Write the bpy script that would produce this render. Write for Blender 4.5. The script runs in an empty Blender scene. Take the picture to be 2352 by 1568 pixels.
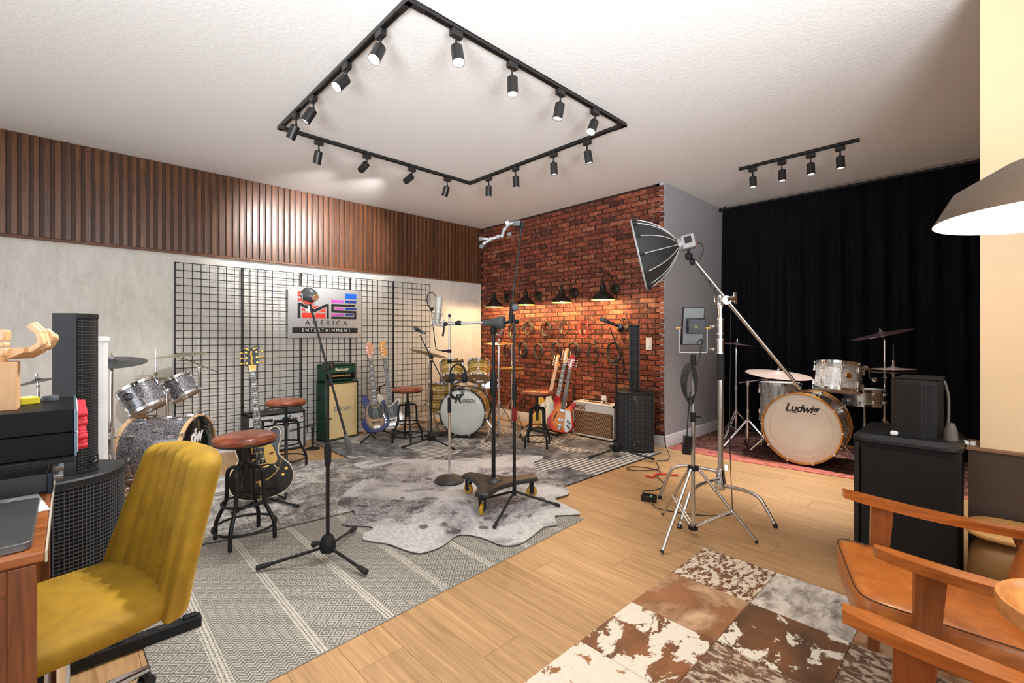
import bpy, bmesh, math, random
from mathutils import Vector, Matrix, Euler
random.seed(7)
PI = math.pi
SC = bpy.context.scene
COL = SC.collection
R = math.radians

# ------------------------------------------------------------ camera, world, light, exposure
cam_d = bpy.data.cameras.new('camera')
cam_d.sensor_width = 36.0
cam_d.lens = 16.133
cam_d.shift_y = -0.0068
cam_d.clip_start = 0.02
cam = bpy.data.objects.new('camera', cam_d)
cam.location = (0, 0, 1.30)
cam.rotation_euler = (R(90), 0, R(46.1 - 90))
COL.objects.link(cam)
SC.camera = cam

SC.view_settings.view_transform = 'Standard'
SC.view_settings.look = 'None'
SC.view_settings.gamma = 1.0
SC.view_settings.use_curve_mapping = False
SC.view_settings.exposure = 0.16
SC.cycles.use_denoising = True
SC.cycles.max_bounces = 6
SC.cycles.diffuse_bounces = 4
SC.cycles.glossy_bounces = 3
SC.cycles.transparent_max_bounces = 6
SC.cycles.use_adaptive_sampling = True
SC.cycles.adaptive_threshold = 0.015
SC.cycles.sample_clamp_indirect = 6.0

world = bpy.data.worlds.new('sky')
SC.world = world
world.use_nodes = True
bg = world.node_tree.nodes['Background']
bg.inputs[0].default_value = (0.80, 0.90, 1.0, 1)
bg.inputs[1].default_value = 1.2


def light(kind, name, loc, power, col=(1, 1, 1), rot=(0, 0, 0), **kw):
    d = bpy.data.lights.new(name, kind)
    d.energy = power
    d.color = col
    for k, v in kw.items():
        setattr(d, k, v)
    o = bpy.data.objects.new(name, d)
    o.location = loc
    o.rotation_euler = rot
    COL.objects.link(o)
    return o


def aim(o, target):
    d = Vector(target) - Vector(o.location)
    o.rotation_euler = d.to_track_quat('-Z', 'Y').to_euler()


# added area fills at the unseen window openings, supplying the room's ambient light
w1 = light('AREA', 'ambient_fill_end', (-2.32, 2.9, 1.55), 45, (0.92, 0.96, 1.0), shape='RECTANGLE', size=1.9, size_y=3.6)
aim(w1, (4, 2.9, 1.3))
w2 = light('AREA', 'ambient_fill_rear', (0.5, -2.52, 1.65), 55, (0.95, 0.98, 1.0), shape='RECTANGLE', size=4.6, size_y=2.3)
aim(w2, (1.6, 4, 1.9))
# two added spot fills behind the camera, aimed up to brighten the ceiling
f1 = light('SPOT', 'ceiling_fill', (-1.0, 0.2, 1.45), 500, (0.92, 0.96, 1.0), spot_size=R(96), spot_blend=1.0, shadow_soft_size=0.55)
aim(f1, (0.75, 1.75, 3.05))
f2 = light('SPOT', 'ceiling_fill', (0.45, -1.0, 1.45), 500, (0.92, 0.96, 1.0), spot_size=R(96), spot_blend=1.0, shadow_soft_size=0.55)
aim(f2, (2.0, 0.65, 3.05))

# ------------------------------------------------------------ node and material helpers
def nd(nt, typ, **kw):
    n = nt.nodes.new('ShaderNode' + typ)
    for k, v in kw.items():
        if hasattr(n, k) and k not in n.inputs:
            setattr(n, k, v)
        else:
            n.inputs[k].default_value = v
    return n


def lk(nt, a, b):
    nt.links.new(a, b)


def c4(c):
    return (c[0], c[1], c[2], 1.0)


def srgb(r, g, b):
    def f(v):
        v /= 255.0
        return v / 12.92 if v <= 0.04045 else ((v + 0.055) / 1.055) ** 2.4
    return (f(r), f(g), f(b))


def newmat(name):
    m = bpy.data.materials.new(name)
    m.use_nodes = True
    nt = m.node_tree
    return m, nt, nt.nodes['Principled BSDF']


def coords(nt, scale=(1, 1, 1), rnd=False, rot=(0, 0, 0)):
    tc = nd(nt, 'TexCoord')
    mp = nd(nt, 'Mapping')
    mp.inputs['Scale'].default_value = scale
    mp.inputs['Rotation'].default_value = rot
    lk(nt, tc.outputs['Object'], mp.inputs['Vector'])
    if rnd:
        oi = nd(nt, 'ObjectInfo')
        mu = nd(nt, 'Math', operation='MULTIPLY')
        mu.inputs[1].default_value = 37.0
        lk(nt, oi.outputs['Random'], mu.inputs[0])
        lk(nt, mu.outputs[0], mp.inputs['Location'])
    return mp.outputs['Vector']


def ramp(nt, fac, stops, interp='LINEAR'):
    r = nd(nt, 'ValToRGB')
    e = r.color_ramp.elements
    r.color_ramp.interpolation = interp
    e[0].position, e[0].color = stops[0][0], c4(stops[0][1])
    e[1].position, e[1].color = stops[-1][0], c4(stops[-1][1])
    for p, c in stops[1:-1]:
        k = e.new(p)
        k.color = c4(c)
    lk(nt, fac, r.inputs['Fac'])
    return r.outputs['Color']


def mixc(nt, fac, a, b, mode='MIX'):
    m = nd(nt, 'Mix', data_type='RGBA', blend_type=mode)
    for s, v in ((m.inputs[0], fac), (m.inputs[6], a), (m.inputs[7], b)):
        if hasattr(v, 'links'):
            lk(nt, v, s)
        elif isinstance(v, (int, float)):
            s.default_value = v
        else:
            s.default_value = c4(v)
    return m.outputs[2]


def math_(nt, op, a, b=None):
    m = nd(nt, 'Math', operation=op)
    for i, v in enumerate((a, b)):
        if v is None:
            continue
        if hasattr(v, 'links'):
            lk(nt, v, m.inputs[i])
        else:
            m.inputs[i].default_value = v
    return m.outputs[0]


def noise(nt, vec, scale, detail=4, rough=0.55, dist=0.0):
    n = nd(nt, 'TexNoise', Scale=scale, Detail=detail, Roughness=rough, Distortion=dist)
    lk(nt, vec, n.inputs['Vector'])
    return n.outputs[0]


def bump(nt, bs, h, strength=0.2, dist=0.01):
    b = nd(nt, 'Bump', Strength=strength, Distance=dist)
    lk(nt, h, b.inputs['Height'])
    lk(nt, b.outputs[0], bs.inputs['Normal'])


MATS = {}


def mat(name, col, rough=0.5, metal=0.0, spec=0.5, coat=0.0, var=None, bmp=None, emit=None, alpha=None, sheen=0.0, trans=0.0):
    """plain procedural material: base colour with noise variation and fine relief"""
    if name in MATS:
        return MATS[name]
    m, nt, bs = newmat(name)
    bs.inputs['Base Color'].default_value = c4(col)
    bs.inputs['Roughness'].default_value = rough
    bs.inputs['Metallic'].default_value = metal
    bs.inputs['Specular IOR Level'].default_value = spec
    bs.inputs['Coat Weight'].default_value = coat
    bs.inputs['Transmission Weight'].default_value = trans
    if sheen:
        bs.inputs['Sheen Weight'].default_value = sheen
        bs.inputs['Sheen Tint'].default_value = c4(col)
    if alpha is not None:
        bs.inputs['Alpha'].default_value = alpha
    v = coords(nt)
    sc, amt = var if var else (14.0, 0.06)
    n = noise(nt, v, sc)
    lo = tuple(x * (1 - amt) for x in col)
    hi = tuple(min(1, x * (1 + amt)) for x in col)
    lk(nt, ramp(nt, n, [(0.3, lo), (0.7, hi)]), bs.inputs['Base Color'])
    if bmp:
        bump(nt, bs, noise(nt, v, bmp[0]), bmp[1], bmp[2] if len(bmp) > 2 else 0.003)
    if emit:
        bs.inputs['Emission Color'].default_value = c4(emit[0])
        bs.inputs['Emission Strength'].default_value = emit[1]
    MATS[name] = m
    return m


def wood(name, dark, light_, grain=(30, 30, 1.6), rough=0.42, rnd=True, rot=(0, 0, 0), coat=0.0, mix=0.5, rndcol=0.0):
    if name in MATS:
        return MATS[name]
    m, nt, bs = newmat(name)
    v = coords(nt, grain, rnd, rot)
    a = noise(nt, v, 1.0, 6, 0.6, 1.2)
    b = noise(nt, coords(nt, tuple(g * 3.2 for g in grain), rnd, rot), 1.0, 3, 0.5, 0.3)
    f = math_(nt, 'ADD', math_(nt, 'MULTIPLY', a, 1 - mix * 0.5), math_(nt, 'MULTIPLY', b, mix * 0.5))
    col = ramp(nt, f, [(0.32, dark), (0.5, tuple((d + l) / 2 for d, l in zip(dark, light_))), (0.68, light_)])
    if rndcol:
        oi = nd(nt, 'ObjectInfo')
        k = math_(nt, 'ADD', math_(nt, 'MULTIPLY', oi.outputs['Random'], rndcol), 1 - rndcol * 0.5)
        cc = nd(nt, 'CombineColor')
        for i in range(3):
            lk(nt, k, cc.inputs[i])
        col = mixc(nt, 1.0, col, cc.outputs[0], 'MULTIPLY')
    lk(nt, col, bs.inputs['Base Color'])
    bs.inputs['Roughness'].default_value = rough
    bs.inputs['Coat Weight'].default_value = coat
    bs.inputs['Coat Roughness'].default_value = 0.15
    bump(nt, bs, f, 0.08, 0.002)
    MATS[name] = m
    return m


# ------------------------------------------------------------ mesh builder
def basis(d):
    d = Vector(d).normalized()
    u = d.orthogonal().normalized()
    return u, d.cross(u).normalized(), d


class B:
    """collects shapes into one mesh"""

    def __init__(s, M=None):
        s.v, s.f, s.M = [], [], M

    def add(s, vs, fs):
        o = len(s.v)
        if s.M is not None:
            vs = [s.M @ Vector(p) for p in vs]
        s.v += [tuple(p) for p in vs]
        s.f += [tuple(i + o for i in f) for f in fs]
        return s

    def box(s, c, d, rot=None, ch=0.0):
        hx, hy, hz = d[0] / 2, d[1] / 2, d[2] / 2
        ch = min(ch, hx * .9, hy * .9, hz * .9)
        rm = rot if isinstance(rot, Matrix) else (Euler(rot).to_matrix() if rot else None)
        c = Vector(c)

        def T(p):
            p = Vector(p)
            return (rm @ p if rm else p) + c
        if ch <= 0:
            vs = [T((x * hx, y * hy, z * hz)) for x in (-1, 1) for y in (-1, 1) for z in (-1, 1)]
            return s.add(vs, [(0, 1, 3, 2), (4, 6, 7, 5), (0, 4, 5, 1), (2, 3, 7, 6), (0, 2, 6, 4), (1, 5, 7, 3)])
        vs, idx = [], {}
        for x in (-1, 1):
            for y in (-1, 1):
                for z in (-1, 1):
                    for a in range(3):
                        p = [x * (hx - ch), y * (hy - ch), z * (hz - ch)]
                        p[a] += (x, y, z)[a] * ch
                        idx[(x, y, z, a)] = len(vs)
                        vs.append(T(p))
        fs = []
        for a in range(3):
            b, e = (a + 1) % 3, (a + 2) % 3
            for sg in (-1, 1):
                q = []
                for (i, j) in ((-1, -1), (1, -1), (1, 1), (-1, 1)):
                    k = [0, 0, 0]
                    k[a], k[b], k[e] = sg, i, j
                    q.append(idx[(*k, a)])
                fs.append(tuple(q))
                for sg2 in (-1, 1):
                    k1, k2 = [0, 0, 0], [0, 0, 0]
                    k1[a] = k2[a] = sg
                    k1[b] = k2[b] = sg2
                    k1[e], k2[e] = -1, 1
                    fs.append((idx[(*k1, a)], idx[(*k2, a)], idx[(*k2, b)], idx[(*k1, b)]))
        for x in (-1, 1):
            for y in (-1, 1):
                for z in (-1, 1):
                    fs.append(tuple(idx[(x, y, z, a)] for a in range(3)))
        return s.add(vs, fs)

    def cyl(s, p, q, r, r2=None, n=12, caps=True):
        p, q = Vector(p), Vector(q)
        r2 = r if r2 is None else r2
        u, w, d = basis(q - p)
        vs = []
        for c, rr in ((p, r), (q, r2)):
            for i in range(n):
                a = 2 * PI * i / n
                vs.append(c + (u * math.cos(a) + w * math.sin(a)) * rr)
        fs = [(i, (i + 1) % n, n + (i + 1) % n, n + i) for i in range(n)]
        if caps:
            fs += [tuple(range(n - 1, -1, -1)), tuple(range(n, 2 * n))]
        return s.add(vs, fs)

    def tube(s, pts, r, n=6, closed=False):
        pts = [Vector(p) for p in pts]
        m = len(pts)
        rad = r if isinstance(r, (list, tuple)) else [r] * m
        tan = []
        for i in range(m):
            a = pts[(i - 1) % m] if (closed or i > 0) else pts[i]
            b = pts[(i + 1) % m] if (closed or i < m - 1) else pts[i]
            t = (b - a)
            tan.append(t.normalized() if t.length > 1e-9 else Vector((0, 0, 1)))
        u = tan[0].orthogonal().normalized()
        vs = []
        for i in range(m):
            u = (u - tan[i] * u.dot(tan[i]))
            u = u.normalized() if u.length > 1e-6 else tan[i].orthogonal().normalized()
            w = tan[i].cross(u)
            for k in range(n):
                a = 2 * PI * k / n
                vs.append(pts[i] + (u * math.cos(a) + w * math.sin(a)) * rad[i])
        fs = []
        for i in range(m if closed else m - 1):
            j = (i + 1) % m
            for k in range(n):
                fs.append((i * n + k, i * n + (k + 1) % n, j * n + (k + 1) % n, j * n + k))
        if not closed:
            fs += [tuple(range(n - 1, -1, -1)), tuple((m - 1) * n + k for k in range(n))]
        return s.add(vs, fs)

    def lathe(s, prof, n=24, at=(0, 0, 0), axis=(0, 0, 1), arc=None):
        """prof: list of (radius, height); a first or last radius of 0 closes the shape"""
        u, w, d = basis(axis)
        at = Vector(at)
        vs, fs, rings = [], [], []
        for r, h in prof:
            if r <= 1e-9:
                rings.append([len(vs)])
                vs.append(at + d * h)
            else:
                k = len(vs)
                for i in range(n):
                    a = 2 * PI * i / n
                    vs.append(at + d * h + (u * math.cos(a) + w * math.sin(a)) * r)
                rings.append(list(range(k, k + n)))
        for a, b in zip(rings, rings[1:]):
            for i in range(n):
                j = (i + 1) % n
                if len(a) == 1 and len(b) == 1:
                    continue
                if len(a) == 1:
                    fs.append((a[0], b[i], b[j]))
                elif len(b) == 1:
                    fs.append((a[i], a[j], b[0]))
                else:
                    fs.append((a[i], a[j], b[j], b[i]))
        return s.add(vs, fs)

    def prism(s, poly, z0, z1, ch=0.0, M=None):
        """polygon in xy extruded from z0 to z1; ch chamfers the top edge inwards"""
        n = len(poly)
        T = (lambda p: M @ Vector(p)) if M is not None else Vector
        rings = [[(x, y, z0) for x, y in poly]]
        if ch:
            cx = sum(p[0] for p in poly) / n
            cy = sum(p[1] for p in poly) / n
            rings.append([(x, y, z1 - ch) for x, y in poly])
            ins = []
            for i in range(n):
                a, b, c = Vector(poly[i - 1]), Vector(poly[i]), Vector(poly[(i + 1) % n])
                e = ((b - a).normalized() + (c - b).normalized())
                e = e.normalized() if e.length > 1e-6 else (c - b).normalized()
                nn = Vector((-e.y, e.x))
                ins.append((b.x + nn.x * ch, b.y + nn.y * ch, z1))
            ar = sum(poly[i - 1][0] * poly[i][1] - poly[i][0] * poly[i - 1][1] for i in range(n))
            if ar < 0:
                ins = [(2 * poly[i][0] - p[0], 2 * poly[i][1] - p[1], z1) for i, p in enumerate(ins)]
            rings.append(ins)
        else:
            rings.append([(x, y, z1) for x, y in poly])
        vs, fs = [], []
        for rg in rings:
            vs += [T(p) for p in rg]
        for k in range(len(rings) - 1):
            for i in range(n):
                j = (i + 1) % n
                fs.append((k * n + i, k * n + j, (k + 1) * n + j, (k + 1) * n + i))
        fs += [tuple(range(n - 1, -1, -1)), tuple((len(rings) - 1) * n + i for i in range(n))]
        return s.add(vs, fs)

    def ball(s, c, r, sc=(1, 1, 1), n=14, m=9, rot=None):
        c = Vector(c)
        rm = Euler(rot).to_matrix() if rot else None
        vs, fs = [], []

        def T(p):
            p = Vector((p[0] * sc[0], p[1] * sc[1], p[2] * sc[2])) * r
            return (rm @ p if rm else p) + c
        vs.append(T((0, 0, 1)))
        for i in range(1, m):
            t = PI * i / m
            for k in range(n):
                a = 2 * PI * k / n
                vs.append(T((math.sin(t) * math.cos(a), math.sin(t) * math.sin(a), math.cos(t))))
        vs.append(T((0, 0, -1)))
        L = len(vs) - 1
        for k in range(n):
            fs.append((0, 1 + k, 1 + (k + 1) % n))
            fs.append((L, 1 + (m - 2) * n + (k + 1) % n, 1 + (m - 2) * n + k))
        for i in range(m - 2):
            for k in range(n):
                a, b = 1 + i * n + k, 1 + i * n + (k + 1) % n
                fs.append((a, a + n, b + n, b))
        return s.add(vs, fs)

    def ring(s, c, Rr, r, axis=(0, 0, 1), n=32, m=6, arc=(0, 2 * PI)):
        u, w, d = basis(axis)
        full = abs(arc[1] - arc[0] - 2 * PI) < 1e-6
        k = n if full else n + 1
        pts = [Vector(c) + (u * math.cos(arc[0] + (arc[1] - arc[0]) * i / n) + w * math.sin(arc[0] + (arc[1] - arc[0]) * i / n)) * Rr for i in range(k)]
        return s.tube(pts, r, m, closed=full)

    def grid(s, fn, nu, nv, closed_u=False):
        vs = [fn(i / nu, j / nv) for i in range(nu + (0 if closed_u else 1)) for j in range(nv + 1)]
        fs = []
        cu = nu if closed_u else nu + 1
        for i in range(nu):
            for j in range(nv):
                a, b = i * (nv + 1) + j, ((i + 1) % cu) * (nv + 1) + j
                fs.append((a, b, b + 1, a + 1))
        return s.add(vs, fs)

    def mesh(s, name, smooth=38):
        me = bpy.data.meshes.new(name)
        me.from_pydata(s.v, [], s.f)
        bm = bmesh.new()
        bm.from_mesh(me)
        bmesh.ops.recalc_face_normals(bm, faces=bm.faces)
        bm.to_mesh(me)
        bm.free()
        if smooth:
            me.polygons.foreach_set('use_smooth', [True] * len(me.polygons))
            me.set_sharp_from_angle(angle=R(smooth))
        return me

    def obj(s, name, m, parent=None, loc=None, rot=None, smooth=38, label=None):
        me = s.mesh(name, smooth)
        me.materials.append(m)
        return link(name, me, parent, loc, rot, label)


def link(name, me, parent=None, loc=None, rot=None, label=None):
    o = bpy.data.objects.new(name, me)
    COL.objects.link(o)
    if parent is not None:
        o.parent = parent
    if loc is not None:
        o.location = loc
    if rot is not None:
        o.rotation_euler = rot
    if label:
        o['label'] = label
    return o


def thing(name, label, cat, loc=(0, 0, 0), rotz=0.0, group=None, rot=None):
    o = bpy.data.objects.new(name, None)
    o.empty_display_size = 0.05
    COL.objects.link(o)
    o.location = loc
    o.rotation_euler = rot if rot else (0, 0, rotz)
    return tag(o, label, cat, group)


def tag(o, label, cat, group=None, kind=None):
    o['label'] = label
    o['category'] = cat
    if group:
        o['group'] = group
    if kind:
        o['kind'] = kind
    return o


def struct(o):
    o['kind'] = 'structure'
    return o


def stuff(o):
    o['kind'] = 'stuff'
    return o


def copy_tree(o, parent=None):
    c = o.copy()
    COL.objects.link(c)
    if parent is not None:
        c.parent = parent
    for ch in list(o.children):
        copy_tree(ch, c)
    return c


def at(px, py, depth):
    """world point measured in the photograph at a known distance along the viewing axis"""
    a = R(46.1)
    u, v = (px - 1176.0) / 1054.0, (768.0 - py) / 1054.0
    return Vector(((math.cos(a) + u * math.sin(a)) * depth, (math.sin(a) - u * math.cos(a)) * depth, 1.30 + v * depth))


def crom(pts, k=6, closed=True):
    """Catmull-Rom curve through points (tuples of any dimension)"""
    n = len(pts)
    P = [Vector(p) for p in pts]
    out = []
    for i in range(n if closed else n - 1):
        p0 = P[(i - 1) % n] if closed or i > 0 else P[i]
        p1, p2 = P[i], P[(i + 1) % n]
        p3 = P[(i + 2) % n] if closed or i + 2 < n else p2
        for j in range(k):
            t = j / k
            out.append(0.5 * ((2 * p1) + (p2 - p0) * t + (2 * p0 - 5 * p1 + 4 * p2 - p3) * t * t + (3 * p1 - p0 - 3 * p2 + p3) * t ** 3))
    if not closed:
        out.append(P[-1])
    return [tuple(p) for p in out]


def text(name, body, m, parent, size, loc, rot, depth=0.0006, shear=0.0, spacing=1.0, offset=0.0, align='CENTER', xs=1.0):
    cu = bpy.data.curves.new(name, 'FONT')
    cu.body = body
    cu.size = size
    cu.extrude = depth
    cu.shear = shear
    cu.space_character = spacing
    cu.offset = offset
    cu.align_x = align
    cu.align_y = 'CENTER'
    cu.resolution_u = 3
    tmp = bpy.data.objects.new(name, cu)
    COL.objects.link(tmp)
    dg = bpy.context.evaluated_depsgraph_get()
    me = bpy.data.meshes.new_from_object(tmp.evaluated_get(dg))
    bpy.data.objects.remove(tmp)
    bpy.data.curves.remove(cu)
    me.name = name
    me.materials.clear()
    me.materials.append(m)
    o = link(name, me, parent, loc, rot)
    o.scale = (xs, 1, 1)
    return o


# ------------------------------------------------------------ shared plain materials
BLACK = mat('black_powder_coat', (0.008, 0.008, 0.009), 0.45, spec=0.35)
MATTE = mat('matte_black_plastic', (0.010, 0.010, 0.011), 0.6, spec=0.3, bmp=(300, 0.1))
GLOSSB = mat('gloss_black', (0.005, 0.005, 0.006), 0.2, coat=0.15)
GREYP = mat('dark_grey_plastic', (0.07, 0.075, 0.08), 0.5)
CHROME = mat('chrome', (0.82, 0.82, 0.84), 0.12, 1.0, var=(5, 0.02))
STEEL = mat('brushed_steel', (0.62, 0.60, 0.57), 0.28, 1.0, var=(30, 0.06))
SILVERP = mat('silver_paint', (0.32, 0.33, 0.35), 0.35, 0.6)
GOLD = mat('gold_plate', (0.80, 0.50, 0.14), 0.22, 1.0)
BRASS = mat('cymbal_brass', (0.62, 0.42, 0.12), 0.28, 1.0, var=(40, 0.12))
WHITEP = mat('white_plastic', (0.80, 0.80, 0.80), 0.4)
RUBBER = mat('black_rubber', (0.014, 0.014, 0.014), 0.8)
# ============================================================ ROOM SHELL
H = 3.05
YW, XB, YG, XC = 5.85, 4.914, 2.583, 6.70      # slatted wall, brick wall, grey return wall, wall behind curtain

# --- oak plank floor
PLANK = wood('oak_plank', srgb(150, 114, 76), srgb(200, 160, 114), (34, 1.4, 34), 0.40, True, mix=0.6, rndcol=0.12)
SUB = mat('floor_joint', srgb(146, 110, 74), 0.7)
floor = struct(B().box((2.2, 1.65, -0.06), (9.4, 8.7, 0.1)).obj('floor', SUB))
plank_me = B().box((0, 0, 0), (0.1992, 1.4985, 0.012), ch=0.0008).mesh('plank', 0)
plank_me.materials.append(PLANK)


def seen(x, y):
    a = R(46.1)
    t = x * math.cos(a) + y * math.sin(a)
    if t < 0.4:
        return False
    u = (x * math.sin(a) - y * math.cos(a)) / t
    return abs(u) < 2.4 and 1.30 / t < 2.6


for i in range(-5, 34):
    off = (i * 0.61) % 1.5
    for k in range(-2, 5):
        x, y = i * 0.2 + 0.1, k * 1.5 + off
        if x > 6.6 or y > 6.3 or y < -1.4 or (x > 4.95 and y > 3.2) or not (seen(x, y) or seen(x, y + 0.6) or seen(x, y - 0.6)):
            continue
        if y + 0.75 > YW:                                   # cut the last board at the wall
            L = YW - (y - 0.75)
            if L < 0.1:
                continue
            o = B().box((0, 0, 0), (0.1985, L - 0.004, 0.012), ch=0.0012).obj('plank', PLANK, floor, (x, y - 0.75 + L / 2, -0.006), smooth=0)
        else:
            o = link('plank', plank_me, floor, (x, y, -0.006))

# --- ceiling with knockdown texture
m, nt, bs = newmat('ceiling_knockdown_white')
v = coords(nt)
bs.inputs['Base Color'].default_value = (0.84, 0.84, 0.83, 1)
bs.inputs['Roughness'].default_value = 0.9
h1 = noise(nt, v, 38, 3, 0.6, 0.6)
bump(nt, bs, ramp(nt, h1, [(0.45, (0, 0, 0)), (0.6, (1, 1, 1))]), 0.22, 0.004)
ceiling = struct(B().box((2.2, 1.65, H + 0.05), (9.4, 8.7, 0.1)).obj('ceiling', m))

# --- wall with cement-look covering below and walnut slats above
m, nt, bs = newmat('cement_wall_covering')
v = coords(nt, (16, 16, 5))
n1 = noise(nt, v, 1.0, 8, 0.65, 0.4)
n2 = noise(nt, coords(nt, (70, 70, 16)), 1.0, 5, 0.7, 0.2)
c1 = ramp(nt, n1, [(0.25, srgb(203, 200, 192)), (0.5, srgb(218, 215, 207)), (0.75, srgb(228, 226, 219))])
c2 = ramp(nt, n2, [(0.30, srgb(140, 136, 128)), (0.40, (1, 1, 1))])
lk(nt, mixc(nt, 0.32, c1, c2, 'MULTIPLY'), bs.inputs['Base Color'])
bs.inputs['Roughness'].default_value = 0.7
bump(nt, bs, n2, 0.15, 0.003)
CEMENT = m
wall_left = struct(B().box((1.3, YW + 0.06, H / 2), (7.3, 0.12, H)).obj('wall_left', CEMENT))

WAL = wood('walnut_slat', srgb(62, 36, 20), srgb(124, 78, 48), (38, 38, 2.2), 0.30, True, mix=0.6, rndcol=0.4, coat=0.35)
WALB = wood('walnut_backing', srgb(54, 30, 16), srgb(96, 58, 34), (38, 38, 2.2), 0.45, False)
panel = thing('slat_panelling', 'dark walnut vertical slat panelling along the top of the cement-look wall', 'panelling', (0, YW, 2.14))
B().box((1.3, -0.008, 0.46), (7.2, 0.014, 0.9)).obj('backing_board', WALB, panel, smooth=0)
B().box((1.3, -0.022, 0.008), (7.2, 0.044, 0.022), ch=0.002).obj('ledge', wood('walnut_ledge', srgb(74, 42, 22), srgb(128, 78, 46), (2, 40, 40), 0.4, False), panel, smooth=0)
slat_me = [B().box((0, 0, 0), (w, 0.022, 0.885), ch=0.0015).mesh('slat', 0) for w in (0.036, 0.040, 0.034)]
for me in slat_me:
    me.materials.append(WAL)
x, k = -0.95, 0
while x < XB - 0.03:
    link('slat', slat_me[k % 3], panel, (x, -0.026, 0.4635))
    x += 0.0668
    k += 1

# --- brick wall, each brick a piece of its own
m, nt, bs = newmat('red_brick')
oi = nd(nt, 'ObjectInfo')
ge = nd(nt, 'NewGeometry')
rv = math_(nt, 'FRACT', math_(nt, 'ADD', oi.outputs['Random'], ge.outputs['Random Per Island']))
base = ramp(nt, rv, [(0.0, srgb(84, 38, 26)), (0.2, srgb(140, 66, 42)), (0.45, srgb(168, 84, 54)), (0.6, srgb(108, 50, 36)), (0.8, srgb(150, 70, 46)), (1.0, srgb(184, 116, 86))])
tc = nd(nt, 'TexCoord')
gp = ge.outputs['Position']
n1 = noise(nt, gp, 24, 6, 0.7, 0.6)
n2 = noise(nt, gp, 70, 5, 0.7, 0.2)
col = mixc(nt, 0.85, base, ramp(nt, n1, [(0.36, (0.10, 0.07, 0.06)), (0.60, (1, 1, 1))]), 'MULTIPLY')
pale = math_(nt, 'MULTIPLY', ramp(nt, n2, [(0.56, (0, 0, 0)), (0.64, (1, 1, 1))]), ramp(nt, noise(nt, gp, 9, 3), [(0.45, (0, 0, 0)), (0.58, (1, 1, 1))]))
col = mixc(nt, pale, col, srgb(214, 164, 132))
lk(nt, col, bs.inputs['Base Color'])
bs.inputs['Roughness'].default_value = 0.75
bump(nt, bs, n1, 0.5, 0.006)
BRICK = m
MORTAR = mat('dark_mortar', srgb(52, 30, 22), 0.9, var=(30, 0.3))
wall_back = struct(B().box((XB + 0.12, (YG + YW) / 2 + 0.06, H / 2), (0.24, YW - YG - 0.002, H)).obj('wall_back', MORTAR))
brick_var = []
for q in range(6):
    hw, hh = 0.103 - 0.003 * (q % 3), 0.0265
    vs, n = [], 10
    pr = [(-hw, -hh), (-hw * .33, -hh), (hw * .33, -hh), (hw, -hh), (hw, 0), (hw, hh), (hw * .33, hh), (-hw * .33, hh), (-hw, hh), (-hw, 0)]
    pr = [(y + random.uniform(-.003, .003), z + random.uniform(-.0022, .0022)) for y, z in pr]
    b = B()
    vs = [(0.0, y, z) for y, z in pr] + [(-0.005, y * 0.97, z * 0.88) for y, z in pr]
    b.add(vs, [(i, (i + 1) % n, n + (i + 1) % n, n + i) for i in range(n)] + [tuple(range(n, 2 * n))])
    brick_var.append(b)
brick_me = []
for b in brick_var:
    me = b.mesh('brick', 0)
    me.materials.append(BRICK)
    brick_me.append(me)
slots = []
row, z = 0, 0.135 + 0.031
while z < H - 0.01:
    y = YG + (0.0 if row % 2 else 0.105)
    while y < YW - 0.03:
        if y - 0.10 >= YG - 0.005 and y + 0.10 <= YW + 0.01:
            slots.append((y, z, 1.0))
        elif y - 0.10 < YG - 0.005:
            e = (y + 0.10) - YG
            slots.append((YG + e / 2, z, e / 0.206))
        else:
            e = YW - (y - 0.10)
            if e > 0.03:
                slots.append((YW - e / 2, z, e / 0.206))
        y += 0.214
    z += 0.0615
    row += 1
# nearest 300 singly, the rest joined
slots.sort(key=lambda s: s[0] + 0.25 * abs(s[1] - 1.3))
rest = B()
for i, (y, z, sc) in enumerate(slots):
    q = random.randrange(6)
    if i < 300:
        o = link('brick', brick_me[q], wall_back, (XB, y, z))
        o.scale = (1, sc, 1)
    else:
        b = brick_var[q]
        rest.add([(p[0] + XB, p[1] * sc + y, p[2] + z) for p in b.v], b.f)
stuff(rest.obj('brick', BRICK, wall_back, smooth=0))

# --- grey return wall, wall behind the curtain, beige wall and closing walls
GREYW = mat('cool_grey_paint', srgb(176, 178, 184), 0.8, var=(3, 0.02), bmp=(220, 0.12, 0.002))
wall_grey = struct(B().box(((XB + XC) / 2 + 0.06, YG + 0.05, H / 2), (XC - XB + 0.12, 0.10, H)).obj('wall_return', GREYW))
struct(B().box((XC + 0.05, 0.4, H / 2), (0.1, 4.5, H)).obj('wall_curtain_side', GREYW))
BEIGE = mat('warm_beige_paint', srgb(216, 187, 150), 0.75, var=(4, 0.02), bmp=(160, 0.25, 0.003))
BROWNW = mat('dark_brown_paint', srgb(62, 48, 40), 0.42, var=(4, 0.04), bmp=(120, 0.35, 0.003))
struct(B().box((3.29, -1.29, (H + 0.75) / 2), (0.18, 2.64, H - 0.75)).obj('wall_right', BEIGE))
wr = struct(B().box((3.29, -1.265, 0.3675), (0.22, 2.67, 0.735)).obj('wall_right_low', BROWNW))
B().box((3.29, -1.265, 0.7425), (0.25, 2.69, 0.015), ch=0.003).obj('cap', wood('cap_wood', srgb(96, 66, 44), srgb(140, 104, 74), (30, 2, 30), 0.5), wr, smooth=0)
struct(B().box((4.95, -1.86, H / 2), (3.5, 0.1, H)).obj('wall_far_end', BEIGE))
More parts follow.
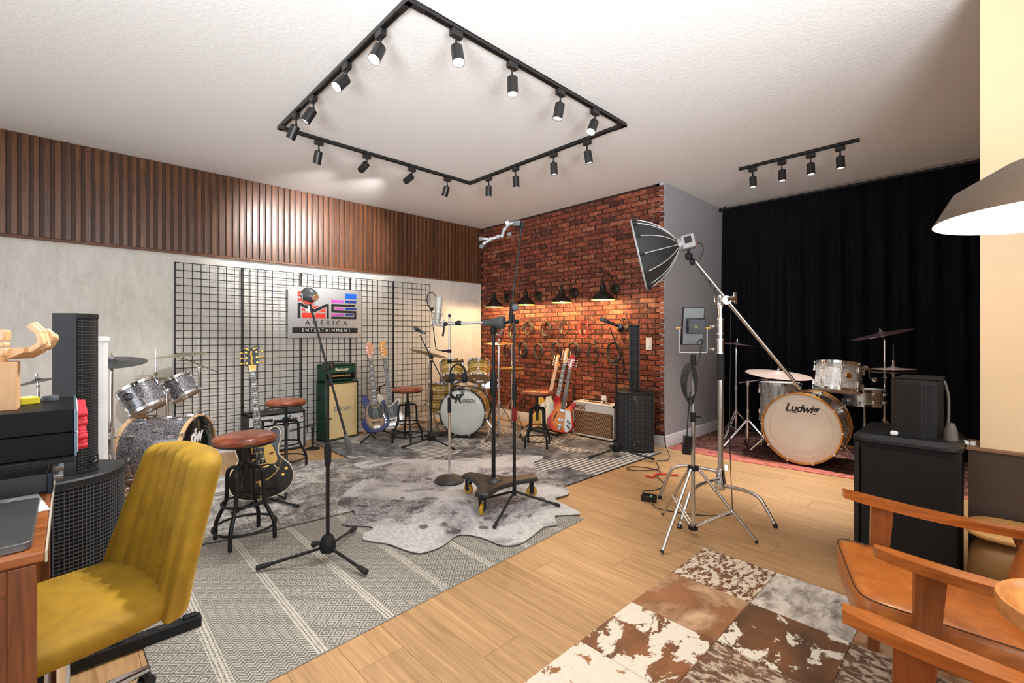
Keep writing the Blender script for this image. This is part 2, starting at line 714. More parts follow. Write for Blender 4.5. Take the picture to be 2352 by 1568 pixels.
# wall behind the desk, with a wide window opening
PLAIN = mat('off_white_paint', srgb(222, 219, 212), 0.8)
W = B()
W.box((-2.46, -0.55, H / 2), (0.1, 4.2, H)).box((-2.46, 5.3, H / 2), (0.1, 1.1, H)).box((-2.46, 3.15, 0.25), (0.1, 3.2, 0.5)).box((-2.46, 3.15, 2.8), (0.1, 3.2, 0.5))
struct(W.obj('wall_window_end', PLAIN, smooth=0))
W = B()
W.box((-2.1, -2.66, H / 2), (0.7, 0.1, H)).box((3.1, -2.66, H / 2), (0.4, 0.1, H)).box((0.55, -2.66, 0.2), (4.7, 0.1, 0.4)).box((0.55, -2.66, 2.95), (4.7, 0.1, 0.2))
struct(W.obj('wall_rear', PLAIN, smooth=0))
FRAME = mat('white_window_frame', srgb(235, 235, 232), 0.45)
wn = struct(B().box((-2.46, 3.15, 1.525), (0.05, 0.05, 2.05)).box((-2.46, 2.1, 1.525), (0.05, 0.04, 2.05)).box((-2.46, 4.2, 1.525), (0.05, 0.04, 2.05)).obj('window_1', FRAME, smooth=0))
wn = struct(B().box((0.55, -2.66, 1.625), (0.05, 0.05, 2.45)).obj('window_2', FRAME, smooth=0))

# --- baseboards
BBW = mat('white_trim', srgb(226, 226, 226), 0.4)
prof = [(0, 0), (0.016, 0), (0.016, 0.095), (0.012, 0.105), (0.012, 0.118), (0.006, 0.130), (0, 0.133)]


def baseboard(name, p, q, nrm):
    p, q, nrm = Vector(p), Vector(q), Vector(nrm)
    n = len(prof)
    vs = [p + nrm * a + Vector((0, 0, b)) for a, b in prof] + [q + nrm * a + Vector((0, 0, b)) for a, b in prof]
    fs = [(i, (i + 1) % n, n + (i + 1) % n, n + i) for i in range(n)] + [tuple(range(n)), tuple(range(n, 2 * n))]
    return struct(B().add(vs, fs).obj(name, BBW, smooth=25))


baseboard('baseboard_left', (-1.5, YW, 0), (XB, YW, 0), (0, -1, 0))
baseboard('baseboard_back', (XB, YG - 0.016, 0), (XB, YW, 0), (-1, 0, 0))
baseboard('baseboard_return', (XB - 0.016, YG, 0), (XC, YG, 0), (0, -1, 0))

# --- black velvet curtain over the end wall
m, nt, bs = newmat('black_velvet')
bs.inputs['Base Color'].default_value = (0.006, 0.006, 0.009, 1)
bs.inputs['Roughness'].default_value = 0.85
bs.inputs['Specular IOR Level'].default_value = 0.15
bs.inputs['Sheen Weight'].default_value = 0.13
bs.inputs['Sheen Tint'].default_value = (0.45, 0.55, 0.75, 1)
bs.inputs['Sheen Roughness'].default_value = 0.35
n1 = noise(nt, coords(nt, (30, 30, 2)), 1.0, 3)
lk(nt, ramp(nt, n1, [(0.3, (0.0025, 0.0025, 0.004)), (0.7, (0.007, 0.007, 0.010))]), bs.inputs['Base Color'])
VELVET = m
ph = [random.uniform(0, 6.28) for _ in range(8)]


def fold(u, v):
    y = 2.56 - 3.6 * u
    z = 0.02 + 3.0 * (1 - v)
    a = min(1.0, 0.25 + v * 2.2)
    d = 0.032 * math.sin(y * 29 + ph[0] + 0.9 * math.sin(y * 3.1 + ph[1]) + 0.5 * v * math.sin(y * 5 + ph[2])) + 0.016 * math.sin(y * 61 + ph[3] + v * 1.2) + 0.02 * math.sin(y * 7.3 + ph[4])
    gather = (1 - a) * 0.012 * math.sin(y * 190) * (0.5 + 0.5 * math.sin(v * 260))
    return (6.53 + d * a + gather, y, z)


cur = B().grid(fold, 620, 26).obj('curtain', VELVET, smooth=60)
tag(cur, 'floor-length black velvet curtain hanging behind the silver sparkle drums', 'curtain')
rod = thing('curtain_rod', 'thin black curtain rod above the black velvet curtain under the ceiling', 'curtain rod', (6.455, 2.56, 3.012))
B().cyl((0, 0, 0), (0, -3.65, 0), 0.014).obj('rod', BLACK, rod)
B().lathe([(0, 0.03), (0.02, 0.02), (0.024, 0), (0.014, -0.02)], 12, axis=(0, 1, 0)).obj('finial', BLACK, rod)
B().box((0.0, -0.06, 0.02), (0.02, 0.02, 0.03)).obj('bracket', BLACK, rod)

# --- light switch and outlet on the brick wall
sw = thing('light_switch', 'white rocker light switch plate on the brick wall beside the grey corner', 'light switch', (XB - 0.006, 2.776, 1.19), 0)
B().box((-0.003, 0, 0), (0.006, 0.076, 0.145), ch=0.003).obj('plate', WHITEP, sw)
B().box((-0.008, 0, 0), (0.006, 0.034, 0.068), (0, R(4), 0), ch=0.001).obj('rocker', WHITEP, sw)
sw = thing('wall_outlet', 'small white outlet plate low on the brick wall above the white amplifier', 'outlet', (XB - 0.006, 3.406, 0.46), 0)
B().box((-0.003, 0, 0), (0.006, 0.076, 0.12), ch=0.003).obj('plate', WHITEP, sw)
B().box((-0.022, 0, 0), (0.03, 0.05, 0.05), ch=0.006).obj('plug', WHITEP, sw)

# ============================================================ WIRE GRID PANELS AND SIGN
GX = [0.77, 1.392, 2.022, 2.652, 3.276, 3.894]
hor_me = B().cyl((-0.311, 0, 0), (0.311, 0, 0), 0.0038, n=6).mesh('horizontal_wire')
ver_me = B().cyl((0, 0, 0), (0, 0, 1.955), 0.0038, n=6).mesh('vertical_wire')
frm_me = B().cyl((0, 0, 0), (0, 0, 1.955), 0.0062, n=8).mesh('frame_rod')
for me in (hor_me, ver_me, frm_me):
    me.materials.append(BLACK)
WHERE = ['black wire grid panel behind the dark sparkle drums, leftmost of five', 'black wire grid panel behind the black hollow-body guitar',
         'black wire grid panel behind the left half of the metal sign', 'black wire grid panel behind the right edge of the metal sign and the basses', 'black wire grid panel behind the pop filter, rightmost of five']
for i in range(5):
    x0, x1 = GX[i], GX[i + 1]
    g = thing('wire_grid_panel', WHERE[i], 'grid panel', (x0, YW - 0.034, 0.09), 0, 'wire grid panels on the wall')
    wd = x1 - x0
    for k in range(26):
        o = link('horizontal_wire', hor_me, g, (wd / 2, -0.004, k * 0.0782))
        o.scale = (wd / 0.622, 1, 1)
    for k in range(1, 8):
        link('vertical_wire', ver_me, g, (wd * k / 8, 0.003, 0))
    link('frame_rod', frm_me, g, (0.007, 0, 0))
    link('frame_rod', frm_me, g, (wd - 0.007, 0, 0))
    for zz in (0.4, 1.95):
        B().box((0.01, 0.02, zz), (0.016, 0.028, 0.02)).obj('wall_clip', BLACK, g, smooth=0)

sg = thing('company_sign', 'brushed silver metal sign with red and blue letters on the wire grid', 'sign', (2.33, 5.792, 1.57), 0)
SIGNM = mat('brushed_aluminium_sign', (0.56, 0.57, 0.59), 0.36, 0.6, var=(60, 0.04))
B().box((0, 0, 0), (0.924, 0.010, 0.622), ch=0.002).obj('plate', SIGNM, sg, smooth=0)
for sx in (-.435, .435):
    for sz in (-.285, .285):
        B().cyl((sx, -0.004, sz), (sx, -0.012, sz), 0.008).obj('screw', STEEL, sg)
RED = mat('sign_red', srgb(222, 62, 50), 0.35, var=(4, 0.08))
INK = mat('sign_black', (0.012, 0.012, 0.014), 0.4)
BLUE = mat('sign_blue', srgb(24, 96, 226), 0.35, var=(4, 0.1))
NAVY = mat('sign_navy', srgb(22, 60, 150), 0.35, var=(4, 0.1))
m, nt, bs = newmat('sign_pink_to_blue')
v = coords(nt, (3.4, 1, 1))
sx = nd(nt, 'SeparateXYZ')
lk(nt, v, sx.inputs[0])
lk(nt, ramp(nt, sx.outputs[0], [(0.0, srgb(206, 70, 158)), (0.62, srgb(168, 80, 200)), (0.85, srgb(40, 80, 200))]), bs.inputs['Base Color'])
PINKB = m
# sign artwork measured on its plate: plate pixels 190..1745 by 240..1345 of an enlarged view
SU = 0.924 / 1545.0


def sp(x, y):
    # plate shears slightly in the view; undo it
    t = (x - 195) / 1550.0
    top, bot = 240 + 100 * t, 1345 - 5 * t
    return (-0.462 + 0.924 * (1.055 * t - 0.055 * t * t), 0.311 - 0.622 * (y - top) / (bot - top))


def art(poly, m, y=-0.0055, d=0.0015, name='letter_block', loc=None):
    M = Matrix.Rotation(R(90), 4, 'X')
    b = B()
    pts = [sp(*p) for p in poly]
    ox = min(p[0] for p in pts) if m is PINKB else 0
    b.prism([(p[0] - ox, p[1]) for p in pts], 0, d, M=M)
    return b.obj(name, m, sg, (ox, y, 0), smooth=0)


art([(368, 345), (668, 360), (668, 478), (368, 462)], RED)
art([(368, 500), (668, 512), (668, 630), (510, 626), (440, 570), (368, 566)], RED)
art([(580, 655), (790, 664), (690, 715)], RED)
art([(445, 700), (585, 777), (445, 772)], RED)
art([(920, 712), (920, 788), (775, 784)], RED)
art([(450, 808), (668, 815), (668, 930), (450, 925)], RED)
art([(712, 816), (920, 822), (920, 934), (712, 931)], RED)
art([(368, 590), (430, 594), (690, 735), (940, 618), (990, 620), (990, 938), (942, 936), (942, 680), (700, 800), (668, 800), (422, 660), (422, 925), (368, 923)], INK)
art([(1348, 400), (1612, 414), (1612, 526), (1348, 516)], BLUE)
art([(1350, 545), (1612, 556), (1612, 615), (1350, 605)], NAVY)
art([(1350, 702), (1612, 708), (1612, 752), (1350, 746)], NAVY)
art([(1352, 834), (1545, 840), (1545, 877), (1352, 872)], NAVY)
art([(1038, 530), (1308, 542), (1308, 606), (1038, 594)], PINKB)
art([(1116, 696), (1310, 702), (1310, 744), (1116, 738)], PINKB)
art([(1042, 826), (1310, 834), (1310, 875), (1042, 868)], PINKB)
art([(1042, 618), (1586, 640), (1586, 690), (1094, 670), (1094, 755), (1612, 775), (1612, 948), (1042, 940), (1042, 890), (1560, 902), (1560, 825), (1042, 803)], INK)
B().box((-0.005, -0.006, -0.218), (0.82, 0.003, 0.068)).obj('banner', INK, sg, smooth=0)
WHL = mat('sign_white', (0.85, 0.85, 0.85), 0.4)
RX = (R(90), 0, 0)
text('lettering', 'AMERICA', INK, sg, 0.088, (0.0, -0.0062, -0.127), RX, spacing=1.62)
text('lettering', 'ENTERTAINMENT', WHL, sg, 0.056, (0.0, -0.0082, -0.218), RX, spacing=1.50, offset=0.0006)
# ============================================================ CEILING TRACKS AND SPOT HEADS
TRACK = mat('track_black', (0.014, 0.013, 0.013), 0.35, bmp=(400, 0.05))
BULB = mat('lit_lamp_face', (1, 1, 1), 0.3, emit=((1.0, 0.96, 0.90), 22.0))
TX0, TX1, TY0, TY1, TZ = 1.27, 3.305, 2.096, 4.13, H
tr = thing('ceiling_track', 'black square loop of lighting track fixed to the white ceiling', 'lighting track', ((TX0 + TX1) / 2, (TY0 + TY1) / 2, H))
hx, hy = (TX1 - TX0) / 2, (TY1 - TY0) / 2


def rail(b, p, q):
    """open channel: two lips and a back, slot facing down"""
    p, q = Vector(p), Vector(q)
    d = q - p
    ang = math.atan2(d.y, d.x)
    c = (p + q) / 2
    for off, dz, w, hgt in ((0, -0.003, 0.036, 0.006), (-0.0145, -0.013, 0.007, 0.022), (0.0145, -0.013, 0.007, 0.022), (0, -0.012, 0.010, 0.006)):
        n = Vector((-math.sin(ang), math.cos(ang), 0)) * off
        b.box(c + n + Vector((0, 0, dz)), (d.length, w, hgt), (0, 0, ang))
    return b


for p, q in (((-hx, -hy, 0), (hx, -hy, 0)), ((hx, -hy, 0), (hx, hy, 0)), ((hx, hy, 0), (-hx, hy, 0)), ((-hx, hy, 0), (-hx, -hy, 0))):
    rail(B(), p, q).obj('rail', TRACK, tr, smooth=0)
for sx in (-1, 1):
    for sy in (-1, 1):
        b = B()
        b.box((sx * (hx - 0.04), sy * hy, -0.0155), (0.116, 0.038, 0.027), ch=0.002).box((sx * hx, sy * (hy - 0.04), -0.0155), (0.038, 0.116, 0.027), ch=0.002)
        b.obj('corner_connector', TRACK, tr, smooth=0)
tr2 = thing('ceiling_track', 'short straight black lighting track on the ceiling before the curtain', 'lighting track', (5.07, 1.31, H))
rail(B(), (0, -0.50, 0), (0, 0.50, 0)).obj('rail', TRACK, tr2, smooth=0)
for s in (-1, 1):
    B().box((0, s * 0.505, -0.0135), (0.038, 0.012, 0.027), ch=0.002).obj('end_cap', TRACK, tr2, smooth=0)


def track_head(x, y, target, label, along, power=40, size=1.1, col=(1.0, 0.975, 0.945)):
    g = thing('track_spotlight', label, 'spotlight', (x, y, H - 0.027), 0, 'black cylinder spotlights on the ceiling tracks')
    B().box((0, 0, -0.020), (0.075, 0.036, 0.04) if along == 'x' else (0.036, 0.075, 0.04), ch=0.003).obj('track_adapter', TRACK, g, smooth=0)
    B().cyl((0, 0, -0.04), (0, 0, -0.085), 0.0065).ball((0, 0, -0.087), 0.011, n=10, m=6).obj('stem', TRACK, g)
    piv = Vector((0, 0, -0.087))
    d = (Vector(target) - (Vector((x, y, H - 0.027)) + piv)).normalized()
    a0, a1 = piv + d * 0.006, piv + d * 0.118
    u = basis(d)
    h = B().lathe([(0, 0.0), (0.026, 0.0), (0.0345, 0.006), (0.0345, 0.112), (0.032, 0.112), (0.030, 0.097)], 20, a0, d).obj('lamp_can', TRACK, g)
    B().lathe([(0, 0.098), (0.0305, 0.098)], 20, a0, d).obj('lamp_face', BULB, h)
    l = light('SPOT', 'track_spot_light', Vector((x, y, H - 0.027)) + a0 + d * 0.114, power * 0.8, col, spot_size=size, spot_blend=0.7, shadow_soft_size=0.022)
    l.rotation_euler = d.to_track_quat('-Z', 'Y').to_euler()
    return g


HEADS = [
    (TX0, 2.396, (0.05, 1.95, 0.4), 'lit black spotlight nearest the ceiling track corner, aimed at the mustard chair', 'y', 190),
    (TX0, 2.839, (-0.45, 2.6, 0.8), 'lit black spotlight tilted towards the desk, second along the left track side', 'y', 150),
    (TX0, 3.395, (0.0, 4.1, 0.4), 'black spotlight leaning left, third along the left track side', 'y', 150),
    (TX0, 3.749, (0.55, 4.95, 0.3), 'black spotlight beside the leftmost corner of the square track', 'y', 150),
    (1.592, TY1, (1.45, 5.0, 0.2), 'black spotlight first from the leftmost corner on the far track side', 'x', 80),
    (2.045, TY1, (1.95, 5.85, 2.40), 'black spotlight tilted up at the wall sign, second on the far track side', 'x', 230),
    (2.542, TY1, (2.45, 5.85, 2.50), 'black spotlight tilted up at the walnut slats, third on the far track side', 'x', 170),
    (2.986, TY1, (2.85, 5.2, 0.4), 'black spotlight beside the far corner on the slatted wall side', 'x', 45),
    (TX1, 3.802, (3.5, 4.1, 0.3), 'black spotlight beside the far corner on the brick wall side', 'y', 32),
    (TX1, 3.379, (3.6, 3.5, 0.0), 'black spotlight second from the far corner on the brick side', 'y', 32),
    (TX1, 2.866, (3.6, 2.9, 0.0), 'black spotlight third from the far corner on the brick side', 'y', 32),
    (TX1, 2.473, (3.8, 2.2, 0.0), 'black spotlight on the brick side nearest the rightmost track corner', 'y', 32),
    (1.578, TY0, (1.35, 1.2, 0.0), 'lit black spotlight facing the camera, first on the near right track side', 'x', 45),
    (2.019, TY0, (1.95, 1.9, 0.0), 'black spotlight hanging straight down, second on the near right track side', 'x', 38),
    (2.490, TY0, (2.15, 2.5, 0.0), 'black spotlight slightly tilted, third on the near right track side', 'x', 38),
    (2.898, TY0, (1.6, 2.0, 0.6), 'black spotlight strongly tilted left beside the rightmost track corner', 'x', 40)]
for x, y, tgt, lab, al, pw in HEADS:
    track_head(x, y, tgt, lab, al, pw)
for y, lab in ((1.691, 'leftmost of four lit spotlights on the short ceiling track'), (1.422, 'second lit spotlight from the left on the short ceiling track'),
               (1.177, 'third lit spotlight from the left on the short ceiling track'), (0.944, 'rightmost of four lit spotlights on the short ceiling track')):
    track_head(5.08, y, (5.0, y - 0.12, 0.0), lab, 'y', 150)

# ============================================================ BARN SCONCES ON THE BRICK WALL
OILB = mat('oil_rubbed_bronze', (0.016, 0.012, 0.010), 0.42, 0.4)
SHIN = mat('brass_shade_lining', (0.85, 0.52, 0.10), 0.45, 0.2)
BULBW = mat('warm_glowing_bulb', (1, 0.9, 0.7), 0.3, emit=((1.0, 0.72, 0.36), 40.0))
SL = ['dark bronze barn sconce farthest left on the brick wall, behind the stand pole', 'dark bronze barn sconce second from left on the brick wall',
      'dark bronze barn sconce third from left on the brick wall', 'dark bronze barn sconce nearest the softbox on the brick wall']
for y, lab in zip((5.217, 4.542, 3.891, 3.240), SL):
    g = thing('barn_sconce', lab, 'wall lamp', (XB - 0.005, y, 1.862), 0, 'barn sconces on the brick wall')
    B().lathe([(0, 0.028), (0.05, 0.026), (0.068, 0.012), (0.072, 0)], 24, axis=(-1, 0, 0)).obj('wall_plate', OILB, g)
    sx = -0.265
    arc = [(-0.02, 0, 0.0), (-0.045, 0, 0.02), (-0.055, 0, 0.09)]
    for k in range(13):
        a = PI * k / 12
        arc.append((-0.055 - 0.105 * (1 - math.cos(a)), 0, 0.10 + 0.09 * math.sin(a)))
    arc.append((sx, 0, 0.055))
    B().tube(arc, 0.0065, 8).obj('gooseneck', OILB, g)
    B().tube([(-0.02, 0, 0.02), (-0.10, 0, 0.01), (sx + 0.03, 0, 0.0)], 0.004, 6).obj('brace', OILB, g)
    B().lathe([(0.014, 0.07), (0.020, 0.06), (0.020, 0.045), (0.028, 0.04), (0.028, 0.022), (0.034, 0.018), (0.036, -0.005), (0.030, -0.012)], 20, (sx, 0, 0)).obj('socket', OILB, g)
    sh = B().lathe([(0.034, -0.002), (0.040, -0.03), (0.066, -0.062), (0.105, -0.088), (0.130, -0.118), (0.137, -0.140), (0.139, -0.143)], 32, (sx, 0, 0)).obj('shade', OILB, g)
    B().lathe([(0.139, -0.1435), (0.1345, -0.140), (0.127, -0.120), (0.102, -0.092), (0.064, -0.066), (0.034, -0.035)], 32, (sx, 0, 0)).obj('shade_lining', SHIN, sh)
    B().ball((sx, 0, -0.112), 0.028, (1, 1, 1.15)).obj('bulb', BULBW, g)
    light('POINT', 'sconce_light', (XB - 0.005 + sx, y, 1.862 - 0.148), 22, (1.0, 0.68, 0.36), shadow_soft_size=0.03)

# ============================================================ DOME LAMP OVER THE ARMCHAIRS
LX, LY, LZ = 1.985, -0.155, 1.635
lp = thing('floor_lamp', 'floor lamp with a wide brown metal dome shade beside the armchairs', 'lamp', (LX + 0.12, LY - 0.62, 0.0))
BRZ = mat('bronze_metal_shade', srgb(96, 78, 60), 0.38, 0.5)
LINW = mat('white_shade_lining', (0.9, 0.88, 0.82), 0.5)
ox, oy = -0.12, 0.62
B().lathe([(0.045, 0.205), (0.06, 0.20), (0.075, 0.172), (0.13, 0.150), (0.236, 0.085), (0.275, 0.010), (0.281, 0.0)], 48, (ox, oy, LZ)).obj('shade', BRZ, lp)
B().lathe([(0.281, -0.001), (0.271, 0.008), (0.231, 0.080), (0.127, 0.144), (0.0, 0.165)], 48, (ox, oy, LZ)).obj('shade_lining', LINW, lp)
B().ball((ox, oy, LZ + 0.06), 0.045).obj('bulb', BULBW, lp)
B().lathe([(0.0, 0.29), (0.03, 0.285), (0.042, 0.25), (0.045, 0.205)], 24, (ox, oy, LZ)).obj('shade_neck', LINW, lp)
B().tube([(ox, oy, LZ + 0.28), (ox + 0.01, oy - 0.06, LZ + 0.42), (ox + 0.05, oy - 0.28, LZ + 0.44), (0, 0, LZ + 0.15), (0, 0, 0.02)], 0.012, 10).obj('pole', BRZ, lp)
B().lathe([(0, 0.03), (0.13, 0.025), (0.14, 0)], 32).obj('base', BRZ, lp)
light('POINT', 'floor_lamp_light', (LX, LY, LZ + 0.0), 11, (1.0, 0.80, 0.54), shadow_soft_size=0.045)
# ============================================================ RUGS
def slab(poly, z0, z1, mt, name, parent=None, ch=0.002):
    return B().prism(poly, z0, z1, ch).obj(name, mt, parent, smooth=0)


def fr(nt, x, per, off=0.0):
    return math_(nt, 'FRACT', math_(nt, 'ADD', math_(nt, 'MULTIPLY', x, 1.0 / per), 50.0 + off))


def absd(nt, x, c=0.5):
    return math_(nt, 'ABSOLUTE', math_(nt, 'SUBTRACT', x, c))


# --- grey and cream diamond-weave rug
m, nt, bs = newmat('diamond_weave_rug')
tc = nd(nt, 'TexCoord')
se = nd(nt, 'SeparateXYZ')
lk(nt, tc.outputs['Object'], se.inputs[0])
X, Y = se.outputs[0], se.outputs[1]
u = fr(nt, X, 0.32, -0.42 / 0.32)
band = math_(nt, 'GREATER_THAN', fr(nt, X, 0.64, -0.42 / 0.64), 0.5)
tri = math_(nt, 'MULTIPLY', math_(nt, 'LESS_THAN', absd(nt, fr(nt, X, 0.32, -0.42 / 0.32 + 0.5)), 0.070),
            math_(nt, 'LESS_THAN', absd(nt, fr(nt, X, 0.0150)), 0.30))
dia = math_(nt, 'ADD', absd(nt, fr(nt, X, 0.08)), absd(nt, fr(nt, Y, 0.08)))
dl = math_(nt, 'LESS_THAN', absd(nt, fr(nt, dia, 0.25)), 0.24)
zig = math_(nt, 'ADD', Y, math_(nt, 'MULTIPLY', absd(nt, fr(nt, X, 0.04)), 0.04))
zl = math_(nt, 'LESS_THAN', absd(nt, fr(nt, zig, 0.019)), 0.24)
pat = math_(nt, 'ADD', math_(nt, 'MULTIPLY', band, dl), math_(nt, 'MULTIPLY', math_(nt, 'SUBTRACT', 1.0, band), zl))
pat = math_(nt, 'MAXIMUM', math_(nt, 'MULTIPLY', pat, 0.72), tri)
yarn = noise(nt, tc.outputs['Object'], 260, 3, 0.7)
f = math_(nt, 'MULTIPLY', pat, ramp(nt, yarn, [(0.35, (0.25, 0.25, 0.25)), (0.55, (1, 1, 1))]))
lk(nt, mixc(nt, f, ramp(nt, yarn, [(0.35, srgb(84, 81, 76)), (0.65, srgb(128, 124, 117))]), srgb(206, 200, 186)), bs.inputs['Base Color'])
bs.inputs['Roughness'].default_value = 0.95
bump(nt, bs, f, 0.35, 0.003)
rg = thing('area_rug', 'grey and cream diamond-weave rug under the mustard chair and front microphone stand', 'rug')
P1 = [(0.215, 2.60), (0.228, 2.10), (0.235, 1.855), (1.4, 1.915), (2.60, 1.980), (2.55, 3.30), (0.24, 3.45)]
slab(P1, 0.0, 0.006, m, 'pile', rg)
B().tube([(p[0], p[1], 0.003) for p in P1], 0.003, 6, closed=True).obj('bound_edge', mat('rug_edge_grey', srgb(150, 148, 146), 0.9), rg)

# --- distressed grey rug
m, nt, bs = newmat('distressed_grey_rug')
tc = nd(nt, 'TexCoord')
n1 = noise(nt, coords(nt, (5, 5, 5)), 1.0, 7, 0.7, 0.5)
n2 = noise(nt, coords(nt, (12, 70, 1)), 1.0, 4, 0.7)
n3 = noise(nt, coords(nt, (70, 12, 1)), 1.0, 4, 0.7)
f = math_(nt, 'ADD', math_(nt, 'MULTIPLY', n1, 0.5), math_(nt, 'MULTIPLY', math_(nt, 'MAXIMUM', n2, n3), 0.5))
lk(nt, ramp(nt, f, [(0.43, srgb(74, 69, 66)), (0.51, srgb(132, 127, 122)), (0.58, srgb(188, 184, 179)), (0.68, srgb(212, 209, 204))]), bs.inputs['Base Color'])
bs.inputs['Roughness'].default_value = 0.95
bump(nt, bs, f, 0.25, 0.003)
rg = thing('area_rug', 'distressed pale grey rug under the black hollow-body guitar', 'rug')
P2 = [(0.52, 3.36), (0.99, 3.265), (2.28, 3.15), (2.34, 4.48), (1.727, 4.83), (0.62, 4.90)]
slab(P2, 0.0102, 0.0142, m, 'pile', rg)
B().tube([(p[0], p[1], 0.0128) for p in P2], 0.0022, 6, closed=True).obj('bound_edge', mat('rug_edge_dark', srgb(96, 94, 92), 0.9), rg)

# --- charcoal rug with cream pinstripes
m, nt, bs = newmat('pinstripe_charcoal_rug')
tc = nd(nt, 'TexCoord')
se = nd(nt, 'SeparateXYZ')
lk(nt, tc.outputs['Object'], se.inputs[0])
X, Y = se.outputs[0], se.outputs[1]
sA = math_(nt, 'LESS_THAN', absd(nt, fr(nt, Y, 0.052)), 0.24)
dg_ = math_(nt, 'ADD', math_(nt, 'MULTIPLY', X, 0.883), math_(nt, 'MULTIPLY', Y, 0.470))
sB = math_(nt, 'LESS_THAN', absd(nt, fr(nt, dg_, 0.050)), 0.24)
left = math_(nt, 'LESS_THAN', math_(nt, 'ADD', X, math_(nt, 'MULTIPLY', Y, -0.35)), 1.55)
st = math_(nt, 'ADD', math_(nt, 'MULTIPLY', left, sB), math_(nt, 'MULTIPLY', math_(nt, 'SUBTRACT', 1.0, left), sA))
big = noise(nt, coords(nt, (1.5, 1.5, 1.5)), 1.0, 3, 0.5, 0.6)
maskp = ramp(nt, big, [(0.47, (1, 1, 1)), (0.50, (0.0, 0.0, 0.0))])
mot = noise(nt, coords(nt, (7, 7, 7)), 1.0, 6, 0.7)
basec = ramp(nt, mot, [(0.36, srgb(56, 55, 56)), (0.52, srgb(104, 103, 104)), (0.66, srgb(144, 143, 143))])
fine = noise(nt, tc.outputs['Object'], 220, 2, 0.6)
f = math_(nt, 'MULTIPLY', math_(nt, 'MULTIPLY', st, maskp), ramp(nt, fine, [(0.3, (0.5, 0.5, 0.5)), (0.55, (1, 1, 1))]))
basec = mixc(nt, math_(nt, 'MULTIPLY', maskp, 0.55), basec, srgb(80, 78, 78))
lk(nt, mixc(nt, f, basec, srgb(214, 209, 202)), bs.inputs['Base Color'])
bs.inputs['Roughness'].default_value = 0.95
bump(nt, bs, f, 0.3, 0.003)
rg = thing('area_rug', 'charcoal grey rug with cream pinstripes in front of the brick wall', 'rug')
P3 = [(2.09, 5.62), (2.10, 4.60), (2.12, 2.53), (2.97, 2.51), (4.655, 2.487), (4.66, 5.62)]
slab(P3, 0.0062, 0.0100, m, 'pile', rg)
B().tube([(p[0], p[1], 0.0081) for p in P3], 0.0025, 6, closed=True).obj('bound_edge', mat('rug_edge_black', srgb(58, 58, 60), 0.9), rg)

# --- white and grey spotted cowhide
m, nt, bs = newmat('spotted_cowhide')
tc = nd(nt, 'TexCoord')
ob = coords(nt, (1, 1, 1))
g1 = noise(nt, ob, 1.9, 5, 0.6, 0.8)
g2 = noise(nt, ob, 6.5, 5, 0.62, 0.4)
g3 = noise(nt, coords(nt, (60, 25, 1), rot=(0, 0, 0.8)), 1.0, 4, 0.7)
vo = nd(nt, 'TexVoronoi', Scale=4.2, Randomness=1.0)
wv = nd(nt, 'MixRGB') if False else None
warp = math_(nt, 'ADD', vo.outputs['Distance'], math_(nt, 'MULTIPLY', g2, 0.55))
lk(nt, ob, vo.inputs['Vector'])
cream = ramp(nt, g3, [(0.3, srgb(160, 156, 154)), (0.6, srgb(208, 205, 202))])
greyp = math_(nt, 'MULTIPLY', ramp(nt, g1, [(0.44, (0, 0, 0)), (0.56, (1, 1, 1))]), ramp(nt, g3, [(0.38, (0.10, 0.10, 0.10)), (0.55, (1, 1, 1))]))
c1 = mixc(nt, greyp, cream, srgb(104, 96, 102))
spots = ramp(nt, warp, [(0.40, (1, 1, 1)), (0.43, (0, 0, 0))])
c2 = mixc(nt, math_(nt, 'MULTIPLY', spots, 0.85), c1, srgb(66, 52, 54))
dark = math_(nt, 'MULTIPLY', ramp(nt, g2, [(0.54, (0, 0, 0)), (0.60, (1, 1, 1))]), ramp(nt, g1, [(0.46, (0, 0, 0)), (0.54, (1, 1, 1))]))
lk(nt, mixc(nt, math_(nt, 'MULTIPLY', dark, 0.9), c2, srgb(58, 46, 50)), bs.inputs['Base Color'])
bs.inputs['Roughness'].default_value = 0.8
bs.inputs['Sheen Weight'].default_value = 0.15
bump(nt, bs, g3, 0.25, 0.003)
HIDE = [(2.017, 4.356), (2.186, 4.343), (2.384, 4.218), (2.587, 4.09), (2.721, 3.894), (2.834, 3.786), (3.035, 3.752), (3.251, 3.687), (3.407, 3.513), (3.549, 3.328), (3.583, 3.248), (3.459, 3.184), (3.342, 3.165), (3.207, 3.008), (3.18, 2.845), (3.077, 2.6), (2.958, 2.406), (2.874, 2.346), (2.73, 2.351), (2.686, 2.205), (2.648, 2.045), (2.589, 2.047), (2.471, 2.128), (2.37, 2.022), (2.281, 2.059), (2.133, 2.02), (1.974, 1.997), (1.893, 2.067), (1.882, 2.176), (1.852, 2.29), (1.782, 2.357), (1.625, 2.302), (1.481, 2.318), (1.429, 2.451), (1.41, 2.547), (1.343, 2.669), (1.324, 2.729), (1.371, 2.796), (1.43, 2.812), (1.446, 2.873), (1.347, 2.987), (1.338, 3.064), (1.439, 3.121), (1.486, 3.208), (1.459, 3.386), (1.492, 3.478), (1.652, 3.664), (1.871, 3.842), (1.984, 3.96), (2.017, 4.096)]
hide = [(x - 2.2, y - 2.9) for x, y in crom(HIDE, 3)]
h = slab(hide, 0.0, 0.005, m, 'cowhide_rug', None, 0.0015)
h.location = (2.2, 2.9, 0.0148)
tag(h, 'white and grey spotted cowhide rug with an irregular outline, laid over the others', 'rug')

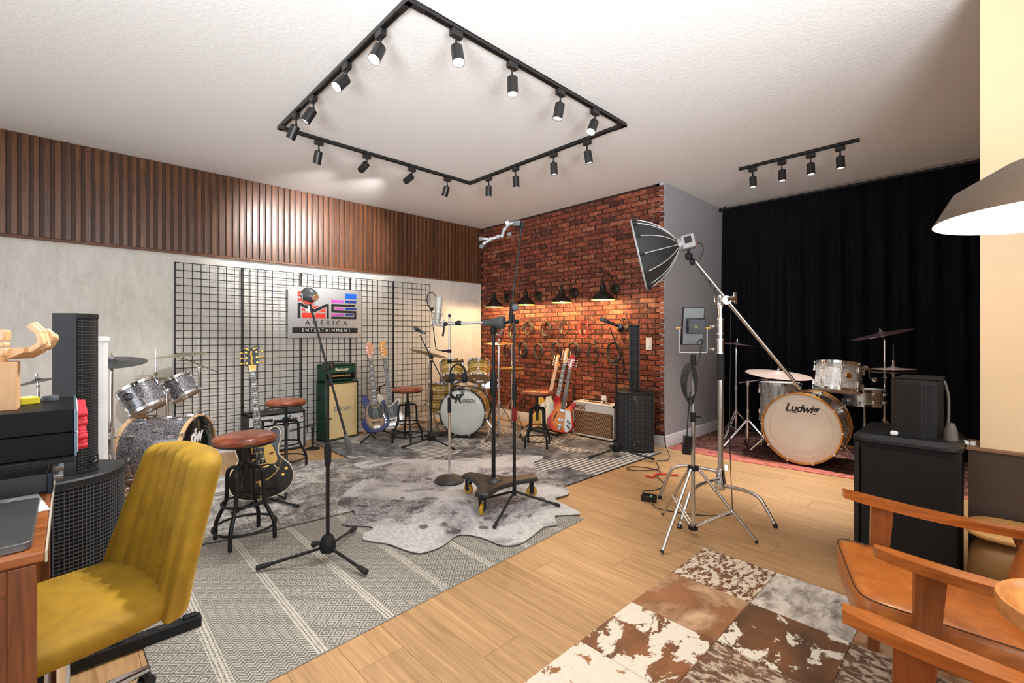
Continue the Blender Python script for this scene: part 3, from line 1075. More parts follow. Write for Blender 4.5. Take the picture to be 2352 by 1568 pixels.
# --- patchwork cowhide rug: every square a patch
def hidemat(name, light_, dk, lo, hi, scale, stretch=(1, 1, 1), tint=None):
    m, nt, bs = newmat(name)
    v = coords(nt, stretch, True)
    a = noise(nt, v, scale, 6, 0.65, 0.35)
    hair = noise(nt, coords(nt, (140, 40, 1), True, (0, 0, 0.5)), 1.0, 3, 0.6)
    tone = noise(nt, v, 5.0, 4, 0.6)
    dd = ramp(nt, tone, [(0.3, tuple(c * 0.55 for c in dk)), (0.7, tint or tuple(min(1, c * 1.5) for c in dk))])
    ll = ramp(nt, hair, [(0.3, tuple(c * 0.86 for c in light_)), (0.7, light_)])
    f = ramp(nt, math_(nt, 'ADD', a, math_(nt, 'MULTIPLY', math_(nt, 'SUBTRACT', hair, 0.5), 0.10)), [(lo, (0, 0, 0)), (hi, (1, 1, 1))])
    lk(nt, mixc(nt, f, ll, dd), bs.inputs['Base Color'])
    bs.inputs['Roughness'].default_value = 0.6
    bs.inputs['Sheen Weight'].default_value = 0.1
    bump(nt, bs, hair, 0.2, 0.003)
    return m


CR = srgb(232, 222, 204)
HM = {'speck': hidemat('hide_speckled', srgb(222, 206, 184), srgb(104, 62, 34), 0.47, 0.53, 26, (1, 1.8, 1)),
      'brown': hidemat('hide_tan', srgb(206, 168, 128), srgb(128, 82, 46), 0.34, 0.56, 5, (1, 1, 1)),
      'bigspot': hidemat('hide_big_spots', CR, srgb(116, 70, 34), 0.50, 0.52, 5.5, (1, 1.5, 1)),
      'spot': hidemat('hide_small_spots', CR, srgb(146, 92, 40), 0.57, 0.60, 13),
      'grey': hidemat('hide_grey', srgb(216, 206, 194), srgb(128, 116, 106), 0.42, 0.62, 8, (1, 2, 1), srgb(160, 150, 142)),
      'mostbrown': hidemat('hide_brown_white', CR, srgb(100, 62, 28), 0.415, 0.435, 7.5, (1, 1.3, 1)),
      'brind': hidemat('hide_brindle', srgb(196, 176, 152), srgb(96, 62, 42), 0.43, 0.52, 20, (2, 1, 1))}
rg = thing('patchwork_rug', 'brown and white patchwork cowhide rug of stitched squares by the armchairs', 'rug', (2.77, 1.20, 0.0))
LAY = {(0, 0): 'speck', (1, 0): 'brown', (2, 0): 'bigspot', (3, 0): 'spot', (4, 0): 'brind', (0, 1): 'grey', (1, 1): 'mostbrown', (2, 1): 'brind', (3, 1): 'mostbrown', (4, 1): 'bigspot',
       (0, 2): 'brown', (1, 2): 'brind', (2, 2): 'speck', (3, 2): 'grey', (4, 2): 'spot', (0, 3): 'grey', (1, 3): 'brind', (2, 3): 'mostbrown', (3, 3): 'brown', (4, 3): 'grey'}
B().box((-1.01, -0.8, 0.0015), (2.02, 1.6, 0.003)).obj('felt_backing', mat('felt_tan', srgb(120, 88, 58), 0.95), rg, smooth=0)
for (i, j), k in LAY.items():
    b = B()
    e = 0.0012
    x0, x1, y0, y1 = -0.405 * (i + 1) + e, -0.405 * i - e, -0.40 * (j + 1) + e, -0.40 * j - e
    b.prism([(x0 - (x0 + x1) / 2, y0 - (y0 + y1) / 2), (x1 - (x0 + x1) / 2, y0 - (y0 + y1) / 2), (x1 - (x0 + x1) / 2, y1 - (y0 + y1) / 2), (x0 - (x0 + x1) / 2, y1 - (y0 + y1) / 2)], 0.003, 0.007, 0.0025)
    b.obj('patch', HM[k], rg, ((x0 + x1) / 2, (y0 + y1) / 2, 0), smooth=0)

# --- red oriental rug below the silver drums
m, nt, bs = newmat('red_oriental_rug')
v = coords(nt)
a = noise(nt, v, 11, 8, 0.75, 1.6)
b_ = noise(nt, coords(nt, (50, 12, 1)), 1.0, 4, 0.7)
se = nd(nt, 'SeparateXYZ')
lk(nt, v, se.inputs[0])
f = math_(nt, 'ADD', math_(nt, 'MULTIPLY', a, 0.7), math_(nt, 'MULTIPLY', b_, 0.3))
inner = ramp(nt, f, [(0.42, srgb(30, 14, 12)), (0.47, srgb(84, 34, 26)), (0.51, srgb(40, 24, 22)), (0.55, srgb(118, 62, 48)), (0.58, srgb(176, 136, 116)), (0.62, srgb(66, 30, 26))])
border = ramp(nt, f, [(0.42, srgb(110, 36, 34)), (0.50, srgb(186, 112, 96)), (0.58, srgb(134, 52, 46))])
edge = math_(nt, 'LESS_THAN', se.outputs[0], 0.24)
lk(nt, mixc(nt, edge, inner, border), bs.inputs['Base Color'])
bs.inputs['Roughness'].default_value = 0.95
bump(nt, bs, f, 0.3, 0.003)
rg = thing('oriental_rug', 'red and brown worn oriental rug under the silver sparkle drums', 'rug', (4.93, 2.55, 0))
slab([(0, 0), (0.02, -0.8), (0.14, -1.70), (0.18, -2.9), (1.52, -2.9), (1.52, 0)], 0, 0.008, m, 'pile', rg)
B().tube([(0, 0, 0.005), (0.02, -0.8, 0.005), (0.14, -1.70, 0.005), (0.18, -2.9, 0.005)], 0.006, 6).obj('bound_edge', mat('rug_edge_pink', srgb(196, 108, 98), 0.9), rg)
# ============================================================ LEATHER BAR STOOLS
m, nt, bs = newmat('cognac_leather')
v = coords(nt, (1, 1, 1), True)
a = noise(nt, v, 9, 6, 0.65, 0.4)
lk(nt, ramp(nt, a, [(0.3, srgb(96, 42, 24)), (0.55, srgb(150, 74, 42)), (0.75, srgb(186, 108, 66))]), bs.inputs['Base Color'])
bs.inputs['Roughness'].default_value = 0.28
bs.inputs['Coat Weight'].default_value = 0.25
bump(nt, bs, noise(nt, v, 160, 3), 0.1, 0.002)
COGNAC = m


def make_stool():
    g = thing('bar_stool', '', 'stool', group='round leather stools with black pipe frames')
    s = B().lathe([(0, 0.660), (0.10, 0.659), (0.150, 0.655), (0.172, 0.645), (0.180, 0.630), (0.178, 0.618), (0.172, 0.612)], 40).obj('seat', COGNAC, g)
    B().ring((0, 0, 0.636), 0.1795, 0.0025, n=40, m=5).obj('seam', COGNAC, s)
    B().lathe([(0, 0.613), (0.170, 0.613), (0.172, 0.604), (0.165, 0.598), (0, 0.598)], 40).obj('seat_plate', BLACK, g)
    B().cyl((0, 0, 0.30), (0, 0, 0.60), 0.014, n=12).obj('screw_post', BLACK, g)
    B().cyl((0, 0, 0.40), (0, 0, 0.48), 0.026, n=14).cyl((0, 0, 0.465), (0, 0, 0.475), 0.034, n=14).obj('hub', BLACK, g)
    B().cyl((0, 0, 0.44), (0.10, 0.05, 0.475), 0.004, n=8).ball((0.10, 0.05, 0.475), 0.010, n=8, m=6).obj('height_lever', BLACK, g)
    for k in range(4):
        a = PI / 4 + k * PI / 2
        c, s_ = math.cos(a), math.sin(a)
        pts = [(0.02, 0.445), (0.07, 0.448), (0.095, 0.438), (0.107, 0.405), (0.110, 0.33), (0.112, 0.26), (0.125, 0.215), (0.165, 0.13), (0.177, 0.09), (0.180, 0.0)]
        pts = crom([(r * c, r * s_, z) for r, z in pts], 3, False)
        B().tube(pts, 0.0125, 8).obj('leg', BLACK, g)
    B().ring((0, 0, 0.235), 0.128, 0.0078, n=36, m=8).obj('upper_ring', BLACK, g)
    B().ring((0, 0, 0.085), 0.176, 0.0078, n=36, m=8).obj('foot_ring', BLACK, g)
    return g


ST = [((0.795, 3.255), 0.1, 1.0, 'round brown leather stool with black pipe legs behind the mustard chair'),
      ((1.507, 4.726), 0.5, 1.0, 'round cognac leather stool in front of the silver-faced amplifier'),
      ((2.92, 4.845), 0.45, 1.0, 'round brown leather stool between the basses and the honey wood drums'),
      ((3.89, 3.62), 0.62, 0.985, 'round brown leather stool in front of the red sunburst guitar')]
st0 = make_stool()
for i, ((x, y), a, s, lab) in enumerate(ST):
    o = st0 if i == 0 else copy_tree(st0)
    o.location = (x, y, 0.0148 if i < 2 else 0.0105)
    o.rotation_euler = (0, 0, a)
    o.scale = (s, s, s)
    o['label'] = lab
ST_OBJ = st0

# ============================================================ MICROPHONE STANDS
def tripod_feet(g, hub_z, feet, r=0.0085, foot=True):
    for f in feet:
        f = Vector(f)
        d = (f - Vector((0, 0, hub_z))).normalized()
        B().cyl(Vector((0, 0, hub_z)), f - d * 0.02, r, n=10).obj('leg', BLACK, g)
        if foot:
            B().lathe([(0, 0.0), (r * 1.3, 0.0), (r * 1.75, 0.03), (r * 1.75, 0.07), (0, 0.075)], 12, f - d * 0.075, d).obj('rubber_foot', RUBBER, g)


def boom_stand(loc, label, feet, h, pivot_dz, lo, hi, mic, hubr=0.045):
    """tripod stand with a boom through a clamp; lo, hi: boom ends relative to the base"""
    g = thing('microphone_stand', label, 'microphone stand', loc, 0, 'black tripod boom microphone stands')
    B().lathe([(0, 0.055), (hubr * .8, 0.055), (hubr, 0.075), (hubr * .98, 0.105), (hubr * .75, 0.135), (0.02, 0.152), (0.0, 0.152)], 20).obj('tripod_hub', MATTE, g)
    B().cyl((-hubr, 0, 0.12), (-hubr - 0.03, 0, 0.12), 0.012, n=10).ball((-hubr - 0.032, 0, 0.12), 0.018, n=10, m=6).obj('hub_knob', MATTE, g)
    tripod_feet(g, 0.085, feet)
    B().cyl((0, 0, 0.14), (0, 0, h * 0.62), 0.0105, n=12).obj('lower_pole', BLACK, g)
    B().lathe([(0.011, h * .62 - 0.10), (0.018, h * .62 - 0.08), (0.020, h * .62), (0.014, h * .62 + 0.035), (0.008, h * .62 + 0.04)], 12).obj('clutch', MATTE, g)
    B().cyl((0, 0, h * 0.62), (0, 0, h), 0.0085, n=12).obj('upper_pole', BLACK, g)
    pv = Vector((0, 0, h + pivot_dz))
    B().cyl((0, 0, h - 0.03), (0, 0, h + 0.005), 0.016, n=12).obj('collar', MATTE, g)
    lo, hi = Vector(lo), Vector(hi)
    d = (hi - lo).normalized()
    side = d.cross(Vector((0, 0, 1))).normalized()
    cl = B()
    cl.box(pv, (0.05, 0.04, 0.045), Matrix([[d.x, side.x, d.cross(side).x], [d.y, side.y, d.cross(side).y], [d.z, side.z, d.cross(side).z]]), ch=0.006)
    cl.cyl(pv - side * 0.03, pv + side * 0.035, 0.022, n=14)
    c_ = cl.obj('boom_clamp', MATTE, g)
    B().cyl(pv + side * 0.035, pv + side * 0.055, 0.026, 0.022, n=10).obj('clamp_knob', MATTE, c_)
    B().cyl(lo, hi, 0.0065, n=10).obj('boom', BLACK, g)
    B().lathe([(0, -0.01), (0.010, -0.01), (0.0155, 0.015), (0.0155, 0.075), (0.008, 0.095)], 10, lo, d).obj('counterweight', GREYP, g)
    return g


def foot3(r, a0):
    return [(r * math.cos(a0 + k * 2 * PI / 3), r * math.sin(a0 + k * 2 * PI / 3), 0.022) for k in range(3)]


def handheld_mic(p, q, label, m=None):
    """wireless hand microphone from head p to tail q"""
    p, q = Vector(p), Vector(q)
    d = (q - p).normalized()
    L = (q - p).length
    g = thing('microphone', label, 'microphone', p)
    o = Vector((0, 0, 0))
    B().lathe([(0, 0), (0.014, 0.003), (0.022, 0.014), (0.0245, 0.03), (0.0245, 0.048), (0.021, 0.056)], 16, o, d).obj('grille', GREYP, g)
    B().lathe([(0.022, 0.055), (0.022, 0.065), (0.018, 0.075), (0.016, L - 0.03), (0.0145, L - 0.028)], 16, o, d).obj('handle', GLOSSB, g)
    B().lathe([(0.0145, L - 0.03), (0.0145, L - 0.004), (0.0, L)], 16, o, d).obj('tail', mat('blue_grey_ring', srgb(96, 124, 150), 0.35, 0.3), g)
    return g


# front stand with the round retro microphone
base = Vector((1.06, 2.62, 0.0062))
g = boom_stand(base, 'black tripod boom stand in the foreground holding a round retro microphone',
               [(-0.335, 0.145, 0.022), (0.083, -0.318, 0.022), (0.29, 0.27, 0.022)], 1.03, 0.085,
               Vector((1.150, 2.53, 0.64)) - base, Vector((0.985, 2.688, 1.475)) - base, None, 0.045)
mc = thing('retro_microphone', 'round dark grey retro microphone in a yoke on the front boom stand', 'microphone', (0.983, 2.690, 1.515))
dirm = (Vector((0.35, -0.75, -0.30))).normalized()
EGG = mat('satin_graphite', (0.055, 0.058, 0.062), 0.38, 0.3)
B().lathe([(0, -0.048), (0.022, -0.044), (0.038, -0.028), (0.042, -0.005), (0.038, 0.018), (0.029, 0.036), (0.020, 0.046)], 24, (0, 0, 0.01), dirm).obj('capsule_body', EGG, mc)
B().lathe([(0.020, 0.044), (0.020, 0.052), (0.013, 0.053), (0.012, 0.048), (0, 0.047)], 20, (0, 0, 0.01), dirm).obj('connector_ring', mat('tan_ring', srgb(196, 160, 120), 0.4, 0.4), mc)
for k in range(3):
    B().ring(Vector((0, 0, 0.01)) + dirm * (0.024 + 0.006 * k), 0.0355 - 0.003 * k, 0.0012, dirm, 24, 4, (0.3, 2.0)).obj('vent_slot', GLOSSB, mc)
sidem = dirm.cross(Vector((0, 0, 1))).normalized()
B().tube([sidem * 0.052 + Vector((0, 0, 0.01)), sidem * 0.050 + Vector((0, 0, -0.02)), sidem * 0.03 + Vector((0, 0, -0.042)), Vector((0, 0, -0.05)), sidem * -0.03 + Vector((0, 0, -0.042)), sidem * -0.050 + Vector((0, 0, -0.02)), sidem * -0.052 + Vector((0, 0, 0.01))], 0.0028, 6).obj('yoke', STEEL, mc)
for s in (-1, 1):
    B().cyl(sidem * 0.040 * s + Vector((0, 0, 0.01)), sidem * 0.060 * s + Vector((0, 0, 0.01)), 0.004, n=8).obj('yoke_screw', STEEL, mc)
B().cyl((0, 0, -0.05), (0.0, 0.0, -0.09), 0.006, n=8).box((-0.005, 0.0, -0.075), (0.035, 0.008, 0.012)).obj('swivel', STEEL, mc)

# stand with hand microphone before the honey wood drums
base = Vector((3.04, 4.52, 0.0103))
g = boom_stand(base, 'black tripod boom stand with a hand microphone beside the honey wood drums',
               [(-0.37, 0.05, 0.022), (0.02, -0.43, 0.022), (0.36, 0.27, 0.022)], 0.985, 0.045,
               at(1022, 884, 5.36) - base, at(965, 770, 5.38) - base, None, 0.05)
handheld_mic(at(951, 752, 5.38), at(976, 766, 5.30), 'black hand microphone on the boom before the honey wood drums')
# stand with hand microphone beside the column speaker
base = Vector((4.17, 2.735, 0.0103))
g = boom_stand(base, 'black tripod boom stand with a hand microphone in front of the white amplifier',
               [(-0.33, 0.12, 0.022), (0.11, -0.38, 0.022), (0.26, 0.26, 0.022)], 0.965, 0.045,
               at(1464, 928, 4.84) - base, at(1401, 752, 4.88) - base, None, 0.05)
handheld_mic(at(1377, 731, 4.9), at(1428, 752, 4.84), 'black hand microphone with grey tail in front of the brick wall')

# --- round-base stand with pop filter and headphones
bx = Vector((2.38, 3.26, 0.0202))
g = thing('pop_filter_stand', 'chrome straight stand on a round black base carrying pop filter', 'microphone stand', bx)
B().lathe([(0, 0.052), (0.02, 0.050), (0.055, 0.046), (0.085, 0.042), (0.115, 0.030), (0.130, 0.012), (0.128, 0.0), (0, 0)], 40).obj('round_base', mat('worn_cast_iron', (0.05, 0.048, 0.045), 0.45, 0.3, var=(12, 0.4)), g)
for r in (0.055, 0.085):
    B().ring((0, 0, 0.0465 if r < 0.06 else 0.042), r, 0.0018, n=36, m=5).obj('base_groove', mat('dull_bronze', (0.20, 0.13, 0.07), 0.4, 0.8), g)
B().cyl((0, 0, 0.05), (0, 0, 0.62), 0.0115, n=14).obj('lower_tube', CHROME, g)
B().cyl((0, 0, 0.60), (0, 0, 0.73), 0.016, n=14).obj('clutch', MATTE, g)
B().cyl((0, 0, 0.72), (0, 0, 1.435), 0.0085, n=14).obj('upper_tube', STEEL, g)
B().cyl((0, 0, 1.43), (0, 0, 1.455), 0.011, n=12).obj('end_cap', MATTE, g)
zc = at(1030, 806, 4.0).z - bx.z
B().box((0, 0, zc), (0.03, 0.03, 0.03), ch=0.004).cyl((0, 0, zc), tuple((at(1016, 806, 3.97) - bx)), 0.009, n=10).obj('filter_clamp', MATTE, g)
pts = [at(1020, 806, 3.98) - bx, at(1004, 803, 3.97) - bx, at(1000, 792, 3.97) - bx, at(996, 760, 3.97) - bx, at(992, 728, 3.97) - bx, at(990, 706, 3.97) - bx]
B().tube(crom(pts, 4, False), 0.004, 8).obj('filter_gooseneck', BLACK, g)
fc = at(992, 690, 3.97) - bx
ax = Vector((0.35, -0.9, 0.05)).normalized()
fr_ = B().ring(fc, 0.072, 0.0045, ax, 36, 6).obj('filter_hoop', BLACK, g)
B().lathe([(0, 0), (0.071, 0.0)], 36, fc, ax).obj('filter_mesh', mat('sheer_nylon_mesh', (0.34, 0.36, 0.38), 0.6, alpha=0.55), fr_)
B().box(fc + Vector((0, 0, -0.075)), (0.022, 0.022, 0.03), ch=0.004).obj('hoop_mount', MATTE, g)
zh = at(1033, 830, 4.0).z - bx.z
ph_ = at(1062, 830, 3.98) - bx
B().box((0, 0, zh), (0.028, 0.028, 0.035), ch=0.003).cyl((0, 0, zh), ph_, 0.007, n=8).cyl(ph_, ph_ + Vector((0, 0, 0.02)), 0.007, n=8).obj('headphone_hook', MATTE, g)


def headphones(loc, label, band=0.085, ax=Vector((0.72, -0.69, 0)), m=MATTE):
    g = thing('headphones', label, 'headphones', loc)
    ax = ax.normalized()
    up = Vector((0, 0, 1))
    pts = []
    for k in range(17):
        a = PI * k / 16
        pts.append(ax * band * math.cos(a) * 0.85 + up * (band * math.sin(a) * 1.05 - band * 1.05 + 0.006))
    for k in range(len(pts)):
        pass
    B().tube(pts, 0.008, 8).obj('headband', m, g)
    nrm = ax
    for s in (-1, 1):
        c = ax * band * 0.72 * s + up * (-band * 1.45)
        d = (ax * -s + Vector((0, 0, -0.15))).normalized()
        cup = B().lathe([(0, -0.028), (0.03, -0.026), (0.041, -0.012), (0.041, 0.004)], 24, c, d).obj('ear_cup', m, g)
        B().lathe([(0.043, 0.002), (0.046, 0.012), (0.040, 0.022), (0.026, 0.020), (0.022, 0.008), (0, 0.008)], 24, c, d).obj('ear_pad', RUBBER, cup)
        B().tube([ax * band * 0.85 * s + up * (-band * 1.0), ax * band * 0.86 * s + up * (-band * 1.25), c], 0.006, 6).obj('yoke_arm', GREYP, g)
    return g


headphones(at(1052, 838, 3.98), 'black studio headphones hanging on the chrome pop filter stand', 0.078, Vector((0.5, -0.3, 0)))
# coiled lead hanging with the headphones
ch = at(1046, 905, 3.97)
b = B()
for k in range(4):
    b.ring(ch + Vector((0.005 * k, -0.004 * k, 0.008 * k)), 0.045 + 0.004 * k, 0.004, (0.7, 0.7, 0.1 * k - 0.1), 28, 6)
tag(b.obj('headphone_cable', RUBBER, None), 'coiled black headphone cable hanging below the headphones on the chrome stand', 'cable')

# --- heavy boom stand on a wheeled triangular base
bx = Vector((2.335, 2.63, 0.0202))
g = thing('studio_boom_stand', 'heavy black studio boom stand on a triangular base with yellow wheels', 'microphone stand', bx)
wh = [Vector((2.105, 2.49, 0)) - Vector((bx.x, bx.y, 0)), Vector((2.305, 2.90, 0)) - Vector((bx.x, bx.y, 0)), Vector((2.62, 2.50, 0)) - Vector((bx.x, bx.y, 0))]
CAST = mat('cast_black_base', (0.022, 0.021, 0.021), 0.42, bmp=(60, 0.2, 0.003))
outline = []
for k in range(3):
    w = wh[k]
    d = w.normalized()
    n = Vector((-d.y, d.x, 0))
    nx = wh[(k - 1) % 3]
    outline += [tuple((w * 1.08 - n * 0.05)[:2]), tuple((w * 1.13 - n * 0.025)[:2]), tuple((w * 1.13 + n * 0.025)[:2]), tuple((w * 1.08 + n * 0.05)[:2]), tuple((w * 0.45 + n * 0.085)[:2])]
    nw = wh[(k + 1) % 3]
    dn = nw.normalized()
    nn = Vector((-dn.y, dn.x, 0))
    outline += [tuple((nw * 0.45 - nn * 0.085)[:2])]
# order the outline by angle so that it is a simple star polygon
outline.sort(key=lambda p: math.atan2(p[1], p[0]))
bp = B().prism(outline, 0.135, 0.165, 0.012).obj('triangular_base', CAST, g, smooth=30)
B().lathe([(0.07, 0.160), (0.055, 0.178), (0.03, 0.186), (0.018, 0.19)], 24).obj('base_boss', CAST, g)
YEL = mat('translucent_yellow_wheel', srgb(196, 150, 40), 0.3)
for k, w in enumerate(wh):
    c = Vector((w.x, w.y, 0.043))
    ax = Vector((-w.y, w.x, 0)).normalized() if k != 2 else Vector((0.6, 0.8, 0))
    fk = B()
    for s in (-1, 1):
        fk.box(c + ax * 0.020 * s + Vector((0, 0, 0.045)), (0.03, 0.006, 0.095), (0, 0, math.atan2(ax.y, ax.x) - PI / 2))
    fk.cyl(c + Vector((0, 0, 0.08)), c + Vector((0, 0, 0.115)), 0.02, n=12)
    f_ = fk.obj('caster_fork', MATTE, g)
    B().lathe([(0, -0.013), (0.026, -0.014), (0.041, -0.010), (0.043, 0), (0.041, 0.010), (0.026, 0.014), (0, 0.013)], 28, c, ax).obj('wheel', YEL, f_)
    B().lathe([(0, -0.016), (0.022, -0.0155), (0.022, 0.0155), (0, 0.016)], 16, c, ax).obj('wheel_hub', GREYP, f_)
    B().box(c + Vector((0, 0, 0.088)) + w.normalized() * 0.03, (0.05, 0.035, 0.006), (0, 0, math.atan2(w.y, w.x))).obj('brake_pedal', MATTE, f_)
B().cyl((0, 0, 0.16), (0, 0, 0.92), 0.0155, n=14).obj('lower_pole', BLACK, g)
B().lathe([(0.017, 0.80), (0.026, 0.83), (0.028, 0.90), (0.022, 0.98), (0.013, 1.0)], 14).obj('clutch', MATTE, g)
B().cyl((0, 0, 0.95), (0, 0, 1.345), 0.0125, n=14).obj('upper_pole', BLACK, g)
B().box((0, 0, 1.31), (0.045, 0.045, 0.05), ch=0.008).obj('pole_head', MATTE, g)
top = at(1131, 741, 3.5) - bx
L_, R_ = at(1030, 743, 3.62) - bx, at(1205, 737, 3.42) - bx
d = (R_ - L_).normalized()
B().cyl(L_, at(1186, 738, 3.43) - bx, 0.0105, n=12).obj('boom', STEEL, g)
B().lathe([(0.012, 0.0), (0.017, 0.008), (0.020, 0.03), (0.016, 0.05), (0.012, 0.052)], 14, at(1046, 742, 3.6) - bx, d).obj('boom_collar', MATTE, g)
B().lathe([(0.013, -0.06), (0.024, -0.055), (0.026, -0.03), (0.024, 0.0), (0.030, 0.005), (0.034, 0.04), (0.047, 0.075), (0.050, 0.105), (0.047, 0.112), (0.03, 0.118), (0.03, 0.10), (0.0, 0.10)], 28, at(1126, 741, 3.5) - bx, d).obj('boom_grip', mat('graphite_rubber', (0.05, 0.052, 0.055), 0.55), g)
B().cyl(at(1160, 740, 3.46) - bx, at(1184, 738, 3.43) - bx, 0.012, n=12).ball(at(1187, 738, 3.43) - bx, 0.019).obj('boom_tail', MATTE, g)
B().tube([L_, at(1020, 744, 3.63) - bx, at(1019, 760, 3.63) - bx, at(1017, 772, 3.63) - bx], 0.008, 8).obj('boom_tip', BLACK, g)
B().ball(at(1024, 744, 3.63) - bx, 0.017).obj('tip_joint', MATTE, g)
# condenser microphone in its shock mount
mp = at(1004, 742, 3.64)
mic = thing('condenser_microphone', 'champagne silver condenser microphone in a wire shock mount on the heavy boom', 'microphone', mp)
CHAMP = mat('champagne_mic', (0.42, 0.40, 0.36), 0.35, 0.5)
tilt = Vector((0.075, -0.05, 0.99)).normalized()
B().lathe([(0, -0.01), (0.024, -0.008), (0.027, 0.0), (0.027, 0.10), (0.028, 0.105)], 24, (0, 0, 0.0), tilt).obj('mic_body', CHAMP, mic)
B().lathe([(0.028, 0.105), (0.029, 0.11), (0.029, 0.195), (0.024, 0.206), (0, 0.208)], 24, (0, 0, 0.0), tilt).obj('mic_grille', mat('mic_mesh', (0.44, 0.43, 0.40), 0.5, 0.4, bmp=(900, 0.6, 0.001)), mic)
b = B()
wires = []
for k in range(4):
    a = k * PI / 2 + 0.4
    c_, s_ = math.cos(a), math.sin(a)
    wires.append([(0.055 * c_, 0.055 * s_, 0.085), (0.032 * c_, 0.032 * s_, 0.03), (0.058 * c_, 0.058 * s_, -0.03)])
SM = mat('shock_mount_grey', (0.36, 0.37, 0.37), 0.35, 0.5)
for w in wires:
    B().tube(w, 0.0035, 6).obj('shock_mount_arm', SM, mic)
for zz, rr in ((0.03, 0.034), (-0.02, 0.05), (0.075, 0.036)):
    B().ring((0, 0, zz), rr, 0.003, tilt, 28, 6).obj('shock_mount_ring', SM, mic)
for k in range(8):
    a = k * PI / 4
    B().tube([(0.034 * math.cos(a), 0.034 * math.sin(a), 0.03), (0.05 * math.cos(a + 0.4), 0.05 * math.sin(a + 0.4), -0.02)], 0.0014, 5).obj('elastic_cord', WHITEP, mic)
B().tube([(0.045, -0.03, 0.0), at(1018, 742, 3.63) - mp], 0.006, 8).ball(tuple(Vector((0.045, -0.035, 0.012))), 0.012, n=10, m=6).obj('mount_bracket', SM, mic)

# --- slim black stand with a clamp arm at the top
bx = Vector((2.338, 2.405, 0.0202))
g = thing('clamp_arm_stand', 'slim black stand with a tilted upper rod and silver jointed clamp arm', 'stand', bx)
B().cyl((0, 0, 0.105), (0, 0, 0.175), 0.0145, n=12).obj('tripod_collar', MATTE, g)
for f in ((2.01, 2.255), (2.60, 2.205), (2.27, 2.70)):
    v_ = Vector((f[0] - bx.x, f[1] - bx.y, 0.018))
    o = Vector((v_.x * 0.04, v_.y * 0.04, 0.13))
    B().cyl(o, v_, 0.0085, n=10).obj('leg', BLACK, g)
    d = (v_ - o).normalized()
    B().cyl(v_ - d * 0.04, v_ + d * 0.008, 0.012, n=10).obj('rubber_foot', RUBBER, g)
B().cyl((0, 0, 0.13), (0, 0, 0.88), 0.0115, n=12).obj('lower_pole', BLACK, g)
B().cyl((0, 0, 0.80), (0, 0, 0.92), 0.0165, n=12).obj('clutch', MATTE, g)
B().box((0, -0.0, 0.70), (0.0245, 0.0245, 0.10)).obj('red_label', mat('red_outline_label', srgb(120, 24, 22), 0.5), g, smooth=0)
p1 = at(1180, 722, 3.37) - bx
B().cyl((0, 0, 0.90), p1, 0.0085, n=12).obj('upper_pole', BLACK, g)
p2, p3 = at(1172, 738, 3.36) - bx, at(1199, 512, 3.36) - bx
dj = (p3 - p2).normalized()
cl = B().cyl(at(1172, 742, 3.36) - bx, at(1177, 693, 3.36) - bx, 0.015, n=12).obj('swivel_joint', MATTE, g)
B().lathe([(0, -0.025), (0.022, -0.02), (0.028, 0.0), (0.022, 0.02), (0, 0.025)], 18, at(1183, 706, 3.35) - bx, Vector((0.69, 0.72, 0))).obj('joint_knob', GREYP, cl)
B().cyl(at(1176, 695, 3.36) - bx, p3, 0.0075, n=10).obj('upper_rod', BLACK, g)
B().box(p3 + Vector((0, 0, -0.012)), (0.03, 0.03, 0.045), ch=0.004).obj('rod_clamp', MATTE, g)
B().box(at(1186, 513, 3.36) - bx, (0.055, 0.02, 0.035), (0, 0, R(-44)), ch=0.003).obj('clamp_plate', GREYP, g)
arm = [at(1177, 512, 3.36), at(1168, 516, 3.35), at(1158, 528, 3.34), at(1153, 542, 3.33), at(1143, 544, 3.32), at(1126, 550, 3.31), at(1112, 559, 3.30)]
arm = [p - bx for p in arm]
for a, c in zip(arm, arm[1:]):
    B().cyl(a, c, 0.011, n=10).ball(c, 0.0155, n=10, m=6).obj('arm_link', SILVERP, g)
for p in ((1104, 548), (1106, 566), (1170, 538), (1165, 512)):
    B().lathe([(0, -0.012), (0.014, -0.010), (0.017, 0), (0.014, 0.010), (0, 0.012)], 14, at(*p, 3.31) - bx, Vector((0.69, 0.72, 0.2))).obj('clamp_knob', GREYP if p[1] > 530 else SILVERP, g)
B().cyl(at(1104, 548, 3.31) - bx, at(1126, 549, 3.31) - bx, 0.009, n=8).cyl(at(1106, 566, 3.31) - bx, at(1114, 556, 3.31) - bx, 0.009, n=8).obj('phone_clamp_jaw', SILVERP, g)
# ============================================================ DRUM KITS
def sparkle(name, base, hi, scale=520, rough=0.22, tint=0.25):
    m, nt, bs = newmat(name)
    v = coords(nt)
    vo = nd(nt, 'TexVoronoi', Scale=scale)
    lk(nt, v, vo.inputs['Vector'])
    sp_ = nd(nt, 'SeparateColor')
    lk(nt, vo.outputs['Color'], sp_.inputs[0])
    c = ramp(nt, sp_.outputs[0], [(0.25, base), (0.6, tuple((a + b) / 2 for a, b in zip(base, hi))), (0.92, hi)])
    hue = mixc(nt, tint, c, vo.outputs['Color'], 'OVERLAY')
    lk(nt, hue, bs.inputs['Base Color'])
    lk(nt, math_(nt, 'MULTIPLY', sp_.outputs[1], 0.8), bs.inputs['Metallic'])
    bs.inputs['Roughness'].default_value = rough
    bs.inputs['Coat Weight'].default_value = 0.8
    bs.inputs['Coat Roughness'].default_value = 0.05
    return m


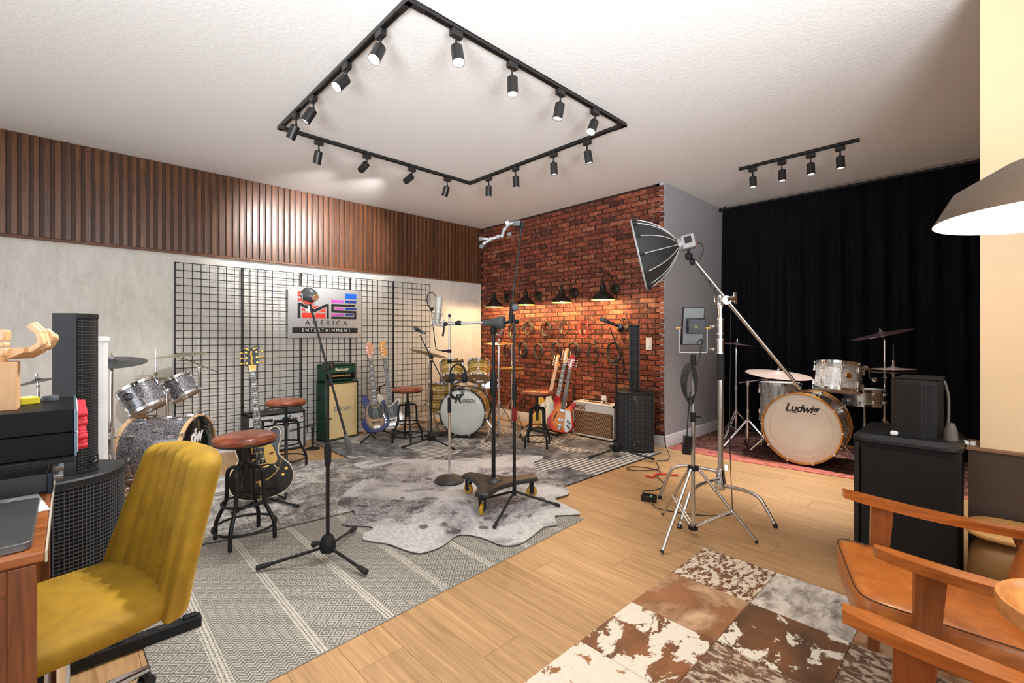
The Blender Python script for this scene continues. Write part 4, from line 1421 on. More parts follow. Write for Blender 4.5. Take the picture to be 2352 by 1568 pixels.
DARKSP = sparkle('black_diamond_sparkle', (0.012, 0.013, 0.015), (0.42, 0.44, 0.47), 330, tint=0.16)
SILVSP = sparkle('silver_sparkle', (0.30, 0.29, 0.28), (0.90, 0.89, 0.86), 380, tint=0.15)
m, nt, bs = newmat('honey_lacquer_strata')
se = nd(nt, 'SeparateXYZ')
v = coords(nt)
lk(nt, v, se.inputs[0])
w = math_(nt, 'ADD', se.outputs[2], math_(nt, 'MULTIPLY', noise(nt, v, 6, 3), 0.025))
s_ = math_(nt, 'SINE', math_(nt, 'MULTIPLY', w, 165.0))
s2 = math_(nt, 'SINE', math_(nt, 'MULTIPLY', w, 61.0))
lk(nt, ramp(nt, math_(nt, 'ADD', math_(nt, 'MULTIPLY', math_(nt, 'ADD', s_, s2), 0.2), 0.5), [(0.15, srgb(112, 84, 30)), (0.5, srgb(168, 132, 62)), (0.85, srgb(204, 172, 104))]), bs.inputs['Base Color'])
bs.inputs['Roughness'].default_value = 0.25
bs.inputs['Coat Weight'].default_value = 0.6
HONEY = m
COATW = mat('coated_white_head', srgb(228, 222, 210), 0.55, var=(6, 0.02))
SMOOW = mat('smooth_white_head', srgb(204, 206, 196), 0.25, coat=0.3)
CLEARH = mat('clear_head_tan', srgb(196, 160, 122), 0.3, coat=0.3, var=(8, 0.08))
SMOKE = mat('clear_head_smoky', srgb(140, 118, 88), 0.2, coat=0.5, var=(8, 0.1))
EBONYH = mat('black_gloss_head', (0.006, 0.006, 0.007), 0.08, coat=0.6)
MAPLEH = wood('amber_maple_hoop', srgb(176, 112, 26), srgb(214, 150, 52), (3, 3, 3), 0.3, False, coat=0.4)
MAPLEN = wood('natural_maple', srgb(180, 142, 100), srgb(214, 180, 138), (4, 4, 4), 0.4, False)
BLKH = mat('black_hoop', (0.012, 0.012, 0.013), 0.25, coat=0.3)
DINK = mat('drum_print_black', (0.01, 0.01, 0.012), 0.4)


def drum(name, label, cat, c, axis, r, dep, shell, top, bot, hoop, lugs=8, group=None, chrome_lug=True, lugm=None, hoopw=0.014):
    """drum with its batter head on +axis; the Empty sits in the middle of the shell"""
    ax = Vector(axis).normalized()
    g = thing(name, label, cat, c, 0, group, rot=ax.to_track_quat('Z', 'Y').to_euler())
    hd = dep / 2
    B().lathe([(r, -hd + 0.004), (r, hd - 0.004), (r - 0.007, hd - 0.004), (r - 0.007, -hd + 0.004), (r, -hd + 0.004)], 48).obj('shell', shell, g)
    B().lathe([(0, hd + 0.001), (r - 0.006, hd + 0.001), (r + 0.003, hd - 0.004), (r + 0.003, hd - 0.012)], 48).obj('batter_head', top, g)
    B().lathe([(0, -hd - 0.001), (r - 0.006, -hd - 0.001), (r + 0.003, -hd + 0.004), (r + 0.003, -hd + 0.012)], 48).obj('resonant_head', bot, g)
    for s in (-1, 1):
        z = s * hd
        B().lathe([(r + 0.005, z - s * hoopw), (r + 0.012, z - s * hoopw), (r + 0.012, z + s * 0.010), (r + 0.003, z + s * 0.012), (r + 0.003, z - s * hoopw), (r + 0.005, z - s * hoopw)], 48).obj('hoop', hoop, g)
    lm = lugm or CHROME
    for k in range(lugs):
        a = 2 * PI * (k + 0.5) / lugs
        c_, s_ = math.cos(a), math.sin(a)
        for s in (-1, 1):
            b = B()
            b.box((c_ * (r + 0.010), s_ * (r + 0.010), s * hd * 0.55), (0.020, 0.016, min(0.05, dep * 0.22)), (0, 0, a), ch=0.004)
            b.cyl((c_ * (r + 0.011), s_ * (r + 0.011), s * hd * 0.55), (c_ * (r + 0.011), s_ * (r + 0.011), s * (hd + 0.004)), 0.003, n=6)
            b.box((c_ * (r + 0.010), s_ * (r + 0.010), s * (hd + 0.001)), (0.018, 0.014, 0.014), (0, 0, a), ch=0.003)
            b.obj('lug', lm, g)
    return g


def bass_drum(label, c, ang, r, dep, shell, head, hoop, group, lugs=10, hoopw=0.03, lugm=None):
    """bass drum facing ang (degrees in plan); c is the middle of the front head"""
    n = Vector((math.cos(R(ang)), math.sin(R(ang)), 0))
    cc = Vector(c) - n * dep / 2
    g = thing('bass_drum', label, 'drum', cc, 0, group, rot=n.to_track_quat('Z', 'Y').to_euler())
    hd = dep / 2
    B().lathe([(r, -hd), (r, hd), (r - 0.008, hd), (r - 0.008, -hd), (r, -hd)], 64).obj('shell', shell, g)
    B().lathe([(0, hd + 0.012), (r * 0.6, hd + 0.013), (r - 0.012, hd + 0.012), (r + 0.002, hd + 0.004), (r + 0.002, hd - 0.01)], 64).obj('front_head', head, g)
    B().lathe([(0, -hd - 0.012), (r - 0.012, -hd - 0.012), (r + 0.002, -hd - 0.004)], 64).obj('batter_head', COATW, g)
    for s in (-1, 1):
        z = s * hd
        B().lathe([(r + 0.004, z - s * hoopw * .35), (r + 0.016, z - s * hoopw * .35), (r + 0.016, z + s * hoopw * .65), (r + 0.003, z + s * hoopw * .65), (r + 0.004, z - s * hoopw * .35)], 64).obj('hoop', hoop, g)
    for k in range(lugs):
        a = 2 * PI * k / lugs
        c_, s_ = math.cos(a), math.sin(a)
        for s in (-1, 1):
            b = B()
            b.box((c_ * (r + 0.010), s_ * (r + 0.010), s * (hd - 0.09)), (0.022, 0.018, 0.05), (0, 0, a), ch=0.004)
            b.cyl((c_ * (r + 0.019), s_ * (r + 0.019), s * (hd - 0.09)), (c_ * (r + 0.019), s_ * (r + 0.019), s * (hd + 0.025)), 0.0035, n=6)
            b.box((c_ * (r + 0.013), s_ * (r + 0.013), s * (hd + hoopw * 0.5)), (0.028, 0.020, 0.022), (0, 0, a), ch=0.004)
            b.obj('claw_hook', lugm or CHROME, g)
    # spurs; local y is up
    for s in (-1, 1):
        p0 = Vector((s * (r + 0.01) * 0.92, -r * 0.35, hd - 0.13))
        p1 = Vector((s * (r + 0.17), -r + 0.012 - (0.016), hd - 0.02))
        b = B().box(p0, (0.03, 0.05, 0.04), ch=0.005).cyl(p0, p1, 0.008, n=8)
        sp_o = b.obj('spur', CHROME, g)
        d = (p1 - p0).normalized()
        B().cyl(p1 - d * 0.04, p1 + d * 0.0, 0.012, 0.009, n=8).obj('spur_tip', RUBBER, sp_o)
    return g


def cymbal(g, c, nrm, r, m, bell=0.18, name='cymbal'):
    c, nrm = Vector(c), Vector(nrm).normalized()
    prof = [(0.006, 0.12 * r), (bell * r * 0.5, 0.115 * r), (bell * r * 0.9, 0.07 * r), (bell * r * 1.1, 0.055 * r), (r * 0.6, 0.028 * r), (r, 0.0), (r, -0.002), (r * 0.6, 0.028 * r - 0.003), (bell * r, 0.052 * r), (0.006, 0.10 * r)]
    o = B().lathe(prof, 48, c, nrm).obj(name, m, g)
    top = c + nrm * 0.12 * r
    B().cyl(top - nrm * 0.01, top + nrm * 0.018, 0.013, n=12).obj('felt', mat('grey_felt', (0.30, 0.30, 0.31), 0.9), o)
    B().cyl(top + nrm * 0.018, top + nrm * 0.034, 0.010, n=10).cyl(top + nrm * 0.03, top + nrm * 0.045, 0.005, n=8).obj('wing_nut', CHROME, o)
    return o


def cym_stand(label, base, h, tri_r, tri_z, cym, nrm, r, m, group, boom=None, hat=None, a0=0.3, legs=True):
    base = Vector(base)
    g = thing('cymbal_stand' if not hat else 'hi_hat_stand', label, 'cymbal stand', base, 0, group)
    cyp = Vector(cym) - base
    if legs:
        for k in range(3):
            a = a0 + k * 2 * PI / 3
            f = Vector((tri_r * math.cos(a), tri_r * math.sin(a), 0.012))
            b = B()
            for s in (-1, 1):
                n = Vector((-math.sin(a), math.cos(a), 0)) * 0.012 * s
                b.cyl(Vector((0, 0, tri_z)) + n + f * 0.05, f + n * 0.5, 0.0055, n=6)
                b.cyl(Vector((0, 0, tri_z * 0.32)) + n, f * 0.62 + n + Vector((0, 0, tri_z * 0.36)), 0.004, n=6)
            lo = b.obj('leg', CHROME, g)
            B().box(f, (0.04, 0.022, 0.022), (0, 0, a), ch=0.005).obj('rubber_foot', RUBBER, lo)
        B().cyl((0, 0, tri_z - 0.02), (0, 0, tri_z + 0.03), 0.019, n=12).cyl((0, 0, tri_z * 0.3), (0, 0, tri_z * 0.3 + 0.03), 0.018, n=12).obj('tripod_collar', CHROME, g)
    B().cyl((0, 0, 0.05 if legs else 0), (0, 0, h * 0.55), 0.0135, n=12).obj('lower_tube', CHROME, g)
    B().cyl((0, 0, h * 0.53), (0, 0, h * 0.58), 0.019, n=12).box((0.022, 0, h * 0.555), (0.03, 0.012, 0.018), ch=0.003).obj('memory_lock', CHROME, g)
    B().cyl((0, 0, h * 0.55), (0, 0, h), 0.0105, n=12).obj('upper_tube', CHROME, g)
    nr = Vector(nrm).normalized()
    if boom:
        pv = Vector((0, 0, h))
        tail = Vector(boom) - base
        B().cyl(tail, cyp - nr * 0.03, 0.006, n=8).obj('boom_arm', CHROME, g)
        B().cyl(pv - Vector((0, 0, 0.04)), pv + Vector((0, 0, 0.012)), 0.018, n=12).ball(pv, 0.022, n=12, m=7).obj('boom_tilter', CHROME, g)
        B().cyl(cyp - nr * 0.05, cyp + nr * 0.03, 0.005, n=8).ball(cyp - nr * 0.04, 0.014, n=10, m=6).obj('cymbal_post', CHROME, g)
    else:
        B().cyl((0, 0, h - 0.01), cyp + nr * 0.02, 0.006, n=8).ball((0, 0, h), 0.014, n=10, m=6).obj('cymbal_post', CHROME, g)
    if hat:
        B().cyl((0, 0, h), (0, 0, cyp.z + hat), 0.0042, n=8).obj('pull_rod', CHROME, g)
        cymbal(g, cyp - Vector((0, 0, 0.03)), -nr, r, m, 0.22)
        B().cyl(cyp + Vector((0, 0, 0.05)), cyp + Vector((0, 0, 0.085)), 0.012, n=10).obj('hat_clutch', CHROME, g)
    cymbal(g, cyp, nr, r, m, 0.22 if hat else 0.2)
    return g


# ---------------------------------------------------------------- dark sparkle kit at the left
K1 = 'black diamond sparkle drum kit'
g = bass_drum('black diamond sparkle bass drum with a black front head, behind the mustard chair', (0.785, 4.74, 0.312), -36, 0.28, 0.46, DARKSP, EBONYH, MAPLEN, K1)
WHT = mat('white_drum_print', (0.85, 0.85, 0.85), 0.4)
text('head_logo', 'dw', WHT, g, 0.16, (-0.03, 0.12, 0.2445), (0, 0, 0), shear=0.1, offset=0.006, spacing=0.85)
B().lathe([(0.284, -0.13), (0.285, -0.12)], 64).obj('shell_band', CHROME, g)
for z in (0.10,):
    B().lathe([(0, 0.006), (0.022, 0.005), (0.022, 0)], 20, (-0.19, 0.21, 0.02), (-0.67, 0.74, 0)).obj('vent_badge', CHROME, g)
axd = (-0.40, 0.32, 0.86)
g = drum('tom_drum', 'larger black diamond sparkle tom with a tan lower head above the bass drum', 'drum', at(330, 912, 3.98), axd, 0.152, 0.215, DARKSP, COATW, CLEARH, CHROME, 6, K1)
B().ring((0.166, 0, 0.03), 0.026, 0.006, (1, 0, 0), 20, 6).obj('suspension_ring', GLOSSB, g)
B().lathe([(0, 0.006), (0.017, 0.005), (0.017, 0)], 20, (0.08, -0.142, 0.02), (0.49, -0.87, 0)).obj('badge', CHROME, g)
g = drum('tom_drum', 'smaller black diamond sparkle tom with chrome lugs above the bass drum', 'drum', at(416, 889, 4.34), axd, 0.122, 0.185, DARKSP, COATW, CLEARH, CHROME, 6, K1)
drum('floor_tom', 'black diamond sparkle floor tom mostly hidden behind the white tube', 'drum', (0.02, 4.62, 0.42), (-0.05, 0.05, 1), 0.20, 0.40, DARKSP, COATW, CLEARH, CHROME, 8, K1)
g = bpy.data.objects[-1] if False else None
# tom post between the toms
tp = thing('tom_holder', 'chrome double post holding the two black diamond sparkle toms', 'drum hardware', (0.60, 4.89, 0.578), 0, K1)
B().cyl((0, 0, 0), (0, 0, 0.24), 0.0125, n=12).obj('post', CHROME, tp)
B().box((0, 0, 0.012), (0.07, 0.05, 0.024), ch=0.005).obj('post_bracket', CHROME, tp)
B().ball((0, 0, 0.24), 0.024).obj('ball_clamp', CHROME, tp)
EBLK = mat('rubber_cymbal_black', (0.022, 0.026, 0.026), 0.32)
SILB = mat('pale_bronze_cymbal', (0.56, 0.50, 0.34), 0.3, 1.0, var=(40, 0.1))
cym_stand('black rubber electronic cymbal on a chrome stand, behind the white tube', (at(256, 832, 3.45).x, at(256, 832, 3.45).y, 0.0), 1.03, 0.17, 0.40, at(256, 832, 3.45), (-0.04, -0.16, 1), 0.215, EBLK, K1, a0=0.9)
cym_stand('black rubber electronic cymbal on a chrome stand at the far left', (at(88, 876, 3.7).x, at(88, 876, 3.7).y, 0.0), 0.88, 0.25, 0.45, at(88, 876, 3.7), (-0.22, 0.1, 1), 0.21, EBLK, K1, a0=0.2)
bz = at(458, 948, 4.50)
cym_stand('pale bronze cymbal on a chrome boom stand behind the black diamond bass drum', (bz.x, bz.y, 0.0), at(458, 845, 4.50).z, 0.12, 0.3, at(417, 815, 4.5), (-0.12, -0.02, 1), 0.21, SILB, K1, boom=at(500, 854, 4.45))
cym_stand('small bronze hi-hat pair on a chrome stand behind the black diamond toms', (0.60, 5.62, 0.0), 0.88, 0.12, 0.4, (0.60, 5.62, 0.90), (0.03, 0, 1), 0.165, SILB, K1, hat=0.26, a0=1.2)
# ---------------------------------------------------------------- honey wood kit before the brick wall
K2 = 'honey lacquer drum kit'
fcen = at(1062, 945, 5.74)
fcen.z = 0.326
g = bass_drum('honey lacquer bass drum with a white front head, before the brick corner', fcen, 180 + 37, 0.284, 0.36, HONEY, SMOOW, BLKH, K2, 10)
text('head_logo', 'R', DINK, g, 0.155, (-0.055, 0.165, 0.1945), (0, 0, 0), shear=0.22, offset=0.004)
text('head_logo', 'OGERS', DINK, g, 0.055, (0.085, 0.145, 0.1945), (0, 0, 0), shear=0.22, offset=0.001)
B().lathe([(0, 0), (0.012, 0)], 8, (0.0, 0, 0.1935)) if False else None
drum('tom_drum', 'honey lacquer rack tom at left over the white-headed bass drum', 'drum', at(1038, 852, 5.95), (0.26, 0.42, 0.87), 0.150, 0.215, HONEY, COATW, SMOKE, CHROME, 6, K2)
drum('tom_drum', 'honey lacquer rack tom at right over the white-headed bass drum', 'drum', at(1100, 851, 5.95), (0.34, 0.36, 0.87), 0.146, 0.215, HONEY, COATW, SMOKE, CHROME, 6, K2)
th = at(1071, 905, 6.0)
tp = thing('tom_holder', 'chrome tom holder between the two honey lacquer rack toms', 'drum hardware', (th.x, th.y, 0.60), 0, K2)
B().cyl((0, 0, 0), (0, 0, 0.20), 0.012, n=12).obj('post', CHROME, tp)
B().box((0, 0, 0.2), (0.06, 0.05, 0.05), ch=0.008).obj('bracket', CHROME, tp)
B().cyl((-0.03, 0.03, 0.22), (0.03, -0.03, 0.22), 0.010, n=10).obj('cross_arm', CHROME, tp)
fc = at(1016, 918, 6.1)
g = drum('floor_tom', 'honey lacquer floor tom standing left of the white-headed bass drum', 'drum', (fc.x, fc.y, 0.47), (0.02, 0.02, 1), 0.175, 0.40, HONEY, COATW, CLEARH, CHROME, 8, K2)
for k in range(3):
    a = k * 2 * PI / 3 + 0.5
    B().cyl((0.19 * math.cos(a), 0.19 * math.sin(a), 0.05), (0.19 * math.cos(a), 0.19 * math.sin(a), -0.458), 0.006, n=8).obj('leg', CHROME, g)
sc_ = at(1118, 882, 6.45)
g = drum('snare_drum', 'chrome snare drum behind the right honey lacquer tom', 'drum', (sc_.x, sc_.y, 0.62), (0.08, 0.10, 1), 0.172, 0.13, CHROME, COATW, CLEARH, CHROME, 8, K2)
b = B().cyl((0, 0, -0.07), (0, 0, -0.45), 0.012, n=10)
for k in range(3):
    a = k * 2 * PI / 3
    b.cyl((0, 0, -0.08), (0.16 * math.cos(a), 0.16 * math.sin(a), -0.075), 0.006, n=8).cyl((0, 0, -0.40), (0.22 * math.cos(a), 0.22 * math.sin(a), -0.575), 0.007, n=8)
b.obj('snare_stand', CHROME, g)
c1 = at(983, 812, 6.05)
cym_stand('dull bronze crash cymbal tilted on a chrome stand at left of the honey drums', (c1.x + 0.02, c1.y + 0.02, 0.0105), 1.0, 0.27, 0.42, c1, (0.26, -0.02, 0.95), 0.245, mat('dull_bronze_cymbal', (0.36, 0.26, 0.11), 0.38, 1.0, var=(40, 0.15)), K2, a0=0.5)
c2 = at(1146, 789, 5.75)
cym_stand('gold ride cymbal level on a chrome stand before the brick wall', (c2.x, c2.y, 0.0105), 1.15, 0.27, 0.42, c2, (-0.03, -0.03, 1), 0.20, BRASS, K2, a0=1.3)
c3 = at(1176, 845, 6.1)
cym_stand('gold hi-hat cymbals on a chrome stand before the brick wall', (c3.x, c3.y, 0.0105), 0.80, 0.25, 0.42, c3, (0.0, 0.0, 1), 0.172, BRASS, K2, hat=0.32, a0=0.2)

# ---------------------------------------------------------------- silver sparkle kit before the curtain
K3 = 'silver sparkle drum kit'
g = bass_drum('large silver sparkle bass drum with amber hoops and a white front head', (5.20, 1.29, 0.374), 180, 0.335, 0.40, SILVSP, COATW, MAPLEH, K3, 10, hoopw=0.04)
B().ring((0, 0, 0.2135), 0.275, 0.0015, n=64, m=4).obj('head_ring', mat('head_ring_cream', srgb(206, 198, 182), 0.6), g)
text('head_logo', 'Ludwig', DINK, g, 0.108, (0.005, 0.195, 0.2145), (0, 0, 0), shear=0.3, offset=0.0025, spacing=0.9)
B().box((-0.075, 0.150, 0.2145), (0.10, 0.006, 0.001), ch=0.0003).obj('logo_stroke', DINK, g)
tc_ = at(1925, 866, 4.45)
g = drum('tom_drum', 'silver sparkle rack tom with a gold oval badge, above the large bass drum', 'drum', tc_, (0.20, -0.02, 0.98), 0.187, 0.255, SILVSP, COATW, COATW, CHROME, 8, K3)
# oval badge on the camera side of the tom
dcam = Vector((-tc_.x, -tc_.y, 0)).normalized()
rot = g.rotation_euler.to_matrix().inverted()
db = rot @ (Matrix.Rotation(R(24), 3, 'Z') @ dcam)
db.z = 0
db.normalize()
B().lathe([(0, 0.004), (0.022, 0.003), (0.026, 0)], 24, db * 0.187 + Vector((0, 0, 0.005)), db).obj('oval_badge', GOLD, g)
g = drum('floor_tom', 'silver sparkle floor tom behind the left side of the large bass drum', 'drum', (5.72, 1.62, 0.545), (0.03, 0.02, 1), 0.195, 0.42, SILVSP, COATW, COATW, CHROME, 8, K3)
for k in range(3):
    a = k * 2 * PI / 3 + 0.2
    B().cyl((0.21 * math.cos(a), 0.21 * math.sin(a), 0.05), (0.21 * math.cos(a), 0.21 * math.sin(a), -0.53), 0.006, n=8).obj('leg', CHROME, g)
g = drum('snare_drum', 'chrome snare drum right of the silver sparkle tom', 'drum', (5.98, 0.905, 0.645), (0.03, 0.02, 1), 0.175, 0.15, STEEL, COATW, COATW, CHROME, 10, K3)
b = B().cyl((0, 0, -0.08), (0, 0, -0.50), 0.012, n=10)
for k in range(3):
    a = k * 2 * PI / 3 + 0.6
    b.cyl((0, 0, -0.10), (0.17 * math.cos(a), 0.17 * math.sin(a), -0.082), 0.007, n=8).cyl((0, 0, -0.40), (0.22 * math.cos(a), 0.22 * math.sin(a), -0.615), 0.007, n=8)
b.obj('snare_stand', CHROME, g)
ROSE = mat('bronze_reflection_tint', (0.62, 0.40, 0.44), 0.34, 0.75, var=(30, 0.15))  # bronze with its purple reflections put into the base colour as a rosy tint
PALEB = mat('pale_bronze', (0.74, 0.56, 0.50), 0.36, 0.7, var=(30, 0.1))
b1 = at(1691, 1003, 5.75)
cym_stand('bronze crash cymbal on the straight chrome stand beside the grey wall', (b1.x, b1.y, 0.0085), 1.12, 0.27, 0.32, (b1.x + 0.02, b1.y, 1.175), (0.06, -0.09, 1), 0.225, ROSE, K3, a0=0.9)
b2 = (5.62, 1.925, 0.0085)
cym_stand('large pale bronze cymbal on a chrome boom stand left of the large bass drum', b2, 0.74, 0.30, 0.30, at(1787, 860, 4.85), (-0.05, -0.10, 1), 0.31, PALEB, K3, boom=at(1698, 879, 5.3), a0=2.5)
b3 = at(2032, 965, 4.85)
cym_stand('bronze crash cymbal with a painted rosy reflection, tilted on the tall chrome stand right of the silver tom', (b3.x, b3.y, 0.0085), 1.23, 0.27, 0.38, at(2025, 768, 4.85), (-0.10, 0.22, 1), 0.27, ROSE, K3, a0=0.4)
b4 = at(2052, 965, 4.62)
cym_stand('bronze hi-hat cymbals on a chrome stand before the curtain', (b4.x, b4.y, 0.0085), 0.88, 0.22, 0.38, (b4.x, b4.y, 0.955), (0.0, 0.03, 1), 0.185, PALEB, K3, hat=0.25, a0=0.1)
# clamp arm holding the silver tom
ta = thing('tom_clamp_arm', 'chrome clamp arm joining the silver sparkle tom to the tall cymbal stand', 'drum hardware', at(2005, 850, 4.6), 0, K3)
o_ = at(2005, 850, 4.6)
B().tube([at(1988, 845, 4.5) - o_, at(1996, 846, 4.5) - o_, at(1998, 868, 4.55) - o_, at(2016, 870, 4.65) - o_, at(2034, 868, 4.82) - o_], 0.009, 8).obj('arm', CHROME, ta)
for p in ((1990, 845, 4.5), (2010, 871, 4.62), (2033, 868, 4.82)):
    B().box(at(*p) - o_, (0.04, 0.035, 0.04), ch=0.008).obj('clamp', CHROME, ta)
# ============================================================ GUITARS
def orient(front, lean, roll=0.0):
    """rotation whose local z is the front (leaning back), local y runs up the neck; roll > 0 tips the head to the viewer's right"""
    f = Vector((front[0], front[1], 0)).normalized()
    c, s = math.cos(lean), math.sin(lean)
    z = Vector((f.x * c, f.y * c, s))
    y = Vector((-f.x * s, -f.y * s, c))
    x = y.cross(z)
    Mx = Matrix((x, y, z)).transposed()
    return (Mx @ Matrix.Rotation(-roll, 3, 'Z')).to_euler()


FRET = mat('nickel_fret', (0.7, 0.68, 0.62), 0.3, 1.0)
PEARL = mat('pearl_inlay', (0.50, 0.50, 0.47), 0.25, coat=0.4)
ROSEW = wood('rosewood_board', srgb(40, 24, 18), srgb(74, 46, 32), (40, 4, 40), 0.45)
EBON = mat('ebony_board', (0.014, 0.012, 0.012), 0.35)
MAPN = wood('maple_neck', srgb(196, 146, 70), srgb(224, 180, 104), (40, 4, 40), 0.3, coat=0.4)
MAPA = wood('amber_maple_neck', srgb(198, 124, 26), srgb(232, 164, 56), (40, 4, 40), 0.3, coat=0.5)
fret_me = B().box((0, 0, 0), (1, 0.0016, 0.0018)).mesh('fret', 0)
fret_me.materials.append(FRET)


def guitar(name, label, cat, loc, rot, out, body_m, thick, neck_y, nut_y, nw0, nw1, board_m, neck_m, head, head_m, tuners, nstr, bridge_y, group=None, scale=1.0, edge_m=None, inlay='dot', metal=CHROME, frets=20, face_m=None):
    g = thing(name, label, cat, loc, 0, group, rot=rot)
    g.scale = (scale,) * 3
    bo = B().prism(out, 0.0, thick, 0.006).obj('body', body_m, g, smooth=30)
    if edge_m:
        B().tube([(p[0] * 0.985, p[1] * 0.985 + 0.004, thick - 0.004) for p in out], 0.0045, 5, closed=True).obj('binding', edge_m, g)
    z0 = thick
    B().prism([(-nw0 / 2, neck_y), (nw0 / 2, neck_y), (nw1 / 2, nut_y), (-nw1 / 2, nut_y)], z0 - 0.016, z0 + 0.005).obj('neck', neck_m, g, smooth=0)
    by = neck_y - 0.02
    bd = B().prism([(-nw0 / 2, by), (nw0 / 2, by), (nw1 / 2, nut_y), (-nw1 / 2, nut_y)], z0 + 0.005, z0 + 0.010, 0.0015).obj('fretboard', board_m, g, smooth=0)
    sl = nut_y - bridge_y
    pos = [nut_y - sl * (1 - 2 ** (-k / 12.0)) for k in range(0, 25)]
    for k in range(1, frets + 1):
        y = pos[k]
        if y < by + 0.005:
            break
        w = nw1 + (nw0 - nw1) * (nut_y - y) / (nut_y - neck_y)
        o = link('fret', fret_me, bd, (0, y, z0 + 0.0105))
        o.scale = (w * 0.98, 1, 1)
    for k in (1, 3, 5, 7, 9, 12, 15, 17):
        if k > frets:
            break
        y = (pos[k] + pos[k - 1]) / 2
        w = nw1 + (nw0 - nw1) * (nut_y - y) / (nut_y - neck_y)
        if inlay == 'block':
            B().box((0, y, z0 + 0.0103), (w * 0.62, (pos[k - 1] - pos[k]) * 0.34, 0.001)).obj('inlay', PEARL, bd, smooth=0)
        else:
            B().cyl((0, y, z0 + 0.0095), (0, y, z0 + 0.0108), 0.0032, n=10).obj('inlay', PEARL, bd)
    B().box((0, nut_y, z0 + 0.010), (nw1, 0.005, 0.008)).obj('nut', WHITEP, g, smooth=0)
    hd = B().prism(head, z0 - 0.010, z0 + 0.004, 0.0015).obj('headstock', head_m, g, smooth=30)
    for (tx, ty, d) in tuners:
        t = B().cyl((tx, ty, z0 - 0.014), (tx, ty, z0 + 0.020), 0.0042, n=10).cyl((tx, ty, z0 + 0.003), (tx, ty, z0 + 0.006), 0.0075, n=10)
        t.cyl((tx, ty, z0 - 0.018), (tx + d * 0.028, ty, z0 - 0.018), 0.003, n=6)
        t.ball((tx + d * 0.036, ty, z0 - 0.018), 0.011, (1, 0.8, 0.5), 10, 6)
        t.obj('tuner', metal, hd)
    for k in range(nstr):
        f = (k + 0.5) / nstr - 0.5
        B().tube([(f * nw0 * 1.05, bridge_y, z0 + 0.016), (f * nw1 * 0.85, nut_y, z0 + 0.0145), (tuners[k % len(tuners)][0] * 0.7, nut_y + 0.04, z0 + 0.012)], 0.0007, 4).obj('string', FRET, g)
    return g


def pickup(g, y, w, h, z, m=GLOSSB, rim=None, rot=0.0):
    o = B().box((0, y, z), (w, h, 0.012), (0, 0, rot), ch=0.003).obj('pickup', m, g)
    if rim:
        B().box((0, y, z - 0.003), (w + 0.016, h + 0.014, 0.009), (0, 0, rot), ch=0.002).obj('pickup_ring', rim, g)
    return o


def knob(g, x, y, z, m, r=0.011):
    B().lathe([(0, 0.016), (r * 0.85, 0.016), (r, 0.0)], 16, (x, y, z)).obj('knob', m, g)


def plate(g, pts, z, m, name='pickguard', k=5, d=0.003):
    return B().prism(crom(pts, k), z, z + d, 0.0008).obj(name, m, g, smooth=30)


# --- black hollow-body with gold hardware
HOLB = mat('black_walnut_gloss', (0.007, 0.004, 0.0035), 0.16, coat=0.25, var=(5, 0.5))
CREAMB = mat('cream_binding', srgb(226, 214, 184), 0.4)
out = crom([(0.0, 0.0), (0.11, 0.014), (0.185, 0.062), (0.213, 0.14), (0.195, 0.215), (0.152, 0.268), (0.126, 0.31), (0.130, 0.37), (0.150, 0.43), (0.145, 0.49), (0.112, 0.515), (0.070, 0.49), (0.045, 0.435), (0.030, 0.42),
            (-0.030, 0.50), (-0.075, 0.50), (-0.130, 0.475), (-0.157, 0.42), (-0.150, 0.36), (-0.140, 0.31), (-0.165, 0.265), (-0.200, 0.215), (-0.213, 0.14), (-0.185, 0.062), (-0.11, 0.014)], 4)
b0 = at(606, 1143, 3.52)
hd = crom([(0.024, 0.0), (0.030, 0.03), (0.047, 0.055), (0.040, 0.10), (0.046, 0.15), (0.058, 0.178), (0.030, 0.185), (0.0, 0.170), (-0.030, 0.185), (-0.058, 0.178), (-0.046, 0.15), (-0.040, 0.10), (-0.047, 0.055), (-0.030, 0.03), (-0.024, 0.0)], 3)
NY = 0.945
g = guitar('hollow_body_guitar', 'glossy black hollow-body electric guitar with gold hardware on the grey rug', 'guitar', b0, orient((-0.30, -0.95), R(7), R(-4.5)), out, HOLB, 0.06, 0.40, NY, 0.054, 0.043, EBON, MAPN,
           [(x, y + NY) for x, y in hd], GLOSSB, [(s * 0.034, NY + 0.062 + 0.04 * k, s) for k in range(3) for s in (-1, 1)], 6, 0.215, None, 1.03, CREAMB, 'block', GOLD)
T_ = 0.06
YPL = mat('flame_gold_inlay', srgb(236, 176, 40), 0.3, coat=0.4, var=(60, 0.25))
B().prism([(-0.022, NY + 0.004), (0.022, NY + 0.004), (0.026, NY + 0.045), (-0.026, NY + 0.045)], T_ + 0.004, T_ + 0.006).obj('truss_cover', YPL, g, smooth=0)
B().tube([(0, NY + 0.05, T_ + 0.005), (-0.004, NY + 0.08, T_ + 0.005), (0.005, NY + 0.10, T_ + 0.005), (-0.004, NY + 0.12, T_ + 0.005), (0.002, NY + 0.15, T_ + 0.005)], 0.006, 6).obj('headstock_inlay', YPL, g)
for s in (-1, 1):
    B().prism([(s * 0.012, NY + 0.155), (s * 0.046, NY + 0.174), (s * 0.028, NY + 0.176), (s * 0.012, NY + 0.166)], T_ + 0.004, T_ + 0.006).obj('headstock_wing', YPL, g, smooth=0)
    B().tube(crom([(s * 0.088, 0.30, T_), (s * 0.104, 0.305, T_), (s * 0.100, 0.28, T_), (s * 0.085, 0.25, T_), (s * 0.098, 0.215, T_), (s * 0.115, 0.20, T_), (s * 0.100, 0.19, T_)], 4, False), 0.003, 6).obj('sound_hole_line', CREAMB, g)
